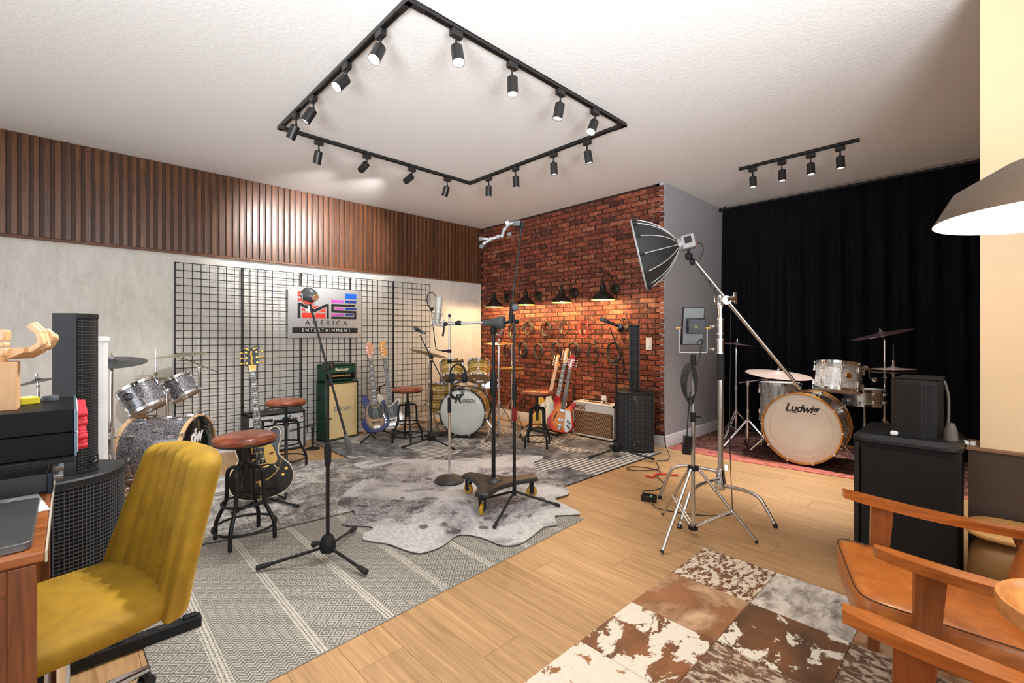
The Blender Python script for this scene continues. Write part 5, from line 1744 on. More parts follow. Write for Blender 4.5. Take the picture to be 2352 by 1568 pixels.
plate(g, [(0.035, 0.42), (0.075, 0.40), (0.105, 0.32), (0.110, 0.265), (0.085, 0.245), (0.040, 0.26), (0.030, 0.33)], T_ + 0.012, mat('gold_pickguard', srgb(206, 164, 84), 0.3, 0.3))
plate(g, [(0.058, 0.315), (0.066, 0.33), (0.085, 0.335), (0.094, 0.322), (0.082, 0.318), (0.084, 0.298), (0.074, 0.316)], T_ + 0.0152, mat('etched_line', srgb(92, 66, 26), 0.5), 'engraving', 3, 0.0006)
pickup(g, 0.275, 0.085, 0.035, T_ + 0.008, GLOSSB, GOLD)
pickup(g, 0.36, 0.085, 0.035, T_ + 0.008, GLOSSB, GOLD)
B().cyl((-0.055, 0.228, T_ + 0.010), (0.055, 0.235, T_ + 0.010), 0.006, n=8).obj('bridge', GOLD, g)
for k in range(6):
    B().cyl((-0.035 + 0.014 * k, 0.231, T_ + 0.006), (-0.035 + 0.014 * k, 0.231, T_ + 0.020), 0.0048, n=8).obj('bridge_saddle', GOLD, g)
B().prism([(-0.03, 0.135), (0.03, 0.145), (0.012, 0.085), (0.022, 0.01), (-0.022, 0.005), (-0.010, 0.085)], T_ + 0.002, T_ + 0.009, 0.002).obj('tailpiece', GOLD, g, smooth=0)
B().cyl((-0.04, 0.132, T_ + 0.012), (0.04, 0.142, T_ + 0.012), 0.006, n=8).obj('vibrato_bar', GOLD, g)
B().tube(crom([(0.04, 0.14, T_ + 0.012), (0.075, 0.165, T_ + 0.018), (0.115, 0.20, T_ + 0.020), (0.130, 0.25, T_ + 0.020), (0.158, 0.285, T_ + 0.020)], 4, False), 0.0042, 6).obj('vibrato_arm', GOLD, g)
for x, y in ((0.165, 0.195), (0.140, 0.155), (0.105, 0.455)):
    knob(g, x, y, T_, GOLD, 0.013)
# its tripod stand
p = Vector((b0.x + 0.02, b0.y + 0.05, 0.0145))
gs = thing('guitar_stand', 'low black tripod guitar stand below the black hollow-body guitar', 'guitar stand', p)
for f in ((0.13, -0.35), (-0.26, -0.16), (0.02, 0.22)):
    v_ = Vector((f[0], f[1], 0.012))
    B().cyl((0, 0, 0.018), v_, 0.008, n=8).obj('leg', BLACK, gs)
    B().cyl(v_ - v_.normalized() * 0.05, v_, 0.013, n=8).obj('rubber_foot', RUBBER, gs)
B().cyl((0, 0.06, 0.05), (0.02, 0.12, 0.60), 0.010, n=8).obj('post', BLACK, gs)
for s in (-1, 1):
    B().tube([(0, 0.03, 0.05), (s * 0.09, 0.0, 0.022), (s * 0.10, -0.13 - 0.025 * s, 0.020), (s * 0.10, -0.145 - 0.03 * s, 0.06)], 0.007, 8).ball((s * 0.10, -0.145 - 0.03 * s, 0.065), 0.013, n=8, m=6).obj('body_cradle', RUBBER, gs)
B().cyl((-0.06, 0.08, 0.60), (0.08, 0.08, 0.60), 0.010, n=8).obj('neck_yoke', RUBBER, gs)

# --- two basses on a double stand
def burst(name, cen, mid, edge, c, rx, ry, figure=0.0):
    m, nt, bs = newmat(name)
    tc = nd(nt, 'TexCoord')
    mp = nd(nt, 'Mapping')
    mp.inputs['Location'].default_value = (-c[0] / rx, -c[1] / ry, 0)
    mp.inputs['Scale'].default_value = (1 / rx, 1 / ry, 0)
    lk(nt, tc.outputs['Object'], mp.inputs['Vector'])
    ln = nd(nt, 'VectorMath', operation='LENGTH')
    lk(nt, mp.outputs[0], ln.inputs[0])
    col = ramp(nt, ln.outputs['Value'], [(0.45, cen), (0.70, mid), (0.88, edge)])
    if figure:
        fg = noise(nt, coords(nt, (30, 140, 10)), 1.0, 5, 0.7, 0.8)
        col = mixc(nt, figure, col, ramp(nt, fg, [(0.4, (0.35, 0.25, 0.15)), (0.55, (1, 1, 1))]), 'MULTIPLY')
    lk(nt, col, bs.inputs['Base Color'])
    bs.inputs['Roughness'].default_value = 0.25
    bs.inputs['Coat Weight'].default_value = 0.2
    return m


offset_bass = crom([(-0.02, 0.0), (0.07, 0.01), (0.135, 0.055), (0.158, 0.12), (0.140, 0.18), (0.105, 0.23), (0.105, 0.28), (0.128, 0.335), (0.128, 0.375), (0.098, 0.385), (0.060, 0.345), (0.030, 0.335),
                    (-0.030, 0.335), (-0.055, 0.385), (-0.085, 0.45), (-0.125, 0.475), (-0.150, 0.445), (-0.145, 0.38), (-0.125, 0.31), (-0.120, 0.25), (-0.145, 0.19), (-0.168, 0.12), (-0.150, 0.055), (-0.10, 0.012)], 4)
DS = 'basses on the double stand'
b1 = at(867, 992, 5.62)
NYB = 0.935
hb = crom([(0.022, 0.0), (0.026, 0.03), (0.055, 0.075), (0.045, 0.14), (0.012, 0.190), (-0.028, 0.185), (-0.050, 0.13), (-0.055, 0.07), (-0.026, 0.03), (-0.022, 0.0)], 3)
BLUEB = burst('blue_burst_burl', srgb(196, 152, 98), srgb(150, 120, 90), srgb(8, 42, 110), (-0.005, 0.21), 0.150, 0.225, 0.6)
PALEM = wood('pale_roasted_maple', srgb(196, 128, 92), srgb(222, 160, 124), (40, 4, 40), 0.4)
g = guitar('bass_guitar', 'blue burst burl bass guitar with a black pickguard beside the green cabinet', 'bass guitar', b1, orient((-0.50, -0.86), R(9), R(-5.5)), offset_bass, BLUEB, 0.042, 0.33, NYB, 0.068, 0.048, MAPN if False else ROSEW, PALEM,
           [(x, y + NYB) for x, y in hb], PALEM, [(-0.035, NYB + 0.05, -1), (-0.035, NYB + 0.09, -1), (-0.030, NYB + 0.13, -1), (0.030, NYB + 0.06, 1), (0.028, NYB + 0.11, 1)], 5, 0.065, DS, 0.985, None, 'block')
plate(g, [(-0.055, 0.36), (-0.03, 0.30), (0.03, 0.30), (0.06, 0.325), (0.10, 0.36), (0.108, 0.33), (0.085, 0.25), (0.085, 0.19), (0.060, 0.165), (-0.05, 0.17), (-0.085, 0.22), (-0.08, 0.31)], 0.042, GLOSSB)
pickup(g, 0.125, 0.095, 0.020, 0.048)
B().box((0, 0.065, 0.048), (0.085, 0.035, 0.014), ch=0.003).obj('bridge', CHROME, g)
for x, y in ((0.095, 0.20), (0.105, 0.17), (0.115, 0.14), (0.110, 0.11)):
    knob(g, x, y, 0.044, CHROME)
b2 = at(903, 985, 5.86)
IVORY = mat('ivory_lacquer', srgb(228, 224, 204), 0.15, coat=0.7)
hb2 = crom([(0.022, 0.0), (0.028, 0.03), (0.052, 0.06), (0.035, 0.10), (0.020, 0.15), (0.040, 0.175), (0.036, 0.21), (-0.005, 0.215), (-0.040, 0.19), (-0.045, 0.10), (-0.035, 0.03), (-0.022, 0.0)], 3)
g = guitar('bass_guitar', 'ivory bass guitar with an amber maple headstock behind the blue burst bass', 'bass guitar', b2, orient((-0.50, -0.86), R(9), R(-7)), offset_bass, IVORY, 0.042, 0.33, NYB, 0.062, 0.042, ROSEW, MAPA,
           [(x, y + NYB) for x, y in hb2], MAPA, [(-0.020, NYB + 0.04 + 0.042 * k, -1) for k in range(4)], 4, 0.065, DS, 0.985)
plate(g, [(-0.06, 0.36), (-0.03, 0.30), (0.03, 0.30), (0.06, 0.325), (0.105, 0.365), (0.112, 0.33), (0.09, 0.25), (0.09, 0.18), (0.060, 0.150), (-0.05, 0.16), (-0.09, 0.22), (-0.085, 0.31)], 0.042, GLOSSB)
pickup(g, 0.20, 0.085, 0.022, 0.048)
pickup(g, 0.115, 0.085, 0.020, 0.048)
B().box((0, 0.065, 0.048), (0.085, 0.035, 0.014), ch=0.003).obj('bridge', CHROME, g)
B().prism([(0.075, 0.20), (0.105, 0.19), (0.135, 0.08), (0.115, 0.07)], 0.042, 0.045).obj('control_plate', CHROME, g, smooth=0)
for k in range(3):
    knob(g, 0.095 + 0.011 * k, 0.175 - 0.035 * k, 0.045, CHROME)
p = Vector(((b1.x + b2.x) / 2 + 0.06, (b1.y + b2.y) / 2 + 0.24, 0.0103))
gs = thing('guitar_stand', 'black double guitar stand holding the two bass guitars', 'guitar stand', p)
for f in ((-0.42, -0.32), (0.22, -0.40), (0.12, 0.12)):
    v_ = Vector((f[0], f[1], 0.012))
    B().cyl((0, 0, 0.10), v_, 0.010, n=8).obj('leg', BLACK, gs)
    B().cyl(v_ - v_.normalized() * 0.05, v_, 0.014, n=8).obj('rubber_foot', RUBBER, gs)
B().cyl((0, 0, 0.06), (0, 0.03, 0.62), 0.011, n=8).obj('post', BLACK, gs)
B().cyl((-0.20, -0.02, 0.05), (0.20, 0.02, 0.05), 0.010, n=8).obj('cradle_bar', RUBBER, gs)
for bb, rr in ((b1, 0.58), (b2, 0.66)):
    c_ = Vector((bb.x, bb.y, 0)) - Vector((p.x, p.y, 0))
    B().tube([(0, 0.03, 0.60), (c_.x * 0.8 + 0.05, c_.y + 0.17, rr), (c_.x + 0.0, c_.y + 0.15, rr)], 0.008, 8).obj('neck_holder', RUBBER, gs)
    B().tube([(0, 0, 0.06), (c_.x - 0.06, c_.y + 0.04, 0.045), (c_.x - 0.06, c_.y - 0.06, 0.045)], 0.008, 8).obj('body_cradle', RUBBER, gs)

# --- three guitars on the pipe rack
RK = 'electric guitars on the pipe rack'
strat = crom([(0.0, 0.0), (0.09, 0.015), (0.145, 0.07), (0.152, 0.14), (0.118, 0.20), (0.110, 0.25), (0.130, 0.32), (0.115, 0.365), (0.075, 0.345), (0.045, 0.305), (0.028, 0.295),
              (-0.028, 0.31), (-0.060, 0.36), (-0.105, 0.40), (-0.138, 0.375), (-0.140, 0.31), (-0.118, 0.25), (-0.125, 0.20), (-0.155, 0.14), (-0.148, 0.07), (-0.09, 0.015)], 4)
sh = crom([(0.020, 0.0), (0.030, 0.02), (0.044, 0.05), (0.020, 0.085), (0.010, 0.14), (0.022, 0.165), (0.012, 0.185), (-0.020, 0.18), (-0.030, 0.10), (-0.028, 0.03), (-0.020, 0.0)], 3)
NYS = 0.80
BUTTER = mat('butterscotch_lacquer', srgb(214, 172, 66), 0.16, coat=0.7, var=(6, 0.1))
b3 = at(1246, 982, 6.0)
g = guitar('electric_guitar', 'butterscotch yellow electric guitar with a maple neck, leftmost on the pipe rack', 'guitar', b3, orient((-0.72, -0.69), R(12), R(13)), strat, BUTTER, 0.042, 0.29, NYS, 0.056, 0.042, MAPA, MAPA,
           [(x, y + NYS) for x, y in sh], MAPA, [(-0.010, NYS + 0.035 + 0.022 * k, -1) for k in range(6)], 6, 0.09, RK, 1.0)
plate(g, [(-0.05, 0.33), (0.0, 0.30), (0.09, 0.31), (0.10, 0.22), (0.08, 0.12), (-0.02, 0.14), (-0.09, 0.25)], 0.042, WHITEP)
for y in (0.12, 0.17, 0.22):
    pickup(g, y, 0.075, 0.018, 0.05, WHITEP)
B().box((0, 0.085, 0.048), (0.075, 0.03, 0.012), ch=0.003).obj('bridge', CHROME, g)
for k in range(3):
    knob(g, 0.085 + 0.01 * k, 0.14 - 0.03 * k, 0.045, WHITEP)
b4 = at(1266, 985, 5.86)
CREAML = mat('aged_white_lacquer', srgb(232, 218, 176), 0.16, coat=0.7)
g = guitar('electric_guitar', 'cream white electric guitar with a bound dark neck, middle one on the pipe rack', 'guitar', b4, orient((-0.72, -0.69), R(11), R(12)), strat, CREAML, 0.042, 0.29, NYS + 0.04, 0.056, 0.042, EBON, MAPN,
           [(x, y + NYS + 0.04) for x, y in sh], MAPN, [(-0.010, NYS + 0.075 + 0.022 * k, -1) for k in range(6)], 6, 0.09, RK, 1.03, None, 'block')
plate(g, [(-0.05, 0.33), (0.0, 0.30), (0.09, 0.31), (0.10, 0.22), (0.08, 0.12), (-0.02, 0.14), (-0.09, 0.25)], 0.042, mat('mint_guard', srgb(216, 222, 200), 0.3))
for y in (0.13, 0.22):
    pickup(g, y, 0.075, 0.035, 0.05, CHROME)
B().box((0, 0.085, 0.048), (0.075, 0.03, 0.012), ch=0.003).obj('bridge', CHROME, g)
rick = crom([(-0.01, 0.0), (0.08, 0.006), (0.150, 0.045), (0.172, 0.115), (0.140, 0.185), (0.115, 0.235), (0.125, 0.30), (0.150, 0.355), (0.125, 0.385), (0.085, 0.350), (0.050, 0.305), (0.028, 0.295),
             (-0.028, 0.305), (-0.050, 0.37), (-0.078, 0.425), (-0.115, 0.435), (-0.128, 0.38), (-0.118, 0.30), (-0.120, 0.235), (-0.150, 0.18), (-0.175, 0.115), (-0.155, 0.045), (-0.09, 0.006)], 4)
FIREG = burst('fireglo_burst', srgb(240, 150, 70), srgb(226, 84, 34), srgb(176, 18, 20), (0, 0.19), 0.18, 0.25)
b5 = at(1285, 992, 5.67)
rh = crom([(0.020, 0.0), (0.034, 0.04), (0.040, 0.10), (0.032, 0.155), (0.0, 0.185), (-0.026, 0.16), (-0.036, 0.10), (-0.032, 0.04), (-0.020, 0.0)], 3)
g = guitar('electric_guitar', 'red to amber sunburst semi-hollow guitar with a white pickguard, rightmost on the rack', 'guitar', b5, orient((-0.88, -0.47), R(12), R(8)), rick, FIREG, 0.042, 0.29, 0.79, 0.052, 0.042, ROSEW, MAPN,
           [(x, y + 0.79) for x, y in rh], FIREG, [(s * 0.030, 0.79 + 0.05 + 0.032 * k, s) for k in range(3) for s in (-1, 1)], 6, 0.085, RK, 1.0)
plate(g, [(0.035, 0.27), (0.075, 0.285), (0.105, 0.25), (0.125, 0.16), (0.145, 0.10), (0.115, 0.03), (0.075, 0.02), (0.050, 0.10), (0.045, 0.19)], 0.042, WHITEP)
B().prism([(-0.014, 0.79 + 0.02), (0.014, 0.79 + 0.02), (0.012, 0.79 + 0.12), (-0.012, 0.79 + 0.13)], 0.046, 0.049).obj('name_plate', WHITEP, g, smooth=0)
for y in (0.15, 0.265):
    pickup(g, y, 0.07, 0.032, 0.050, CHROME)
B().prism(crom([(-0.095, 0.12), (-0.085, 0.19), (-0.062, 0.245), (-0.070, 0.18)], 4), 0.0415, 0.0430).obj('sound_hole', GLOSSB, g, smooth=0)
B().prism([(-0.03, 0.10), (0.03, 0.10), (0.02, 0.03), (-0.012, 0.02)], 0.044, 0.052, 0.002).obj('tailpiece', CHROME, g, smooth=0)
for x, y in ((0.088, 0.15), (0.112, 0.13), (0.095, 0.095), (0.118, 0.075)):
    knob(g, x, y, 0.045, GLOSSB, 0.012)
rp = at(1290, 1000, 5.75)
gs = thing('guitar_rack', 'black pipe guitar rack holding three electric guitars at the brick wall', 'guitar stand', (4.60, 3.96, 0.0))
B().tube(crom([(0.10, 0.26, 0.02), (0.16, 0.26, 0.10), (0.18, 0.26, 0.55), (0.18, 0.24, 0.66), (0.18, 0.20, 0.68), (0.18, -0.11, 0.66), (0.18, -0.16, 0.63), (0.18, -0.17, 0.55), (0.16, -0.17, 0.10), (0.10, -0.17, 0.02)], 3, False), 0.011, 8).obj('back_frame', BLACK, gs)
for dy in (-0.08, 0.06, 0.20):
    B().cyl((0.17, dy, 0.672), (0.06, dy, 0.672), 0.011, n=8).obj('neck_rest', RUBBER, gs)
B().tube([(-0.26, 0.26, 0.045), (0.12, 0.26, 0.03)], 0.012, 8).obj('side_foot', BLACK, gs)
B().tube([(-0.26, -0.20, 0.045), (0.12, -0.17, 0.03)], 0.012, 8).obj('side_foot', BLACK, gs)
B().cyl((-0.24, 0.26, 0.05), (-0.24, -0.24, 0.05), 0.017, n=10).obj('front_rail', RUBBER, gs)
B().cyl((-0.07, 0.26, 0.05), (-0.07, -0.22, 0.05), 0.017, n=10).obj('rear_rail', RUBBER, gs)

# ============================================================ AMPLIFIERS
def amp_box(name, label, loc, rz, w, d, h, tol, piping=None, ch=0.012):
    """front on local -y; the Empty is at the middle of the front lower edge"""
    g = thing(name, label, 'amplifier', loc, rz)
    b = B()
    t = 0.022
    b.box((0, d / 2, t / 2), (w, d, t), ch=0.006).box((0, d / 2, h - t / 2), (w, d, t), ch=0.006)
    b.box((-w / 2 + t / 2, d / 2, h / 2), (t, d, h), ch=0.006).box((w / 2 - t / 2, d / 2, h / 2), (t, d, h), ch=0.006)
    b.box((0, d - 0.01, h / 2), (w - 0.01, 0.016, h - 0.01))
    b.obj('cabinet', tol, g)
    for x in (-w / 2 + 0.04, w / 2 - 0.04):
        for y in (0.04, d - 0.04):
            B().cyl((x, y, -0.012), (x, y, 0.002), 0.014, n=10).obj('foot', RUBBER, g)
    return g


# silver-faced combo
TOLB = mat('black_tolex', (0.030, 0.032, 0.034), 0.6, bmp=(260, 0.5, 0.002))
m, nt, bs = newmat('silver_grille_cloth')
se = nd(nt, 'SeparateXYZ')
lk(nt, coords(nt), se.inputs[0])
st = math_(nt, 'LESS_THAN', absd(nt, fr(nt, se.outputs[0], 0.0135)), 0.13)
lk(nt, mixc(nt, st, ramp(nt, noise(nt, coords(nt), 300, 2), [(0.3, srgb(158, 162, 164)), (0.7, srgb(206, 208, 208))]), srgb(96, 104, 112)), bs.inputs['Base Color'])
bs.inputs['Roughness'].default_value = 0.75
SILCL = m
g = amp_box('guitar_amplifier', 'black and silver-faced combo amplifier behind the cognac stool', (1.645, 5.44, 0.012), 0, 0.60, 0.25, 0.43, TOLB)
B().box((0, 0.012, 0.150), (0.556, 0.02, 0.262)).obj('grille_cloth', SILCL, g, smooth=0)
B().box((0, 0.000, 0.150), (0.560, 0.006, 0.006)).obj('grille_trim', SILVERP, g, smooth=0) if False else None
cp = B().box((0, 0.016, 0.345), (0.556, 0.014, 0.100), (R(-12), 0, 0)).obj('control_panel', mat('brushed_face', (0.60, 0.62, 0.64), 0.35, 0.7), g, smooth=0)
for k in range(9):
    x = -0.06 + 0.032 * k
    B().cyl((x, 0.012, 0.345), (x, -0.014, 0.340), 0.010, n=12).obj('control_knob', GLOSSB, g)
for k in range(4):
    x = -0.24 + 0.03 * k
    B().cyl((x, 0.012, 0.345), (x, 0.002, 0.343), 0.006, n=10).obj('input_jack', CHROME, g)
B().box((0.10, 0.004, 0.377), (0.13, 0.003, 0.012), (R(-12), 0, 0)).obj('blue_script', mat('pale_blue_print', srgb(150, 196, 214), 0.5), g, smooth=0)
B().cyl((0.26, 0.010, 0.35), (0.26, 0.0, 0.348), 0.009, n=12).obj('pilot_lamp', mat('red_jewel', srgb(150, 30, 30), 0.2), g)
B().tube(crom([(-0.10, 0.125, 0.43), (-0.09, 0.125, 0.455), (0.0, 0.125, 0.465), (0.09, 0.125, 0.455), (0.10, 0.125, 0.43)], 4, False), 0.008, 8).obj('handle', TOLB, g)
B().box((-0.10, 0.12, 0.44), (0.10, 0.05, 0.02), (0, 0, 0.2), ch=0.006).box((0.03, 0.10, 0.44), (0.12, 0.04, 0.02), (0, 0, -0.1), ch=0.006).obj('foot_switch', MATTE, g) if False else None

handheld_mic((1.38, 5.50, 0.470), (1.52, 5.54, 0.464), 'black hand microphone lying on top of the silver-faced amplifier')
# short stand with a boom before the silver amplifier
sp_b = Vector((1.985, 5.33, 0.0))
g = thing('short_microphone_stand', 'short black round-base stand with a level boom before the silver-faced amplifier', 'microphone stand', sp_b)
B().lathe([(0, 0.02), (0.05, 0.018), (0.078, 0.008), (0.08, 0), (0, 0)], 28).obj('round_base', MATTE, g)
B().cyl((0, 0, 0.015), (0, 0, 0.14), 0.011, n=10).cyl((0, 0, 0.10), (0, 0, 0.22), 0.015, n=10).obj('post', MATTE, g)
B().ball((0, 0, 0.235), 0.020).obj('swivel', MATTE, g)
B().cyl(at(665, 990, 4.95) - sp_b, at(762, 961, 5.15) - sp_b, 0.007, n=8).obj('boom', BLACK, g)
B().cyl(at(667, 989, 4.96) - sp_b, at(682, 985, 4.98) - sp_b, 0.014, n=10).obj('instrument_microphone', GREYP, g)

# green half stack
GREEN = mat('racing_green_tolex', srgb(20, 62, 48), 0.5, bmp=(240, 0.5, 0.002))
STRAW = mat('straw_grille_cloth', srgb(226, 202, 150), 0.8, var=(300, 0.12), bmp=(500, 0.4, 0.001))
LOGOW = mat('cream_logo', srgb(232, 226, 206), 0.4)
g = amp_box('speaker_cabinet', 'tall green speaker cabinet with a straw-coloured grille behind the front stand', (2.425, 5.54, 0.012), R(10.5), 0.462, 0.20, 0.705, GREEN)
B().box((0, 0.010, 0.3525), (0.418, 0.012, 0.661)).obj('grille_cloth', STRAW, g, smooth=0)
for x in (-0.2085, 0.2085):
    B().box((x, 0.003, 0.3525), (0.006, 0.005, 0.665)).obj('gold_piping', GOLD, g, smooth=0)
for z in (0.0215, 0.6835):
    B().box((0, 0.003, z), (0.42, 0.005, 0.006)).obj('gold_piping', GOLD, g, smooth=0)
B().box((-0.224, 0.105, 0.52), (0.02, 0.10, 0.06)).obj('side_handle', GLOSSB, g, smooth=0)
text('logo_outline', 'Blackstar', GLOSSB, g, 0.056, (0.0, 0.0015, 0.375), RX, offset=0.0045, spacing=1.06)
text('maker_logo', 'Blackstar', LOGOW, g, 0.056, (0.0, -0.001, 0.375), RX, offset=0.0008, spacing=1.06)
g = amp_box('amplifier_head', 'green amplifier head with brass knobs on top of the green cabinet', (2.425 - 0.008, 5.575, 0.730), R(10.5), 0.435, 0.165, 0.205, GREEN)
B().box((0, 0.010, 0.135), (0.39, 0.012, 0.085)).obj('front_panel', mat('green_front', srgb(20, 72, 56), 0.45), g, smooth=0)
B().box((0, 0.006, 0.060), (0.39, 0.010, 0.055)).obj('control_panel', GLOSSB, g, smooth=0)
for k in range(9):
    x = -0.12 + 0.03 * k
    B().cyl((x, 0.004, 0.062), (x, -0.014, 0.062), 0.0095, n=12).obj('control_knob', mat('cream_brass_knob', srgb(222, 200, 140), 0.3, 0.5), g)
text('maker_logo', 'Blackstar', LOGOW, g, 0.052, (0.02, 0.002, 0.137), RX, offset=0.0015)
B().tube(crom([(-0.08, 0.095, 0.205), (-0.075, 0.095, 0.225), (0.0, 0.095, 0.235), (0.075, 0.095, 0.225), (0.08, 0.095, 0.205)], 4, False), 0.007, 8).obj('handle', MATTE, g)

# white combo with diamond grille
TOLW = mat('white_tolex', srgb(226, 222, 216), 0.5, bmp=(240, 0.4, 0.002))
m, nt, bs = newmat('brown_diamond_grille')
se = nd(nt, 'SeparateXYZ')
lk(nt, coords(nt), se.inputs[0])
d1 = math_(nt, 'ADD', math_(nt, 'MULTIPLY', se.outputs[0], 1.7), se.outputs[2])
d2 = math_(nt, 'SUBTRACT', math_(nt, 'MULTIPLY', se.outputs[0], 1.7), se.outputs[2])
ln_ = math_(nt, 'MAXIMUM', math_(nt, 'LESS_THAN', absd(nt, fr(nt, d1, 0.056)), 0.07), math_(nt, 'LESS_THAN', absd(nt, fr(nt, d2, 0.056)), 0.07))
lk(nt, mixc(nt, ln_, ramp(nt, noise(nt, coords(nt), 260, 2), [(0.3, srgb(84, 48, 24)), (0.7, srgb(124, 76, 42))]), srgb(206, 178, 140)), bs.inputs['Base Color'])
bs.inputs['Roughness'].default_value = 0.8
DIAM = m
g = amp_box('guitar_amplifier', 'white combo amplifier with a brown diamond grille before the brick wall', (4.675, 3.42, 0.0205), R(-90), 0.63, 0.20, 0.425, TOLW)
B().box((0, 0.008, 0.168), (0.565, 0.012, 0.285)).obj('grille_cloth', DIAM, g, smooth=0)
B().box((0, 0.006, 0.358), (0.588, 0.012, 0.092)).obj('front_panel', TOLW, g, smooth=0)
B().box((0, 0.001, 0.312), (0.575, 0.006, 0.006)).obj('gold_trim', GOLD, g, smooth=0)
text('maker_logo', 'VOX', mat('antique_gold', srgb(150, 112, 56), 0.35, 0.6), g, 0.072, (-0.185, -0.001, 0.357), RX, offset=0.004)
B().box((0, 0.10, 0.426), (0.40, 0.06, 0.004)).obj('top_vent', mat('brown_panel', srgb(110, 70, 52), 0.5), g, smooth=0)
B().tube(crom([(-0.11, 0.10, 0.428), (-0.10, 0.10, 0.45), (0.0, 0.10, 0.462), (0.10, 0.10, 0.45), (0.11, 0.10, 0.428)], 4, False), 0.008, 8).obj('handle', MATTE, g)
for x in (-0.312, 0.312):
    for z in (0.012, 0.413):
        B().box((x, 0.012, z), (0.03, 0.035, 0.03), ch=0.008).obj('corner_guard', MATTE, g)

# ============================================================ COLUMN LOUDSPEAKERS
PABLK = mat('pa_black_texture', (0.014, 0.015, 0.017), 0.5, spec=0.3, bmp=(420, 0.4, 0.001))
GRD = mat('grille_rib', (0.075, 0.078, 0.084), 0.42, 0.3)
GDK = mat('grille_dark_foam', (0.010, 0.011, 0.013), 0.8)


def curved(w, d, bulge, n=14):
    """plan outline: flat back at y=d, bowed front around y=0; returns outline and front arc"""
    arc = []
    for k in range(n + 1):
        u = -1 + 2 * k / n
        arc.append((u * w / 2, bulge * (u * u)))
    return arc + [(w / 2, d), (-w / 2, d)], arc


def ribs(g, w, bulge, z0, z1, nx, nz, off, name='grille', r=0.0018):
    b = B()
    n = 16
    for k in range(nz + 1):
        z = z0 + (z1 - z0) * k / nz
        b.tube([(-w / 2 + w * i / n, bulge * ((2 * i / n - 1) ** 2) - off, z) for i in range(n + 1)], r, 4)
    for k in range(nx + 1):
        u = -1 + 2 * k / nx
        b.tube([(u * w / 2, bulge * u * u - off, z0), (u * w / 2, bulge * u * u - off, z1)], r, 4)
    return stuff(b.obj(name, GRD, g, smooth=0))


def column_speaker(lab_sub, lab_col, loc, rz, nx, nz, cx=0.0, cy=0.06, wire=None, colside=PABLK, cnx=10, cnz=56):
    g = thing('subwoofer', lab_sub, 'loudspeaker', loc, rz, 'column loudspeaker bases')
    w, d, bul, h = 0.40, 0.43, 0.085, 0.655
    o, a = curved(w, d, bul)
    B().prism(o, 0.0, 0.03, 0.004).obj('base_plate', PABLK, g, smooth=30)
    o2, a2 = curved(w - 0.012, d - 0.006, bul)
    B().prism([(x, y + 0.012) for x, y in o2], 0.03, h - 0.035).obj('cabinet', GDK, g, smooth=30)
    B().prism([(x * 1.0, y) for x, y in o], h - 0.035, h, 0.008).obj('top_plate', PABLK, g, smooth=30)
    ribs(g, w - 0.012, bul, 0.034, h - 0.038, nx, nz, -0.004, r=0.0027)
    for s in (-1, 1):
        B().box((s * (w / 2 - 0.004), (d + bul) / 2 + 0.01, h / 2), (0.012, d - bul - 0.02, h - 0.07)).obj('side_panel', PABLK, g, smooth=0)
    B().box((0, -0.003, 0.10), (0.05, 0.004, 0.05)).obj('badge', GLOSSB, g, smooth=0)
    B().tube(crom([(0.012, -0.006, 0.118), (-0.010, -0.006, 0.116), (0.010, -0.006, 0.10), (-0.012, -0.006, 0.086), (-0.016, -0.006, 0.084)], 4, False), 0.002, 5).obj('badge_mark', SILVERP, g)
    Rz = Matrix.Rotation(rz, 3, 'Z')
    cl = Vector(loc) + Rz @ Vector((cx, cy, h + 0.001))
    c = thing('column_speaker', lab_col, 'loudspeaker', cl, rz, 'slim column loudspeakers')
    cw, cd, ch = 0.116, 0.13, 0.742
    o3, a3 = curved(cw, cd, 0.028, 8)
    B().prism([(x * 0.98, y + 0.010) for x, y in o3], 0.0, ch).obj('cabinet', GDK, c, smooth=30)
    for s in (-1, 1):
        B().box((s * (cw / 2 - 0.004), 0.085, ch / 2), (0.010, cd - 0.025, ch)).obj('side_panel', colside, c, smooth=0)
    B().prism(o3, ch - 0.022, ch, 0.004).obj('end_cap', PABLK, c, smooth=30)
    B().prism(o3, 0, 0.014).obj('end_cap', PABLK, c, smooth=30)
    ribs(c, cw - 0.008, 0.026, 0.015, ch - 0.022, cnx, cnz, -0.004, r=0.0013)
    B().box((0, -0.002, 0.055), (0.034, 0.003, 0.04)).obj('badge', GLOSSB, c, smooth=0)
    B().tube(crom([(0.008, -0.004, 0.068), (-0.007, -0.004, 0.066), (0.007, -0.004, 0.055), (-0.009, -0.004, 0.045)], 4, False), 0.0015, 5).obj('badge_mark', SILVERP, c)
    return g, c


column_speaker('black curved subwoofer with a square-hole grille behind the mustard chair', 'slim black column loudspeaker beside the wooden hand', (0.140, 2.90, 0.0), R(49.5), 30, 34, -0.015, 0.062)
WSIDE = wood('dark_walnut_side', srgb(48, 28, 18), srgb(84, 54, 36), (30, 30, 3), 0.5)
column_speaker('black curved subwoofer in front of the brick wall beside the grey corner', 'slim black column loudspeaker in front of the brick wall beside the light switch', (4.43, 2.672, 0.0103), R(-60), 26, 44, -0.01, 0.10, colside=WSIDE, cnx=8, cnz=40)
wt = thing('white_tube', 'white plastic tube standing between the left column loudspeaker and the drums', 'tube', (0.125, 3.49, 0.0))
B().cyl((0, 0, 0), (0, 0, 1.265), 0.0315, n=24).obj('tube', WHITEP, wt)
B().lathe([(0, 1.29), (0.036, 1.288), (0.037, 1.262), (0.033, 1.258)], 24).obj('cap', WHITEP, wt)

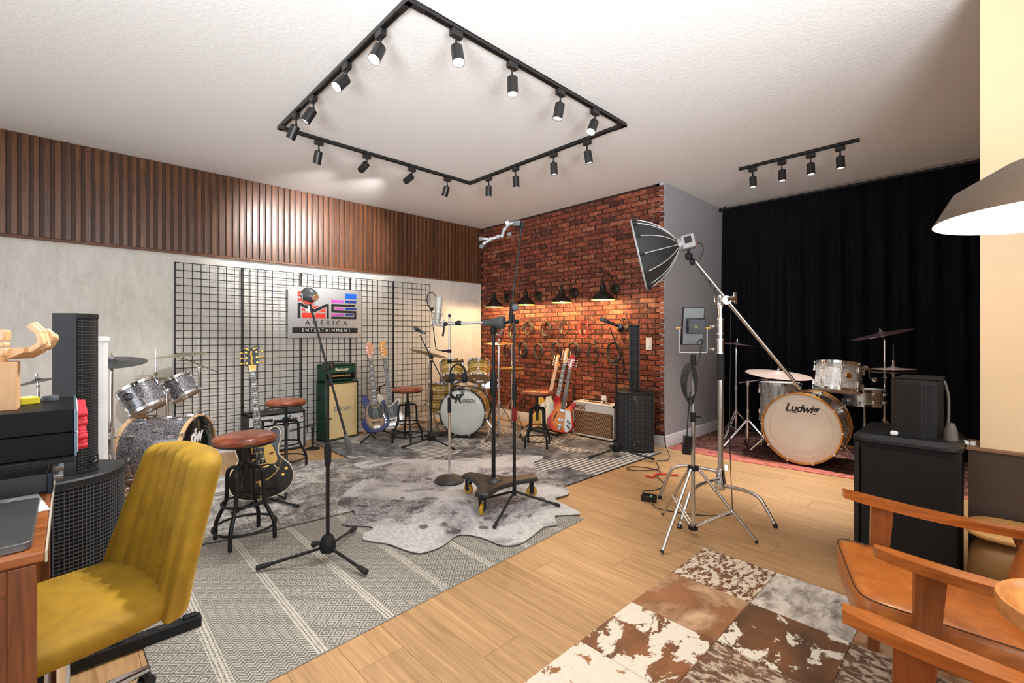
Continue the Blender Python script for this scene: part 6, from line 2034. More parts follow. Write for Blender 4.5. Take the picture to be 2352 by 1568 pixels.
# ============================================================ STUDIO LIGHTS ON STANDS
# --- small light stand with LED panel
bx = Vector((2.884, 1.318, 0.0))
g = thing('light_stand', 'slim steel light stand with folded cables, in front of the thicker steel stand', 'light stand', bx)
B().cyl((0, 0, 0.06), (0, 0, 0.78), 0.0125, n=14).obj('lower_tube', STEEL, g)
B().cyl((0, 0, 0.74), (0, 0, 1.12), 0.0095, n=14).obj('upper_tube', STEEL, g)
B().cyl((0, 0, 0.74), (0, 0, 0.80), 0.018, n=12).cyl((0, 0, 0.77), (0.04, -0.03, 0.77), 0.008, n=8).obj('tube_clamp', MATTE, g)
B().cyl((0, 0, 0.43), (0, 0, 0.455), 0.034, n=14).obj('leg_collar', MATTE, g)
B().cyl((0, 0, 0.05), (0, 0, 0.075), 0.030, n=14).obj('brace_collar', MATTE, g)
for f in ((2.515, 1.34), (3.065, 0.995), (3.065, 1.625)):
    v_ = Vector((f[0] - bx.x, f[1] - bx.y, 0.012))
    o_ = Vector((v_.x, v_.y, 0)).normalized() * 0.03 + Vector((0, 0, 0.44))
    lg = B().cyl(o_, v_, 0.0095, n=10).obj('leg', STEEL, g)
    d = (v_ - o_).normalized()
    B().cyl(v_ - d * 0.015, v_, 0.011, n=10).obj('leg_cap', RUBBER, lg)
    mid = o_ + (v_ - o_) * 0.58
    n = Vector((-v_.y, v_.x, 0)).normalized() * 0.010
    B().cyl(Vector((0, 0, 0.062)) + n, mid + n, 0.0045, n=6).cyl(Vector((0, 0, 0.062)) - n, mid - n, 0.0045, n=6).obj('brace', STEEL, lg)
B().cyl((0, 0, 1.10), (0, 0, 1.17), 0.016, n=12).obj('spigot_socket', MATTE, g)
pl = Vector((2.884, 1.318, 1.19))
PR = R(-46)
p_ = thing('led_panel', 'thin grey LED light panel with a black battery pack on the slim stand', 'light panel', pl, PR)
ALU = mat('grey_aluminium', (0.16, 0.165, 0.175), 0.45, 0.5)
B().box((0, 0, 0.165), (0.135, 0.012, 0.235), (R(6), 0, R(8)), ch=0.003).obj('panel_back', ALU, p_)
B().box((0.0, 0.012, 0.165), (0.150, 0.012, 0.245), (R(6), 0, R(8)), ch=0.004).obj('panel_frame', MATTE, p_)
B().box((0.010, -0.018, 0.165), (0.118, 0.03, 0.098), (R(6), 0, R(8)), ch=0.006).obj('battery_pack', GLOSSB, p_)
B().box((0.006, -0.035, 0.160), (0.022, 0.002, 0.02)).obj('chip_label', mat('olive_label', srgb(96, 86, 52), 0.5), p_, smooth=0)
B().tube(crom([(-0.088, 0.0, 0.15), (-0.088, 0, 0.05), (-0.086, 0, 0.0), (-0.07, 0, -0.006), (0.07, 0, -0.006), (0.086, 0, 0.0), (0.088, 0, 0.05), (0.088, 0, 0.15)], 3, False), 0.0055, 8).obj('yoke', SILVERP, p_)
for s in (-1, 1):
    B().cyl((s * 0.078, 0, 0.15), (s * 0.108, 0, 0.15), 0.006, n=8).obj('yoke_screw', GOLD, p_)
# cables on the slim stand
b = B()
c0 = at(1585, 890, 2.9)
for k in range(5):
    a = 0.35 * k
    pts = []
    for j in range(24):
        t = 2 * PI * j / 24
        pts.append(c0 + Vector((0.72, -0.69, 0)) * (0.028 + 0.006 * k) * math.sin(t) + Vector((0.69, 0.72, 0)) * 0.006 * (k - 2) + Vector((0, 0, 0.11 * math.cos(t) + 0.01 * k)))
    b.tube(pts, 0.0036, 6, closed=True)
b.tube(crom([at(1600, 790, 2.9), at(1612, 780, 2.88), at(1604, 830, 2.88), at(1590, 850, 2.88), at(1600, 900, 2.9)], 5, False), 0.0036, 6)
tag(b.obj('coiled_cable', RUBBER), 'looped black power cable hanging on the slim steel light stand', 'cable')
pa = thing('power_adapter', 'black power brick hanging on its cable beside the slim steel light stand', 'power adapter', at(1578, 1022, 2.9))
B().box((0, 0, 0), (0.052, 0.035, 0.115), (0, R(5), R(-50)), ch=0.004).obj('brick', GLOSSB, pa)
B().tube(crom([(0, 0, 0.055), at(1579, 975, 2.9) - at(1578, 1022, 2.9), at(1583, 930, 2.9) - at(1578, 1022, 2.9), at(1585, 900, 2.9) - at(1578, 1022, 2.9)], 4, False), 0.004, 6).obj('lead', RUBBER, pa)

# --- thick steel stand with boom, lamp head and softbox
bx = Vector((3.522, 1.399, 0.0))
g = thing('steel_boom_stand', 'thick steel century stand with bent legs and a long angled boom', 'light stand', bx)
STL = STEEL
B().cyl((0, 0, 0.20), (0, 0, 1.06), 0.0195, n=16).obj('lower_column', STL, g)
B().cyl((0, 0, 0.96), (0, 0, 1.16), 0.027, n=16).obj('rubber_sleeve', RUBBER, g)
B().cyl((0, 0, 1.05), (0, 0, 1.30), 0.0165, n=16).obj('middle_column', STL, g)
B().cyl((0, 0, 1.25), (0, 0, 1.56), 0.0125, n=16).obj('upper_column', STL, g)
for z0, z1, r in ((1.155, 1.27, 0.024), (1.30, 1.42, 0.021)):
    B().lathe([(0.016, z0), (r + .004, z0), (r + .004, z0 + 0.012), (r, z0 + 0.014), (r, z1 - 0.014), (r + .004, z1 - 0.012), (r + .004, z1), (0.012, z1)], 20).obj('column_collar', CHROME, g)
for z in (1.20, 1.37):
    B().cyl((0, 0, z), (-0.05, 0.035, z), 0.006, n=8).box((-0.055, 0.04, z - 0.008), (0.014, 0.05, 0.02), (0.2, 0, -0.6), ch=0.004).obj('locking_handle', CHROME, g)
B().lathe([(0, 0.30), (0.03, 0.29), (0.034, 0.22), (0.042, 0.20), (0.042, 0.15), (0.03, 0.135), (0, 0.13)], 20).obj('leg_casting', CHROME, g)
B().box((0.03, -0.03, 0.30), (0.012, 0.03, 0.05), (0, 0.3, 0.5), ch=0.004).obj('leg_lock', CHROME, g)
for f, hz in (((2.945, 1.44), 0.22), ((3.42, 0.995), 0.17), ((3.68, 1.64), 0.27)):
    v_ = Vector((f[0] - bx.x, f[1] - bx.y, 0))
    L = v_.length
    u = v_.normalized()
    if f[0] > 3.6:
        u = Vector((-0.36, 0.933, 0))
        L = 0.44
    pts = crom([u * 0.03 + Vector((0, 0, hz)), u * L * 0.50 + Vector((0, 0, hz + 0.015)), u * L * 0.72 + Vector((0, 0, hz - 0.005)), u * L * 0.82 + Vector((0, 0, hz - 0.05)), u * L + Vector((0, 0, 0.012))], 4, False)
    lg = B().tube(pts, 0.0125, 10).obj('leg', STL, g)
    B().cyl(u * L * 0.985 + Vector((0, 0, 0.026)), u * L * 1.003 + Vector((0, 0, 0.0)), 0.0145, n=10).obj('leg_cap', RUBBER, lg)
# grip head and boom
gp_ = at(1662, 690, 3.44) - bx
B().cyl((0, 0, 1.50), (0, 0, 1.60), 0.019, n=14).box((0, 0, 1.55), (0.05, 0.05, 0.07), ch=0.012).obj('grip_head', CHROME, g)
nrm = Vector((-0.69, -0.72, 0))
B().cyl(gp_ - nrm * 0.05, gp_ + nrm * 0.05, 0.032, n=20).cyl(at(1666, 688, 3.4) - bx, at(1684, 686, 3.42) - bx, 0.022, n=14).obj('grip_disc', CHROME, g)
B().box(at(1689, 684, 3.42) - bx, (0.012, 0.03, 0.085), (0, 0.15, 0.9), ch=0.005).obj('grip_handle', CHROME, g)
B().box(at(1644, 688, 3.42) - bx, (0.012, 0.03, 0.06), (0, 0.3, 0.9), ch=0.005).obj('grip_handle', CHROME, g)
bt, bl = at(1597, 600, 3.45) - bx, at(1838, 892, 3.30) - bx
B().cyl(bl, bt, 0.0095, n=12).cyl(at(1668, 690, 3.42) - bx, bl, 0.0125, n=12).obj('boom_arm', STL, g)
b = B()
pts = []
for k in range(40):
    f = k / 39
    c = bt * (1 - f) + gp_ * f
    a = k * 0.95
    pts.append(c + Vector((0.72, -0.69, 0)) * 0.017 * math.cos(a) + Vector((0.3, 0.3, 0.9)) * 0.017 * math.sin(a))
b.tube(pts, 0.0032, 5)
b.obj('wrapped_cable', RUBBER, g)
# lamp head
lh = at(1580, 556, 3.45)
ax = (at(1513, 572, 3.50) - at(1566, 558, 3.45)).normalized()
side = Vector((0.72, -0.69, 0))
q = ax.to_track_quat('X', 'Z').to_matrix()
h = thing('studio_lamp_head', 'grey studio lamp head with a small screen behind the softbox', 'studio lamp', lh)
GRYH = mat('warm_grey_housing', (0.26, 0.25, 0.245), 0.45, 0.2)
B().box((0, 0, 0), (0.10, 0.10, 0.105), q, ch=0.008).obj('housing', GRYH, h)
B().box(q @ Vector((0, 0.052, 0.01)) if (q @ Vector((0, 0.052, 0.0))).dot(Vector(lh)) < 0 else q @ Vector((0, -0.052, 0.01)), (0.05, 0.004, 0.05), q).obj('screen', mat('lamp_screen', (0.02, 0.02, 0.022), 0.15), h, smooth=0)
B().cyl(ax * 0.045, ax * 0.075, 0.052, n=24).obj('mount_ring', GRYH, h)
B().box(q @ Vector((-0.052, 0.0, -0.03)), (0.012, 0.02, 0.02), q).obj('red_switch', mat('red_switch', srgb(206, 30, 30), 0.4), h, smooth=0)
B().cyl((0.01, 0, -0.05), (0.012, 0, -0.085), 0.009, n=10).box((0.015, 0, -0.105), (0.05, 0.045, 0.05), ch=0.008).box((0.03, -0.02, -0.145), (0.045, 0.03, 0.05), (0, 0.6, 0), ch=0.008).obj('tilt_bracket', MATTE, h)
B().tube(crom([q @ Vector((-0.055, 0.01, -0.03)), q @ Vector((-0.085, 0.01, -0.035)), q @ Vector((-0.09, 0.0, -0.09)), q @ Vector((-0.05, 0, -0.15))], 5, False), 0.0035, 6).obj('lead', RUBBER, h)
# softbox
sbx = thing('softbox', 'black parabolic softbox with pale ribs pointing left before the brick corner', 'softbox', lh + ax * 0.078)
FAB = mat('black_softbox_fabric', (0.016, 0.016, 0.017), 0.55, bmp=(60, 0.3, 0.004))
RIB = mat('pale_rib', (0.55, 0.52, 0.49), 0.4, 0.3)
prof = [(0.045, 0.0), (0.10, 0.035), (0.165, 0.09), (0.215, 0.155), (0.252, 0.225), (0.272, 0.285)]
u, w, d = basis(ax)
NS = 12
b = B()
vs, fs = [], []
for r, hh in prof:
    for k in range(NS):
        a = 2 * PI * k / NS
        vs.append(d * hh + (u * math.cos(a) + w * math.sin(a)) * r)
for i in range(len(prof) - 1):
    for k in range(NS):
        fs.append((i * NS + k, i * NS + (k + 1) % NS, (i + 1) * NS + (k + 1) % NS, (i + 1) * NS + k))
B().add(vs, fs).obj('fabric_shell', FAB, sbx, smooth=20)
for k in range(NS):
    a = 2 * PI * k / NS
    e = u * math.cos(a) + w * math.sin(a)
    B().tube([d * hh + e * (r + 0.004) for r, hh in prof], 0.0034, 6).obj('rib', RIB, sbx)
    B().box(d * 0.262 + e * 0.268, (0.035, 0.03, 0.02), ax.to_track_quat('X', 'Z').to_matrix(), ch=0.003).obj('rib_pocket', MATTE, sbx)
rim = [d * 0.286 + (u * math.cos(2 * PI * k / NS) + w * math.sin(2 * PI * k / NS)) * 0.274 for k in range(NS)]
B().tube(rim, 0.007, 6, closed=True).obj('front_rim', mat('grey_rim_tape', (0.34, 0.34, 0.35), 0.6), sbx)
B().lathe([(0, 0.283), (0.265, 0.283)], NS, (0, 0, 0), d).obj('diffuser', mat('white_diffuser', (0.75, 0.75, 0.75), 0.8), sbx)

# --- cables on the floor and a small power supply
ad = thing('power_supply', 'small black power supply with a green light on the oak floor', 'power adapter', (3.265, 1.845, 0.0), R(20))
B().box((0, 0, 0.0225), (0.075, 0.11, 0.045), ch=0.004).obj('case', GLOSSB, ad)
B().cyl((-0.02, -0.02, 0.044), (-0.02, -0.02, 0.0465), 0.004, n=8).obj('green_light', mat('green_led', (0.1, 0.9, 0.3), 0.3, emit=((0.1, 1.0, 0.3), 3.0)), ad)
b = B()
b.tube(crom([(3.30, 1.91, 0.02), (3.42, 1.98, 0.005), (3.55, 1.92, 0.006), (3.72, 1.96, 0.006), (3.86, 2.10, 0.006), (3.98, 2.13, 0.01), (4.05, 2.25, 0.006), (3.98, 2.42, 0.006), (3.86, 2.42, 0.006), (3.88, 2.30, 0.012), (4.05, 2.20, 0.012), (4.20, 2.28, 0.006), (4.32, 2.36, 0.006), (4.42, 2.30, 0.006), (4.56, 2.34, 0.006), (4.66, 2.40, 0.02), (4.68, 2.45, 0.10), (4.64, 2.44, 0.25), (4.67, 2.46, 0.40), (4.65, 2.45, 0.52), (4.67, 2.49, 0.655), (4.67, 2.56, 0.664)], 5, False), 0.0038, 6)
tag(b.obj('power_cable', RUBBER), 'thin black cable from the small power supply to the subwoofer by the brick wall', 'cable')
b = B()
b.tube(crom([(3.22, 1.80, 0.02), (3.16, 1.73, 0.005), (3.17, 1.62, 0.005), (3.22, 1.50, 0.005), (3.30, 1.38, 0.005), (3.44, 1.29, 0.005), (3.55, 1.325, 0.04), (3.565, 1.345, 0.4), (3.57, 1.35, 0.9), (3.575, 1.345, 1.12), (3.575, 1.345, 1.45)], 5, False), 0.0032, 6)
tag(b.obj('power_cable', RUBBER), 'thin black cable from the power supply up the thick steel stand', 'cable')
rt = B().tube(crom([(3.80, 2.10, 0.008), (3.90, 2.12, 0.016), (3.97, 2.02, 0.014), (4.02, 1.98, 0.01)], 5, False), 0.008, 6).tube(crom([(3.80, 2.11, 0.01), (3.78, 2.16, 0.01), (3.82, 2.18, 0.012)], 4, False), 0.007, 6)
tag(rt.obj('cable_tie', mat('red_strap', srgb(206, 40, 40), 0.6)), 'small red cable strap around the cable on the oak floor', 'cable tie')

# ============================================================ COILED CABLES ON HOOKS
HOOKM = mat('brown_hook', (0.06, 0.035, 0.02), 0.5)
CABB = mat('black_cable', (0.018, 0.014, 0.010), 0.5)
CABT = mat('brown_black_cable', (0.045, 0.030, 0.018), 0.5)
PLUG = mat('gold_jack_plug', (0.75, 0.55, 0.30), 0.3, 0.8)


def cable_coil(y, z, ry, rz_, turns, mt, label, hang=0.0, plugs=0):
    g = thing('cable_coil', label, 'cable', (XB - 0.012, y, z + rz_), 0, 'coiled cables on the brick wall')
    b = B()
    for k in range(turns):
        a0 = random.uniform(0, 6.28)
        dy, dz = random.uniform(-.010, .010), random.uniform(-.012, .004)
        ky, kz = ry * random.uniform(0.78, 1.06), rz_ * random.uniform(0.86, 1.04)
        pts = []
        for j in range(22):
            t = 2 * PI * j / 22
            pts.append((-0.020 - 0.0045 * (k % 6) + 0.004 * math.sin(2 * t + a0), dy + ky * math.sin(t), -rz_ + (rz_ - kz) + dz + kz * math.cos(t) - 0.004))
        b.tube(pts, 0.0052, 5, closed=True)
    b.obj('coil', mt, g)
    for k in range(plugs):
        s = -1 if k else 1
        B().cyl((-0.035, s * ry * 0.5, -rz_ * 1.2), (-0.037, s * ry * 0.42, -rz_ * 1.2 - 0.055), 0.005, n=8).obj('jack_plug', PLUG, g)
    if hang:
        B().tube(crom([(-0.03, 0.02, -rz_ * 1.6), (-0.03, 0.035, -rz_ * 1.9 - hang * 0.5), (-0.03, 0.03, -rz_ * 1.9 - hang)], 4, False), 0.004, 5).obj('loose_end', mt, g)
    h = B().box((-0.001, 0, 0.02), (0.008, 0.022, 0.07), ch=0.003).tube([(-0.002, 0, -0.008), (-0.045, 0, -0.014), (-0.058, 0, 0.0)], 0.007, 6)
    h.obj('wall_hook', HOOKM, g)
    return g


CABBLUE = mat('blue_grey_cable', (0.12, 0.13, 0.22), 0.5)
CABRED = mat('red_cable', (0.55, 0.03, 0.03), 0.45)
COILS = [(5.364, 1.376, 0.085, 0.085, 5, CABBLUE, 'small blue-grey coiled cable on the brick wall behind the heavy boom', 0, 0),
         (5.052, 1.36, 0.085, 0.11, 7, CABT, 'brown coiled cable behind the slim stand pole, upper row on the brick wall', 0, 1),
         (4.714, 1.396, 0.10, 0.10, 6, CABT, 'neat brown coiled cable below the second sconce, upper row', 0.08, 1),
         (4.379, 1.399, 0.095, 0.10, 9, CABT, 'thick tangled brown cable coil in the middle of the upper row', 0, 1),
         (4.04, 1.396, 0.08, 0.10, 3, CABB, 'thin black cable loop with a pale plug, below the third sconce', 0.03, 1),
         (3.714, 1.386, 0.09, 0.11, 2, CABRED, 'bright red cable loop on the brick wall', 0, 2),
         (5.181, 1.046, 0.075, 0.105, 8, CABB, 'black cable coil at the left end of the lower row, below the ride cymbal', 0, 0),
         (4.827, 1.087, 0.085, 0.11, 12, CABB, 'fat black cable coil second from left in the lower row', 0, 1),
         (4.518, 1.063, 0.085, 0.11, 9, CABT, 'tangled spiral cable coil third from left in the lower row', 0.14, 0),
         (4.171, 1.088, 0.085, 0.105, 9, CABT, 'knotted brown cable coil above the yellow guitar head', 0.09, 0),
         (3.872, 1.095, 0.095, 0.11, 9, CABT, 'brown cable coil with a loose loop, above the sunburst guitar head', 0.05, 1),
         (3.546, 1.055, 0.085, 0.13, 4, CABB, 'large oval black cable loop right of the guitar heads', 0, 0),
         (3.234, 1.072, 0.115, 0.14, 8, CABT, 'widest cable coil on the brick wall behind the right boom stand', 0.06, 0)]
for y, z, ry, rz_, tn, mt, lab, hg, pl_ in COILS:
    cable_coil(y, z, ry, rz_, tn, mt, lab, hg, pl_)
hk = thing('wall_hook', 'empty brown hook on the brick wall behind the right hand microphone', 'hook', (XB - 0.006, 3.376, 1.50))
B().box((0, 0, 0.02), (0.008, 0.022, 0.075), ch=0.003).obj('hook_plate', HOOKM, hk)
B().tube([(-0.002, 0, -0.01), (-0.05, 0, -0.018), (-0.062, 0, 0.0)], 0.007, 6).obj('hook_arm', HOOKM, hk)
hk = thing('wall_hook', 'brown hook on the brick wall holding the headphones', 'hook', (XB - 0.006, 3.085, 1.50))
B().box((0, 0, 0.03), (0.008, 0.022, 0.085), ch=0.003).obj('hook_plate', HOOKM, hk)
B().tube([(-0.002, 0, -0.01), (-0.05, 0, -0.018), (-0.062, 0, 0.0)], 0.007, 6).obj('hook_arm', HOOKM, hk)
headphones((XB - 0.055, 3.085, 1.497), 'brown and black headphones hanging on the brick wall', 0.085, Vector((0.12, 1, 0)), mat('brown_headphone', (0.07, 0.045, 0.028), 0.5))
# ============================================================ DESK AND WHAT STANDS ON IT
DESKW = wood('desk_cherry', srgb(112, 58, 24), srgb(176, 104, 52), (3, 30, 30), 0.35, False, coat=0.3)
DESKV = wood('desk_cherry_panel', srgb(86, 44, 20), srgb(142, 80, 40), (30, 30, 3), 0.4, False, coat=0.2)
dk = thing('desk', 'reddish brown wooden desk at the left edge with the laptop on it', 'desk', (-0.42, 2.17, 0.0))
B().box((0, 0, 0.748), (0.75, 1.08, 0.026), ch=0.004).obj('desktop', DESKW, dk, smooth=0)
B().box((0.3765, 0, 0.748), (0.005, 1.08, 0.030), ch=0.001).obj('edge_strip', mat('pale_clear_edge', srgb(206, 192, 174), 0.15, coat=0.5), dk, smooth=0)
for s in (-1, 1):
    p = B().box((0, s * 0.52, 0.367), (0.72, 0.026, 0.734), ch=0.003).obj('end_panel', DESKV, dk, smooth=0)
    if s < 0:
        for x in (-0.33, 0.335):
            B().box((x, s * 0.52 - 0.016, 0.367), (0.05, 0.008, 0.73), ch=0.002).obj('panel_stile', DESKV, p, smooth=0)
        B().box((0, s * 0.52 - 0.016, 0.70), (0.62, 0.008, 0.06), ch=0.002).obj('panel_rail', DESKV, p, smooth=0)
B().box((-0.30, 0, 0.45), (0.02, 1.01, 0.5)).obj('back_panel', DESKV, dk, smooth=0)
# rack shelf on rear posts
sh = thing('rack_shelf', 'black raised shelf on the desk carrying the rack units', 'shelf', (-0.24, 2.385, 0.762))
B().box((0.01, 0, 0.118), (0.48, 0.50, 0.016), ch=0.002).obj('shelf_board', MATTE, sh, smooth=0)
for y in (-0.22, 0.22):
    B().box((-0.222, y, 0.055), (0.02, 0.03, 0.110)).obj('shelf_post', MATTE, sh, smooth=0)
RACKB = mat('rack_black_paint', (0.006, 0.006, 0.007), 0.4, spec=0.15, bmp=(300, 0.2, 0.001))
FACEB = mat('blue_grey_faceplate', srgb(110, 136, 156), 0.3, 0.6)
FACEW = mat('white_scale_plate', srgb(214, 214, 214), 0.4)
REDK = mat('red_knob', srgb(196, 30, 48), 0.35)
for k, (z, lab) in enumerate(((0.8895, 'lower black rack unit with red knobs on the raised desk shelf'), (0.969, 'upper black rack unit with red knobs, below the wooden hand'))):
    r = thing('rack_unit', lab, 'rack unit', (-0.20, 2.385, z), 0, 'rack units with red knobs')
    B().box((0.0, 0, 0.039), (0.42, 0.44, 0.077), ch=0.002).obj('chassis', RACKB, r, smooth=0)
    B().box((0.213, 0, 0.039), (0.006, 0.483, 0.077), ch=0.001).obj('faceplate', FACEB, r, smooth=0)
    B().box((0.2175, 0.0, 0.039), (0.004, 0.43, 0.06)).obj('scale_plate', FACEW, r, smooth=0)
    for i in range(6):
        for zz in (0.024, 0.054):
            y = -0.19 + 0.075 * i
            B().lathe([(0, 0.024), (0.010, 0.024), (0.0125, 0.004), (0.0125, 0.0)], 14, (0.2195, y, zz), (1, 0, 0)).obj('red_knob', REDK, r)
pw = thing('power_amplifier', 'flat black vented power amplifier on the desk beside the laptop', 'amplifier', (-0.24, 2.42, 0.762))
B().box((0, 0, 0.036), (0.37, 0.40, 0.066), ch=0.003).obj('chassis', mat('speckled_black_paint', (0.025, 0.026, 0.028), 0.35, var=(200, 0.5), bmp=(300, 0.3, 0.001)), pw, smooth=0)
for i in range(4):
    for j in range(2):
        B().box((-0.12 + 0.21 * j, -0.13 + 0.085 * i, 0.0695), (0.17, 0.012, 0.0012)).obj('vent_slot', GLOSSB, pw, smooth=0)
B().box((0.19, 0, 0.036), (0.014, 0.43, 0.072), ch=0.002).obj('faceplate', mat('navy_black_plate', srgb(28, 38, 54), 0.3, 0.4), pw, smooth=0)
for y in (-0.12, 0.03, 0.16):
    B().cyl((0.197, y, 0.036), (0.222, y, 0.036), 0.015, n=16).obj('front_knob', SILVERP, pw)
for s in (-1, 1):
    B().cyl((0.15, s * 0.17, -0.000), (0.15, s * 0.17, 0.004), 0.012, n=10).obj('foot', RUBBER, pw)
lt = thing('laptop', 'closed dark silver laptop lying on the desk at the left edge', 'laptop', (-0.225, 1.885, 0.762))
LAPM = mat('space_grey_aluminium', (0.17, 0.172, 0.18), 0.35, 0.8)


def rrect(w, h, r, n=5):
    out = []
    for cx, cy, a0 in ((w / 2 - r, h / 2 - r, 0), (-w / 2 + r, h / 2 - r, PI / 2), (-w / 2 + r, -h / 2 + r, PI), (w / 2 - r, -h / 2 + r, 1.5 * PI)):
        for k in range(n + 1):
            a = a0 + PI / 2 * k / n
            out.append((cx + r * math.cos(a), cy + r * math.sin(a)))
    return out


B().prism(rrect(0.31, 0.44, 0.018), 0.001, 0.012, 0.001).obj('base', LAPM, lt, smooth=30)
B().prism(rrect(0.31, 0.44, 0.018), 0.0125, 0.0195, 0.0015).obj('lid', LAPM, lt, smooth=30)
pp = B().box((0, 0, 0), (0.21, 0.28, 0.0015), (0, 0, 0.15)).obj('paper_sheet', mat('printed_paper', srgb(226, 226, 226), 0.8), None, (-0.17, 2.125, 0.7625), smooth=0)
tag(pp, 'white printed sheet of paper lying behind the laptop on the desk', 'paper')
pb = B().ball((0, 0, 0), 0.07, (1.6, 0.7, 0.16), 24, 12)
pb.v = [(x + 0.012 * math.sin(y * 90), y + 0.010 * math.sin(x * 70), max(0, z + 0.006 * math.sin(x * 130 + y * 90))) for x, y, z in pb.v]
pbo = pb.obj('plastic_bag', mat('clear_crinkled_plastic', srgb(206, 212, 218), 0.15, alpha=0.7), None, (-0.24, 2.15, 0.766))
tag(pbo, 'crinkled clear plastic bag lying on the paper behind the laptop', 'plastic bag')
# wooden artist hand on a block
HW = wood('pale_beech', srgb(206, 154, 104), srgb(232, 190, 144), (20, 20, 3), 0.45, False)
hp = Vector((-0.185, 2.325, 1.0475))
hn = thing('wooden_hand', 'jointed wooden artist hand on a beech block on the rack unit', 'mannequin hand', hp)
B().prism(rrect(0.115, 0.115, 0.004, 2), 0, 0.160, 0.003).obj('block', HW, hn, smooth=0)
B().cyl((0.0, 0.0, 0.16), (0.0, 0.0, 0.182), 0.030, n=20).obj('wrist_disc', HW, hn)
rr_ = Vector((0.72, -0.69, 0))
ff_ = Vector((0.69, 0.72, 0))


def hq(px, py, dep=0.0):
    return at(px, py, 1.60 + dep) - hp


def seg(p, q, w, d, name, ch=0.004):
    p, q = Vector(p), Vector(q)
    x = (q - p).normalized()
    y = ff_
    z = x.cross(y).normalized()
    B().box((p + q) / 2, ((q - p).length * 0.94, d, w), Matrix((x, y, z)).transposed(), ch).obj(name, HW, hn)


pm = B()
pa_, pb_, pc_ = hq(-34, 812), hq(46, 812), hq(80, 806)
for (p, q, w0, w1, d0, d1) in ((pa_, pb_, 0.040, 0.036, 0.088, 0.088), (pb_, pc_, 0.036, 0.018, 0.088, 0.080)):
    vs = []
    for c, w, d in ((p, w0, d0), (q, w1, d1)):
        for sy, sz in ((-1, -1), (1, -1), (1, 1), (-1, 1)):
            vs.append(Vector(c) + ff_ * sy * d / 2 + Vector((0, 0, sz * w / 2 + (0.018 - w / 2) * 0.6)))
    pm.add(vs, [(0, 1, 5, 4), (1, 2, 6, 5), (2, 3, 7, 6), (3, 0, 4, 7), (3, 2, 1, 0), (4, 5, 6, 7)])
pm.obj('palm', HW, hn, smooth=0)
seg(hq(10, 818, -0.045), hq(10, 798, -0.045), 0.028, 0.028, 'thumb_segment')
seg(hq(10, 797, -0.045), hq(10, 785, -0.045), 0.024, 0.024, 'thumb_segment')
seg(hq(10, 783, -0.045), hq(12, 757, -0.045), 0.025, 0.024, 'thumb_segment')
FING = [(-0.040, [(70, 806), (97, 788), (90, 763), (68, 745)]), (-0.012, [(76, 806), (108, 793), (100, 763), (77, 742)]), (0.014, [(82, 805), (112, 790), (122, 773), (105, 757)]), (0.038, [(84, 804), (115, 795), (127, 776), (122, 768)])]
for dep, ps in FING:
    for a, c in zip(ps, ps[1:]):
        seg(hq(*a, dep), hq(*c, dep), 0.019, 0.0165, 'finger_segment', 0.003)
    for a in ps[1:3]:
        B().ball(hq(*a, dep), 0.0100, n=12, m=8).obj('knuckle', HW, hn)
yb = thing('small_box', 'small yellow and black box lying on the rack unit beside the wooden hand', 'box', (-0.115, 2.44, 1.0475), R(20))
B().box((0, 0, 0.012), (0.05, 0.075, 0.024), ch=0.002).obj('carton', mat('box_yellow', srgb(214, 196, 40), 0.5), yb, smooth=0)
B().box((0, 0, 0.0125), (0.0515, 0.06, 0.017)).obj('dark_band', mat('box_dark', (0.03, 0.03, 0.035), 0.5), yb, smooth=0)
B().box((0, 0, 0.0245), (0.03, 0.03, 0.001)).obj('white_print', WHITEP, yb, smooth=0)
bk = B().lathe([(0, 0.018), (0.022, 0.017), (0.024, 0.014), (0.024, 0), (0, 0)], 24).obj('rubber_puck', mat('slate_rubber', (0.06, 0.07, 0.08), 0.6), None, (-0.055, 2.50, 1.0475))
tag(bk, 'small round slate-grey puck on top of the rack unit', 'puck')
# bracket of a folded stand at the very left
br = thing('folding_stand', 'grey metal folding frame leaning against the near side of the desk', 'stand', (-0.20, 1.50, 0.0))
B().box(((-0.02), 0, 0.30), (0.035, 0.02, 0.62), (0, R(-20), 0), ch=0.003).obj('frame_bar', mat('grey_metal_bar', (0.30, 0.30, 0.29), 0.4, 0.6), br)
B().box((-0.12, 0.03, 0.30), (0.10, 0.012, 0.55), (0, R(-20), 0), ch=0.003).obj('black_panel', MATTE, br)
B().cyl((0.02, -0.025, 0.47), (0.02, 0.01, 0.47), 0.012, n=12).obj('brass_bolt', GOLD, br)

# ============================================================ MUSTARD CHAIR AND POWER BAR
m, nt, bs = newmat('mustard_velvet')
v = coords(nt)
a = noise(nt, v, 7, 4, 0.6, 0.5)
lk(nt, ramp(nt, a, [(0.3, srgb(132, 97, 3)), (0.7, srgb(172, 132, 10))]), bs.inputs['Base Color'])
bs.inputs['Roughness'].default_value = 0.75
bs.inputs['Sheen Weight'].default_value = 0.25
bs.inputs['Sheen Tint'].default_value = c4(srgb(240, 210, 90))
bs.inputs['Sheen Roughness'].default_value = 0.4
bump(nt, bs, noise(nt, v, 30, 3), 0.12, 0.006)
MUST = m
ch = thing('office_chair', 'mustard velvet swivel chair with a channelled back at the desk', 'chair', (0.0, 1.985, 0.0), R(15))


def superq(t, n):
    c, s = math.cos(t), math.sin(t)
    return math.copysign(abs(c) ** (2 / n), c), math.copysign(abs(s) ** (2 / n), s)


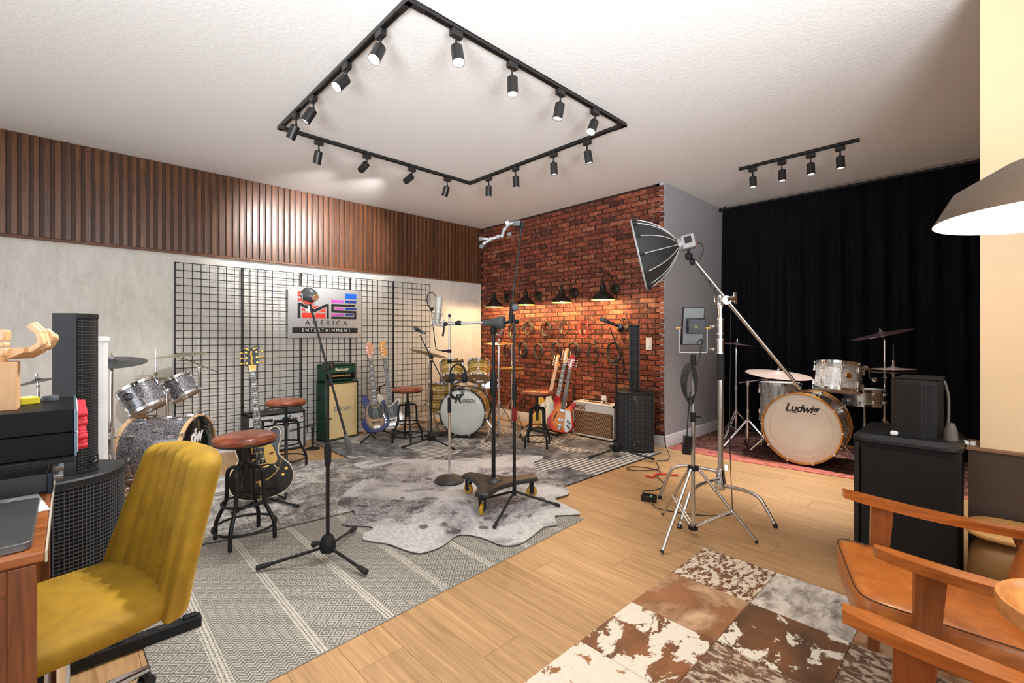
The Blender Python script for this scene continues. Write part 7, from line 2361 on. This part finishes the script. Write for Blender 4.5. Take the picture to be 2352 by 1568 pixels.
def seatf(u, v):
    # closed cushion: v from bottom pole to top pole
    t = 2 * PI * u
    c, s = superq(t, 4.5)
    ph_ = -PI / 2 + PI * v
    cr, sr = superq(ph_, 3.2)
    x = -0.035 + 0.285 * c * cr
    y = 0.255 * s * cr
    z = 0.435 + 0.055 * sr - 0.012 * (1 - abs(cr)) + 0.02 * max(0, -c) * 0.3 * (sr < 0)
    z -= 0.03 * max(0.0, (-x - 0.15) / 0.16) ** 2
    return (x, y, z)


B().grid(seatf, 48, 20, True).obj('seat', MUST, ch, smooth=60)


def backf(u, v):
    # closed section: 70 % of the loop is the channelled front, the rest the plain back; v runs upwards
    front = u < 0.70
    yn = -1 + 2 * u / 0.70 if front else 1 - 2 * (u - 0.70) / 0.30
    z = 0.405 + 0.49 * v
    hw = 0.275 - 0.035 * v
    if v > 0.86:
        hw *= 0.86 + 0.14 * math.sqrt(max(0.0, 1 - ((v - 0.86) / 0.14) ** 2))
    y = hw * yn
    lean = 0.235 + 0.110 * v ** 1.1
    wrap = -0.062 * abs(yn) ** 2.6 * (1.2 - 0.55 * v)
    edge = (1 - abs(yn) ** 7) ** 0.5
    top = 1.0 if v < 0.93 else math.sqrt(max(0.0, 1 - ((v - 0.93) / 0.07) ** 2)) * 0.9 + 0.1
    th = 0.044 * edge * top
    x = lean + wrap + (-th if front else th)
    if front and abs(yn) < 0.80:
        k = yn / (1.6 / 6.0)
        x -= 0.020 * (1 - abs(math.sin(PI * k)) ** 0.0001 if False else 1) * (abs(math.sin(PI * (k + 0.0))) ** 0.55) * min(1, (1.0 - v) * 14)
    zz = z - 0.022 * yn ** 2 * (v > 0.3) * v
    return (x, y, zz)


b = B().grid(backf, 200, 40, True)
n0 = len(b.v)
b.f.append(tuple(i * 41 + 40 for i in range(200)))
b.f.append(tuple(i * 41 for i in range(199, -1, -1)))
b.obj('backrest', MUST, ch, smooth=75)
B().box((-0.03, 0, 0.375), (0.24, 0.20, 0.02), ch=0.004).obj('under_plate', MATTE, ch)
B().cyl((-0.03, 0, 0.18), (-0.03, 0, 0.37), 0.017, n=20).cyl((-0.03, 0, 0.355), (-0.03, 0, 0.366), 0.024, n=20).obj('gas_piston', CHROME, ch)
B().cyl((-0.03, 0, 0.10), (-0.03, 0, 0.305), 0.029, n=24).obj('column', CHROME, ch)
for k in range(5):
    a = 0.35 + k * 2 * PI / 5
    c_, s_ = math.cos(a), math.sin(a)
    lg = B().tube([(-0.03 + 0.02 * c_, 0.02 * s_, 0.115), (-0.03 + 0.16 * c_, 0.16 * s_, 0.105), (-0.03 + 0.28 * c_, 0.28 * s_, 0.075)], [0.024, 0.020, 0.014], 10).obj('base_leg', CHROME, ch)
    B().lathe([(0, -0.02), (0.022, -0.019), (0.026, 0), (0.022, 0.019), (0, 0.02)], 16, (-0.03 + 0.28 * c_, 0.28 * s_, 0.030), (-s_, c_, 0)).cyl((-0.03 + 0.28 * c_, 0.28 * s_, 0.04), (-0.03 + 0.28 * c_, 0.28 * s_, 0.08), 0.012, n=10).obj('caster', GLOSSB, lg)
ps = thing('power_bar', 'long black power bar with a row of outlets behind the mustard chair', 'power strip', (0.02, 2.445, 0.0085))
B().box((0, 0, 0.022), (0.80, 0.05, 0.044), ch=0.002).obj('bar', MATTE, ps, smooth=0)
for k in range(10):
    x = -0.34 + 0.076 * k
    o = B().box((x, 0, 0.0445), (0.042, 0.036, 0.002), ch=0.0005).obj('outlet', GLOSSB, ps, smooth=0)
    for dx in (-0.006, 0.006):
        B().box((x + dx, 0.003, 0.0458), (0.003, 0.010, 0.0008)).obj('slot', RUBBER, o, smooth=0)
B().box((0.36, 0.0, 0.050), (0.05, 0.03, 0.014), ch=0.003).obj('end_plug', MATTE, ps, smooth=0)

# ============================================================ ARMCHAIRS, SIDE TABLE, CABINET
TEAK = wood('teak_arm', srgb(136, 70, 24), srgb(188, 108, 46), (30, 3, 30), 0.3, True, coat=0.4)
TEAKL = wood('teak_leg', srgb(104, 54, 22), srgb(152, 84, 36), (30, 30, 3), 0.35, True, coat=0.3)
m, nt, bs = newmat('caramel_leather')
v = coords(nt)
a = noise(nt, v, 6, 5, 0.62, 0.8)
lk(nt, ramp(nt, a, [(0.3, srgb(132, 70, 24)), (0.52, srgb(172, 98, 38)), (0.72, srgb(196, 122, 54))]), bs.inputs['Base Color'])
bs.inputs['Roughness'].default_value = 0.38
bs.inputs['Coat Weight'].default_value = 0.15
bump(nt, bs, noise(nt, v, 140, 3), 0.12, 0.002)
CARAM = m


def cushion(b, cx, cy, w, d, z0, z1, tilt=0.0, n=5.0, m_=3.0, nu=44, nv=14):
    def f(u, v):
        c, s = superq(2 * PI * u, n)
        cr, sr = superq(-PI / 2 + PI * v, m_)
        x, y = w / 2 * c * cr, d / 2 * s * cr
        z = (z1 - z0) / 2 * sr
        return (cx + x, cy + y, (z0 + z1) / 2 + z + tilt * y)
    return b.grid(f, nu, nv, True)


def armchair(label, loc, rz):
    g = thing('armchair', label, 'armchair', loc, rz, 'teak and leather armchairs')
    for s in (-1, 1):
        # arm: bowed plank, front higher than the back
        sec = []
        top, bot = [], []
        n = 12
        pts = []
        for k in range(n + 1):
            f = k / n
            y = 0.365 - 0.60 * f
            x = s * (0.292 + 0.012 * math.sin(PI * f))
            z = 0.642 - 0.062 * f - 0.016 * math.sin(PI * f)
            w = 0.026 + 0.006 * math.sin(PI * min(1, f * 1.6))
            pts.append((x, y, z, w if 0 < k else 0.018))
        vs, fs = [], []
        for x, y, z, w in pts:
            vs += [(x - w, y, z), (x + w, y, z), (x + w, y, z - 0.030), (x - w, y, z - 0.030)]
        for k in range(n):
            for j in range(4):
                fs.append((k * 4 + j, k * 4 + (j + 1) % 4, (k + 1) * 4 + (j + 1) % 4, (k + 1) * 4 + j))
        fs += [(3, 2, 1, 0), (n * 4, n * 4 + 1, n * 4 + 2, n * 4 + 3)]
        B().add(vs, fs).obj('armrest', TEAK, g, smooth=30)
        # front and rear legs, tapered boards
        def board(p, q, w0, w1, t, nm):
            p, q = Vector(p), Vector(q)
            vs = []
            for c, w in ((p, w0), (q, w1)):
                vs += [(c.x - t, c.y - w, c.z), (c.x + t, c.y - w, c.z), (c.x + t, c.y + w, c.z), (c.x - t, c.y + w, c.z)]
            B().add(vs, [(0, 1, 5, 4), (1, 2, 6, 5), (2, 3, 7, 6), (3, 0, 4, 7), (3, 2, 1, 0), (4, 5, 6, 7)]).obj(nm, TEAKL, g, smooth=0)
        board((s * 0.295, 0.235, 0.590), (s * 0.295, 0.265, 0.0), 0.036, 0.018, 0.014, 'front_leg')
        board((s * 0.295, -0.185, 0.540), (s * 0.300, -0.34, 0.0), 0.034, 0.018, 0.014, 'rear_leg')
        board((s * 0.293, 0.245, 0.335), (s * 0.293, -0.27, 0.255), 0.0, 0.0, 0.0, 'x') if False else None
        B().box((s * 0.270, -0.01, 0.295), (0.022, 0.52, 0.052), (R(9), 0, 0), ch=0.003).obj('side_rail', TEAKL, g, smooth=0)
    B().box((0, 0.245, 0.315), (0.54, 0.022, 0.055), ch=0.003).obj('front_rail', TEAKL, g, smooth=0)
    B().box((0, -0.235, 0.27), (0.54, 0.022, 0.055), ch=0.003).obj('rear_rail', TEAKL, g, smooth=0)
    sc = cushion(B(), 0, 0.165, 0.515, 0.475, 0.290, 0.440, 0.13, 9.0, 5.5, 64, 18).obj('seat_cushion', CARAM, g, smooth=60)
    pts = []
    for k in range(60):
        c, s_ = superq(2 * PI * k / 60, 9.0)
        pts.append((0.2565 * c * 0.985, 0.165 + 0.2365 * s_ * 0.985, 0.424 + 0.13 * 0.2365 * s_))
    B().tube(pts, 0.0022, 5, closed=True).obj('piping', mat('dark_seam', srgb(62, 32, 14), 0.5), sc)
    # back cushion, leaning
    Mx = Matrix.Translation((0, -0.075, 0.375)) @ Matrix.Rotation(R(20), 4, 'X')
    cushion(B(Mx), 0, -0.045, 0.50, 0.10, 0.0, 0.50, 0.0, 4.0, 5.0).obj('back_cushion', CARAM, g, smooth=60)
    for z in (0.15, 0.42):
        B(Mx).box((0, -0.105, z), (0.56, 0.02, 0.06), ch=0.003).obj('back_slat', TEAKL, g, smooth=0)
    return g


armchair('caramel leather armchair with teak arms beside the black cabinet', (2.177, -0.012, 0.007), R(18))
armchair('nearest teak armchair of which mainly one armrest shows at the lower right', (1.096, -0.158, 0.007), R(8))

tb = thing('tray_table', 'small round wooden tray table between the two armchairs', 'side table', (1.640, -0.170, 0.007))
TRAY = wood('acacia_tray', srgb(168, 96, 38), srgb(216, 150, 82), (4, 30, 30), 0.3, False, coat=0.4)
B().lathe([(0, 0.640), (0.125, 0.640), (0.146, 0.655), (0.152, 0.668), (0.160, 0.669), (0.162, 0.663), (0.160, 0.632), (0.152, 0.626), (0, 0.626)], 56).obj('tray', TRAY, tb)
B().lathe([(0, 0.647), (0.040, 0.646), (0.046, 0.641)], 32).obj('dark_coaster', mat('bronze_disc', (0.10, 0.09, 0.08), 0.35, 0.7), tb)
GM = mat('slate_metal', (0.10, 0.115, 0.125), 0.45, 0.4)
for k in range(3):
    a = 2.62 + k * 2 * PI / 3
    B().cyl((0.085 * math.cos(a), 0.085 * math.sin(a), 0.627), (0.115 * math.cos(a), 0.115 * math.sin(a), 0.0), 0.009, n=12).obj('leg', GM, tb)

cb = thing('black_cabinet', 'tall black cabinet with an overhanging rounded lid beside the armchair', 'cabinet', (3.20, 0.294, 0.0))
CABM = mat('black_laminate', (0.007, 0.006, 0.006), 0.5, spec=0.25, bmp=(180, 0.2, 0.002))
B().box((0.0, -0.0, 0.375), (0.41, 0.405, 0.74), ch=0.004).obj('body', CABM, cb, smooth=0)
B().box((-0.212, -0.012, 0.365), (0.016, 0.365, 0.70), ch=0.003).obj('door', CABM, cb, smooth=0)
B().box((-0.208, 0.188, 0.375), (0.024, 0.024, 0.72), ch=0.004).obj('hinge_post', GLOSSB, cb, smooth=0)
lid = []
B().prism(rrect(0.47, 0.424, 0.07, 6), 0.748, 0.785, 0.022).obj('lid', mat('moulded_black_plastic', (0.012, 0.012, 0.014), 0.4, spec=0.35, bmp=(300, 0.2, 0.001)), cb, smooth=40)
B().box((0.02, 0.09, 0.786), (0.30, 0.035, 0.004), ch=0.001).obj('lid_strip', MATTE, cb, smooth=0)
B().lathe([(0, 0.085), (0.014, 0.082), (0.024, 0.05), (0.027, 0.0), (0, 0.0)], 20, (-0.10, -0.165, 0.785)).obj('lid_handle', mat('taupe_plastic', (0.09, 0.075, 0.062), 0.5), cb)
ef = thing('faceted_speaker', 'black faceted speaker box with rows of slots on the black cabinet', 'speaker', (3.13, 0.262, 0.7865))
poly = [(-0.10, 0.065), (-0.10, -0.030), (-0.050, -0.085), (0.06, -0.105), (0.15, -0.08), (0.15, 0.095), (-0.02, 0.095)]
poly = poly[::-1]
VB = mat('vented_black_plastic', (0.008, 0.007, 0.007), 0.55, spec=0.25)
B().prism(poly, 0.0, 0.285, 0.006).obj('housing', VB, ef, smooth=20)
slot = mat('slot_shadow', (0.002, 0.002, 0.002), 0.9)
for (p, q) in (((-0.10, 0.060), (-0.10, -0.030)), ((-0.097, -0.034), (-0.053, -0.082)), ((-0.045, -0.086), (0.055, -0.1042))):
    p, q = Vector((p[0], p[1], 0)), Vector((q[0], q[1], 0))
    d = (q - p)
    nn = Vector((d.y, -d.x, 0)).normalized()
    if nn.x > 0 and nn.y > 0:
        nn = -nn
    if nn.dot(Vector((-0.7, -0.3, 0))) < 0:
        nn = -nn
    a = math.atan2(d.y, d.x)
    for k in range(18):
        z = 0.03 + 0.0133 * k
        parts = ((0.27, 0.40), (0.73, 0.38)) if k % 2 else ((0.20, 0.26), (0.62, 0.50))
        for c, wd in parts:
            B().box(p + d * c + nn * 0.001 + Vector((0, 0, z)), (d.length * wd, 0.002, 0.0055), (0, 0, a)).obj('vent_slot', slot, ef, smooth=0)
for k in range(9):
    B().box((-0.06 + 0.022 * k, -0.02, 0.292), (0.008, 0.17, 0.014), ch=0.003).obj('top_ridge', VB, ef, smooth=0)
B().tube(crom([(0.05, -0.106, 0.28), (0.06, -0.12, 0.20), (0.06, -0.12, 0.08), (0.05, -0.108, 0.02)], 5, False), 0.006, 6).obj('carry_strap', mat('grey_strap', (0.12, 0.11, 0.10), 0.6), ef)
wb = B().box((0, 0, 0), (0.03, 0.03, 0.02), ch=0.004).obj('white_cube', WHITEP, None, (3.03, 0.335, 0.798))
tag(wb, 'tiny white block on the cabinet lid beside the faceted speaker', 'block')
for k, (dx, lab) in enumerate(((0.05, 'tiny white cap on the brown half wall, left of two'), (0.0, 'tiny white cap on the brown half wall, nearer the beige wall'))):
    tag(B().lathe([(0, 0.02), (0.010, 0.018), (0.013, 0.0), (0, 0)], 12).obj('plastic_plug', WHITEP, None, (3.24, 0.055 + dx * 0.5, 0.7505)), lab, 'cap')
# tan leather pouf between cabinet and half wall
pf = thing('leather_pouf', 'olive tan leather pouf tucked between the black cabinet and the brown half wall', 'pouf', (2.99, -0.13, 0.0))
OLIVE = mat('olive_tan_leather', srgb(120, 84, 40), 0.5, var=(5, 0.25), bmp=(90, 0.3, 0.003))
cushion(B(), 0, 0, 0.30, 0.40, 0.0, 0.40, 0, 4, 3.5).obj('pouf_body', OLIVE, pf, smooth=60)
cushion(B(), 0, 0.0, 0.31, 0.41, 0.395, 0.455, 0, 4, 2.5).obj('top_cushion', mat('light_tan_leather', srgb(182, 136, 78), 0.45, var=(5, 0.2)), pf, smooth=60)
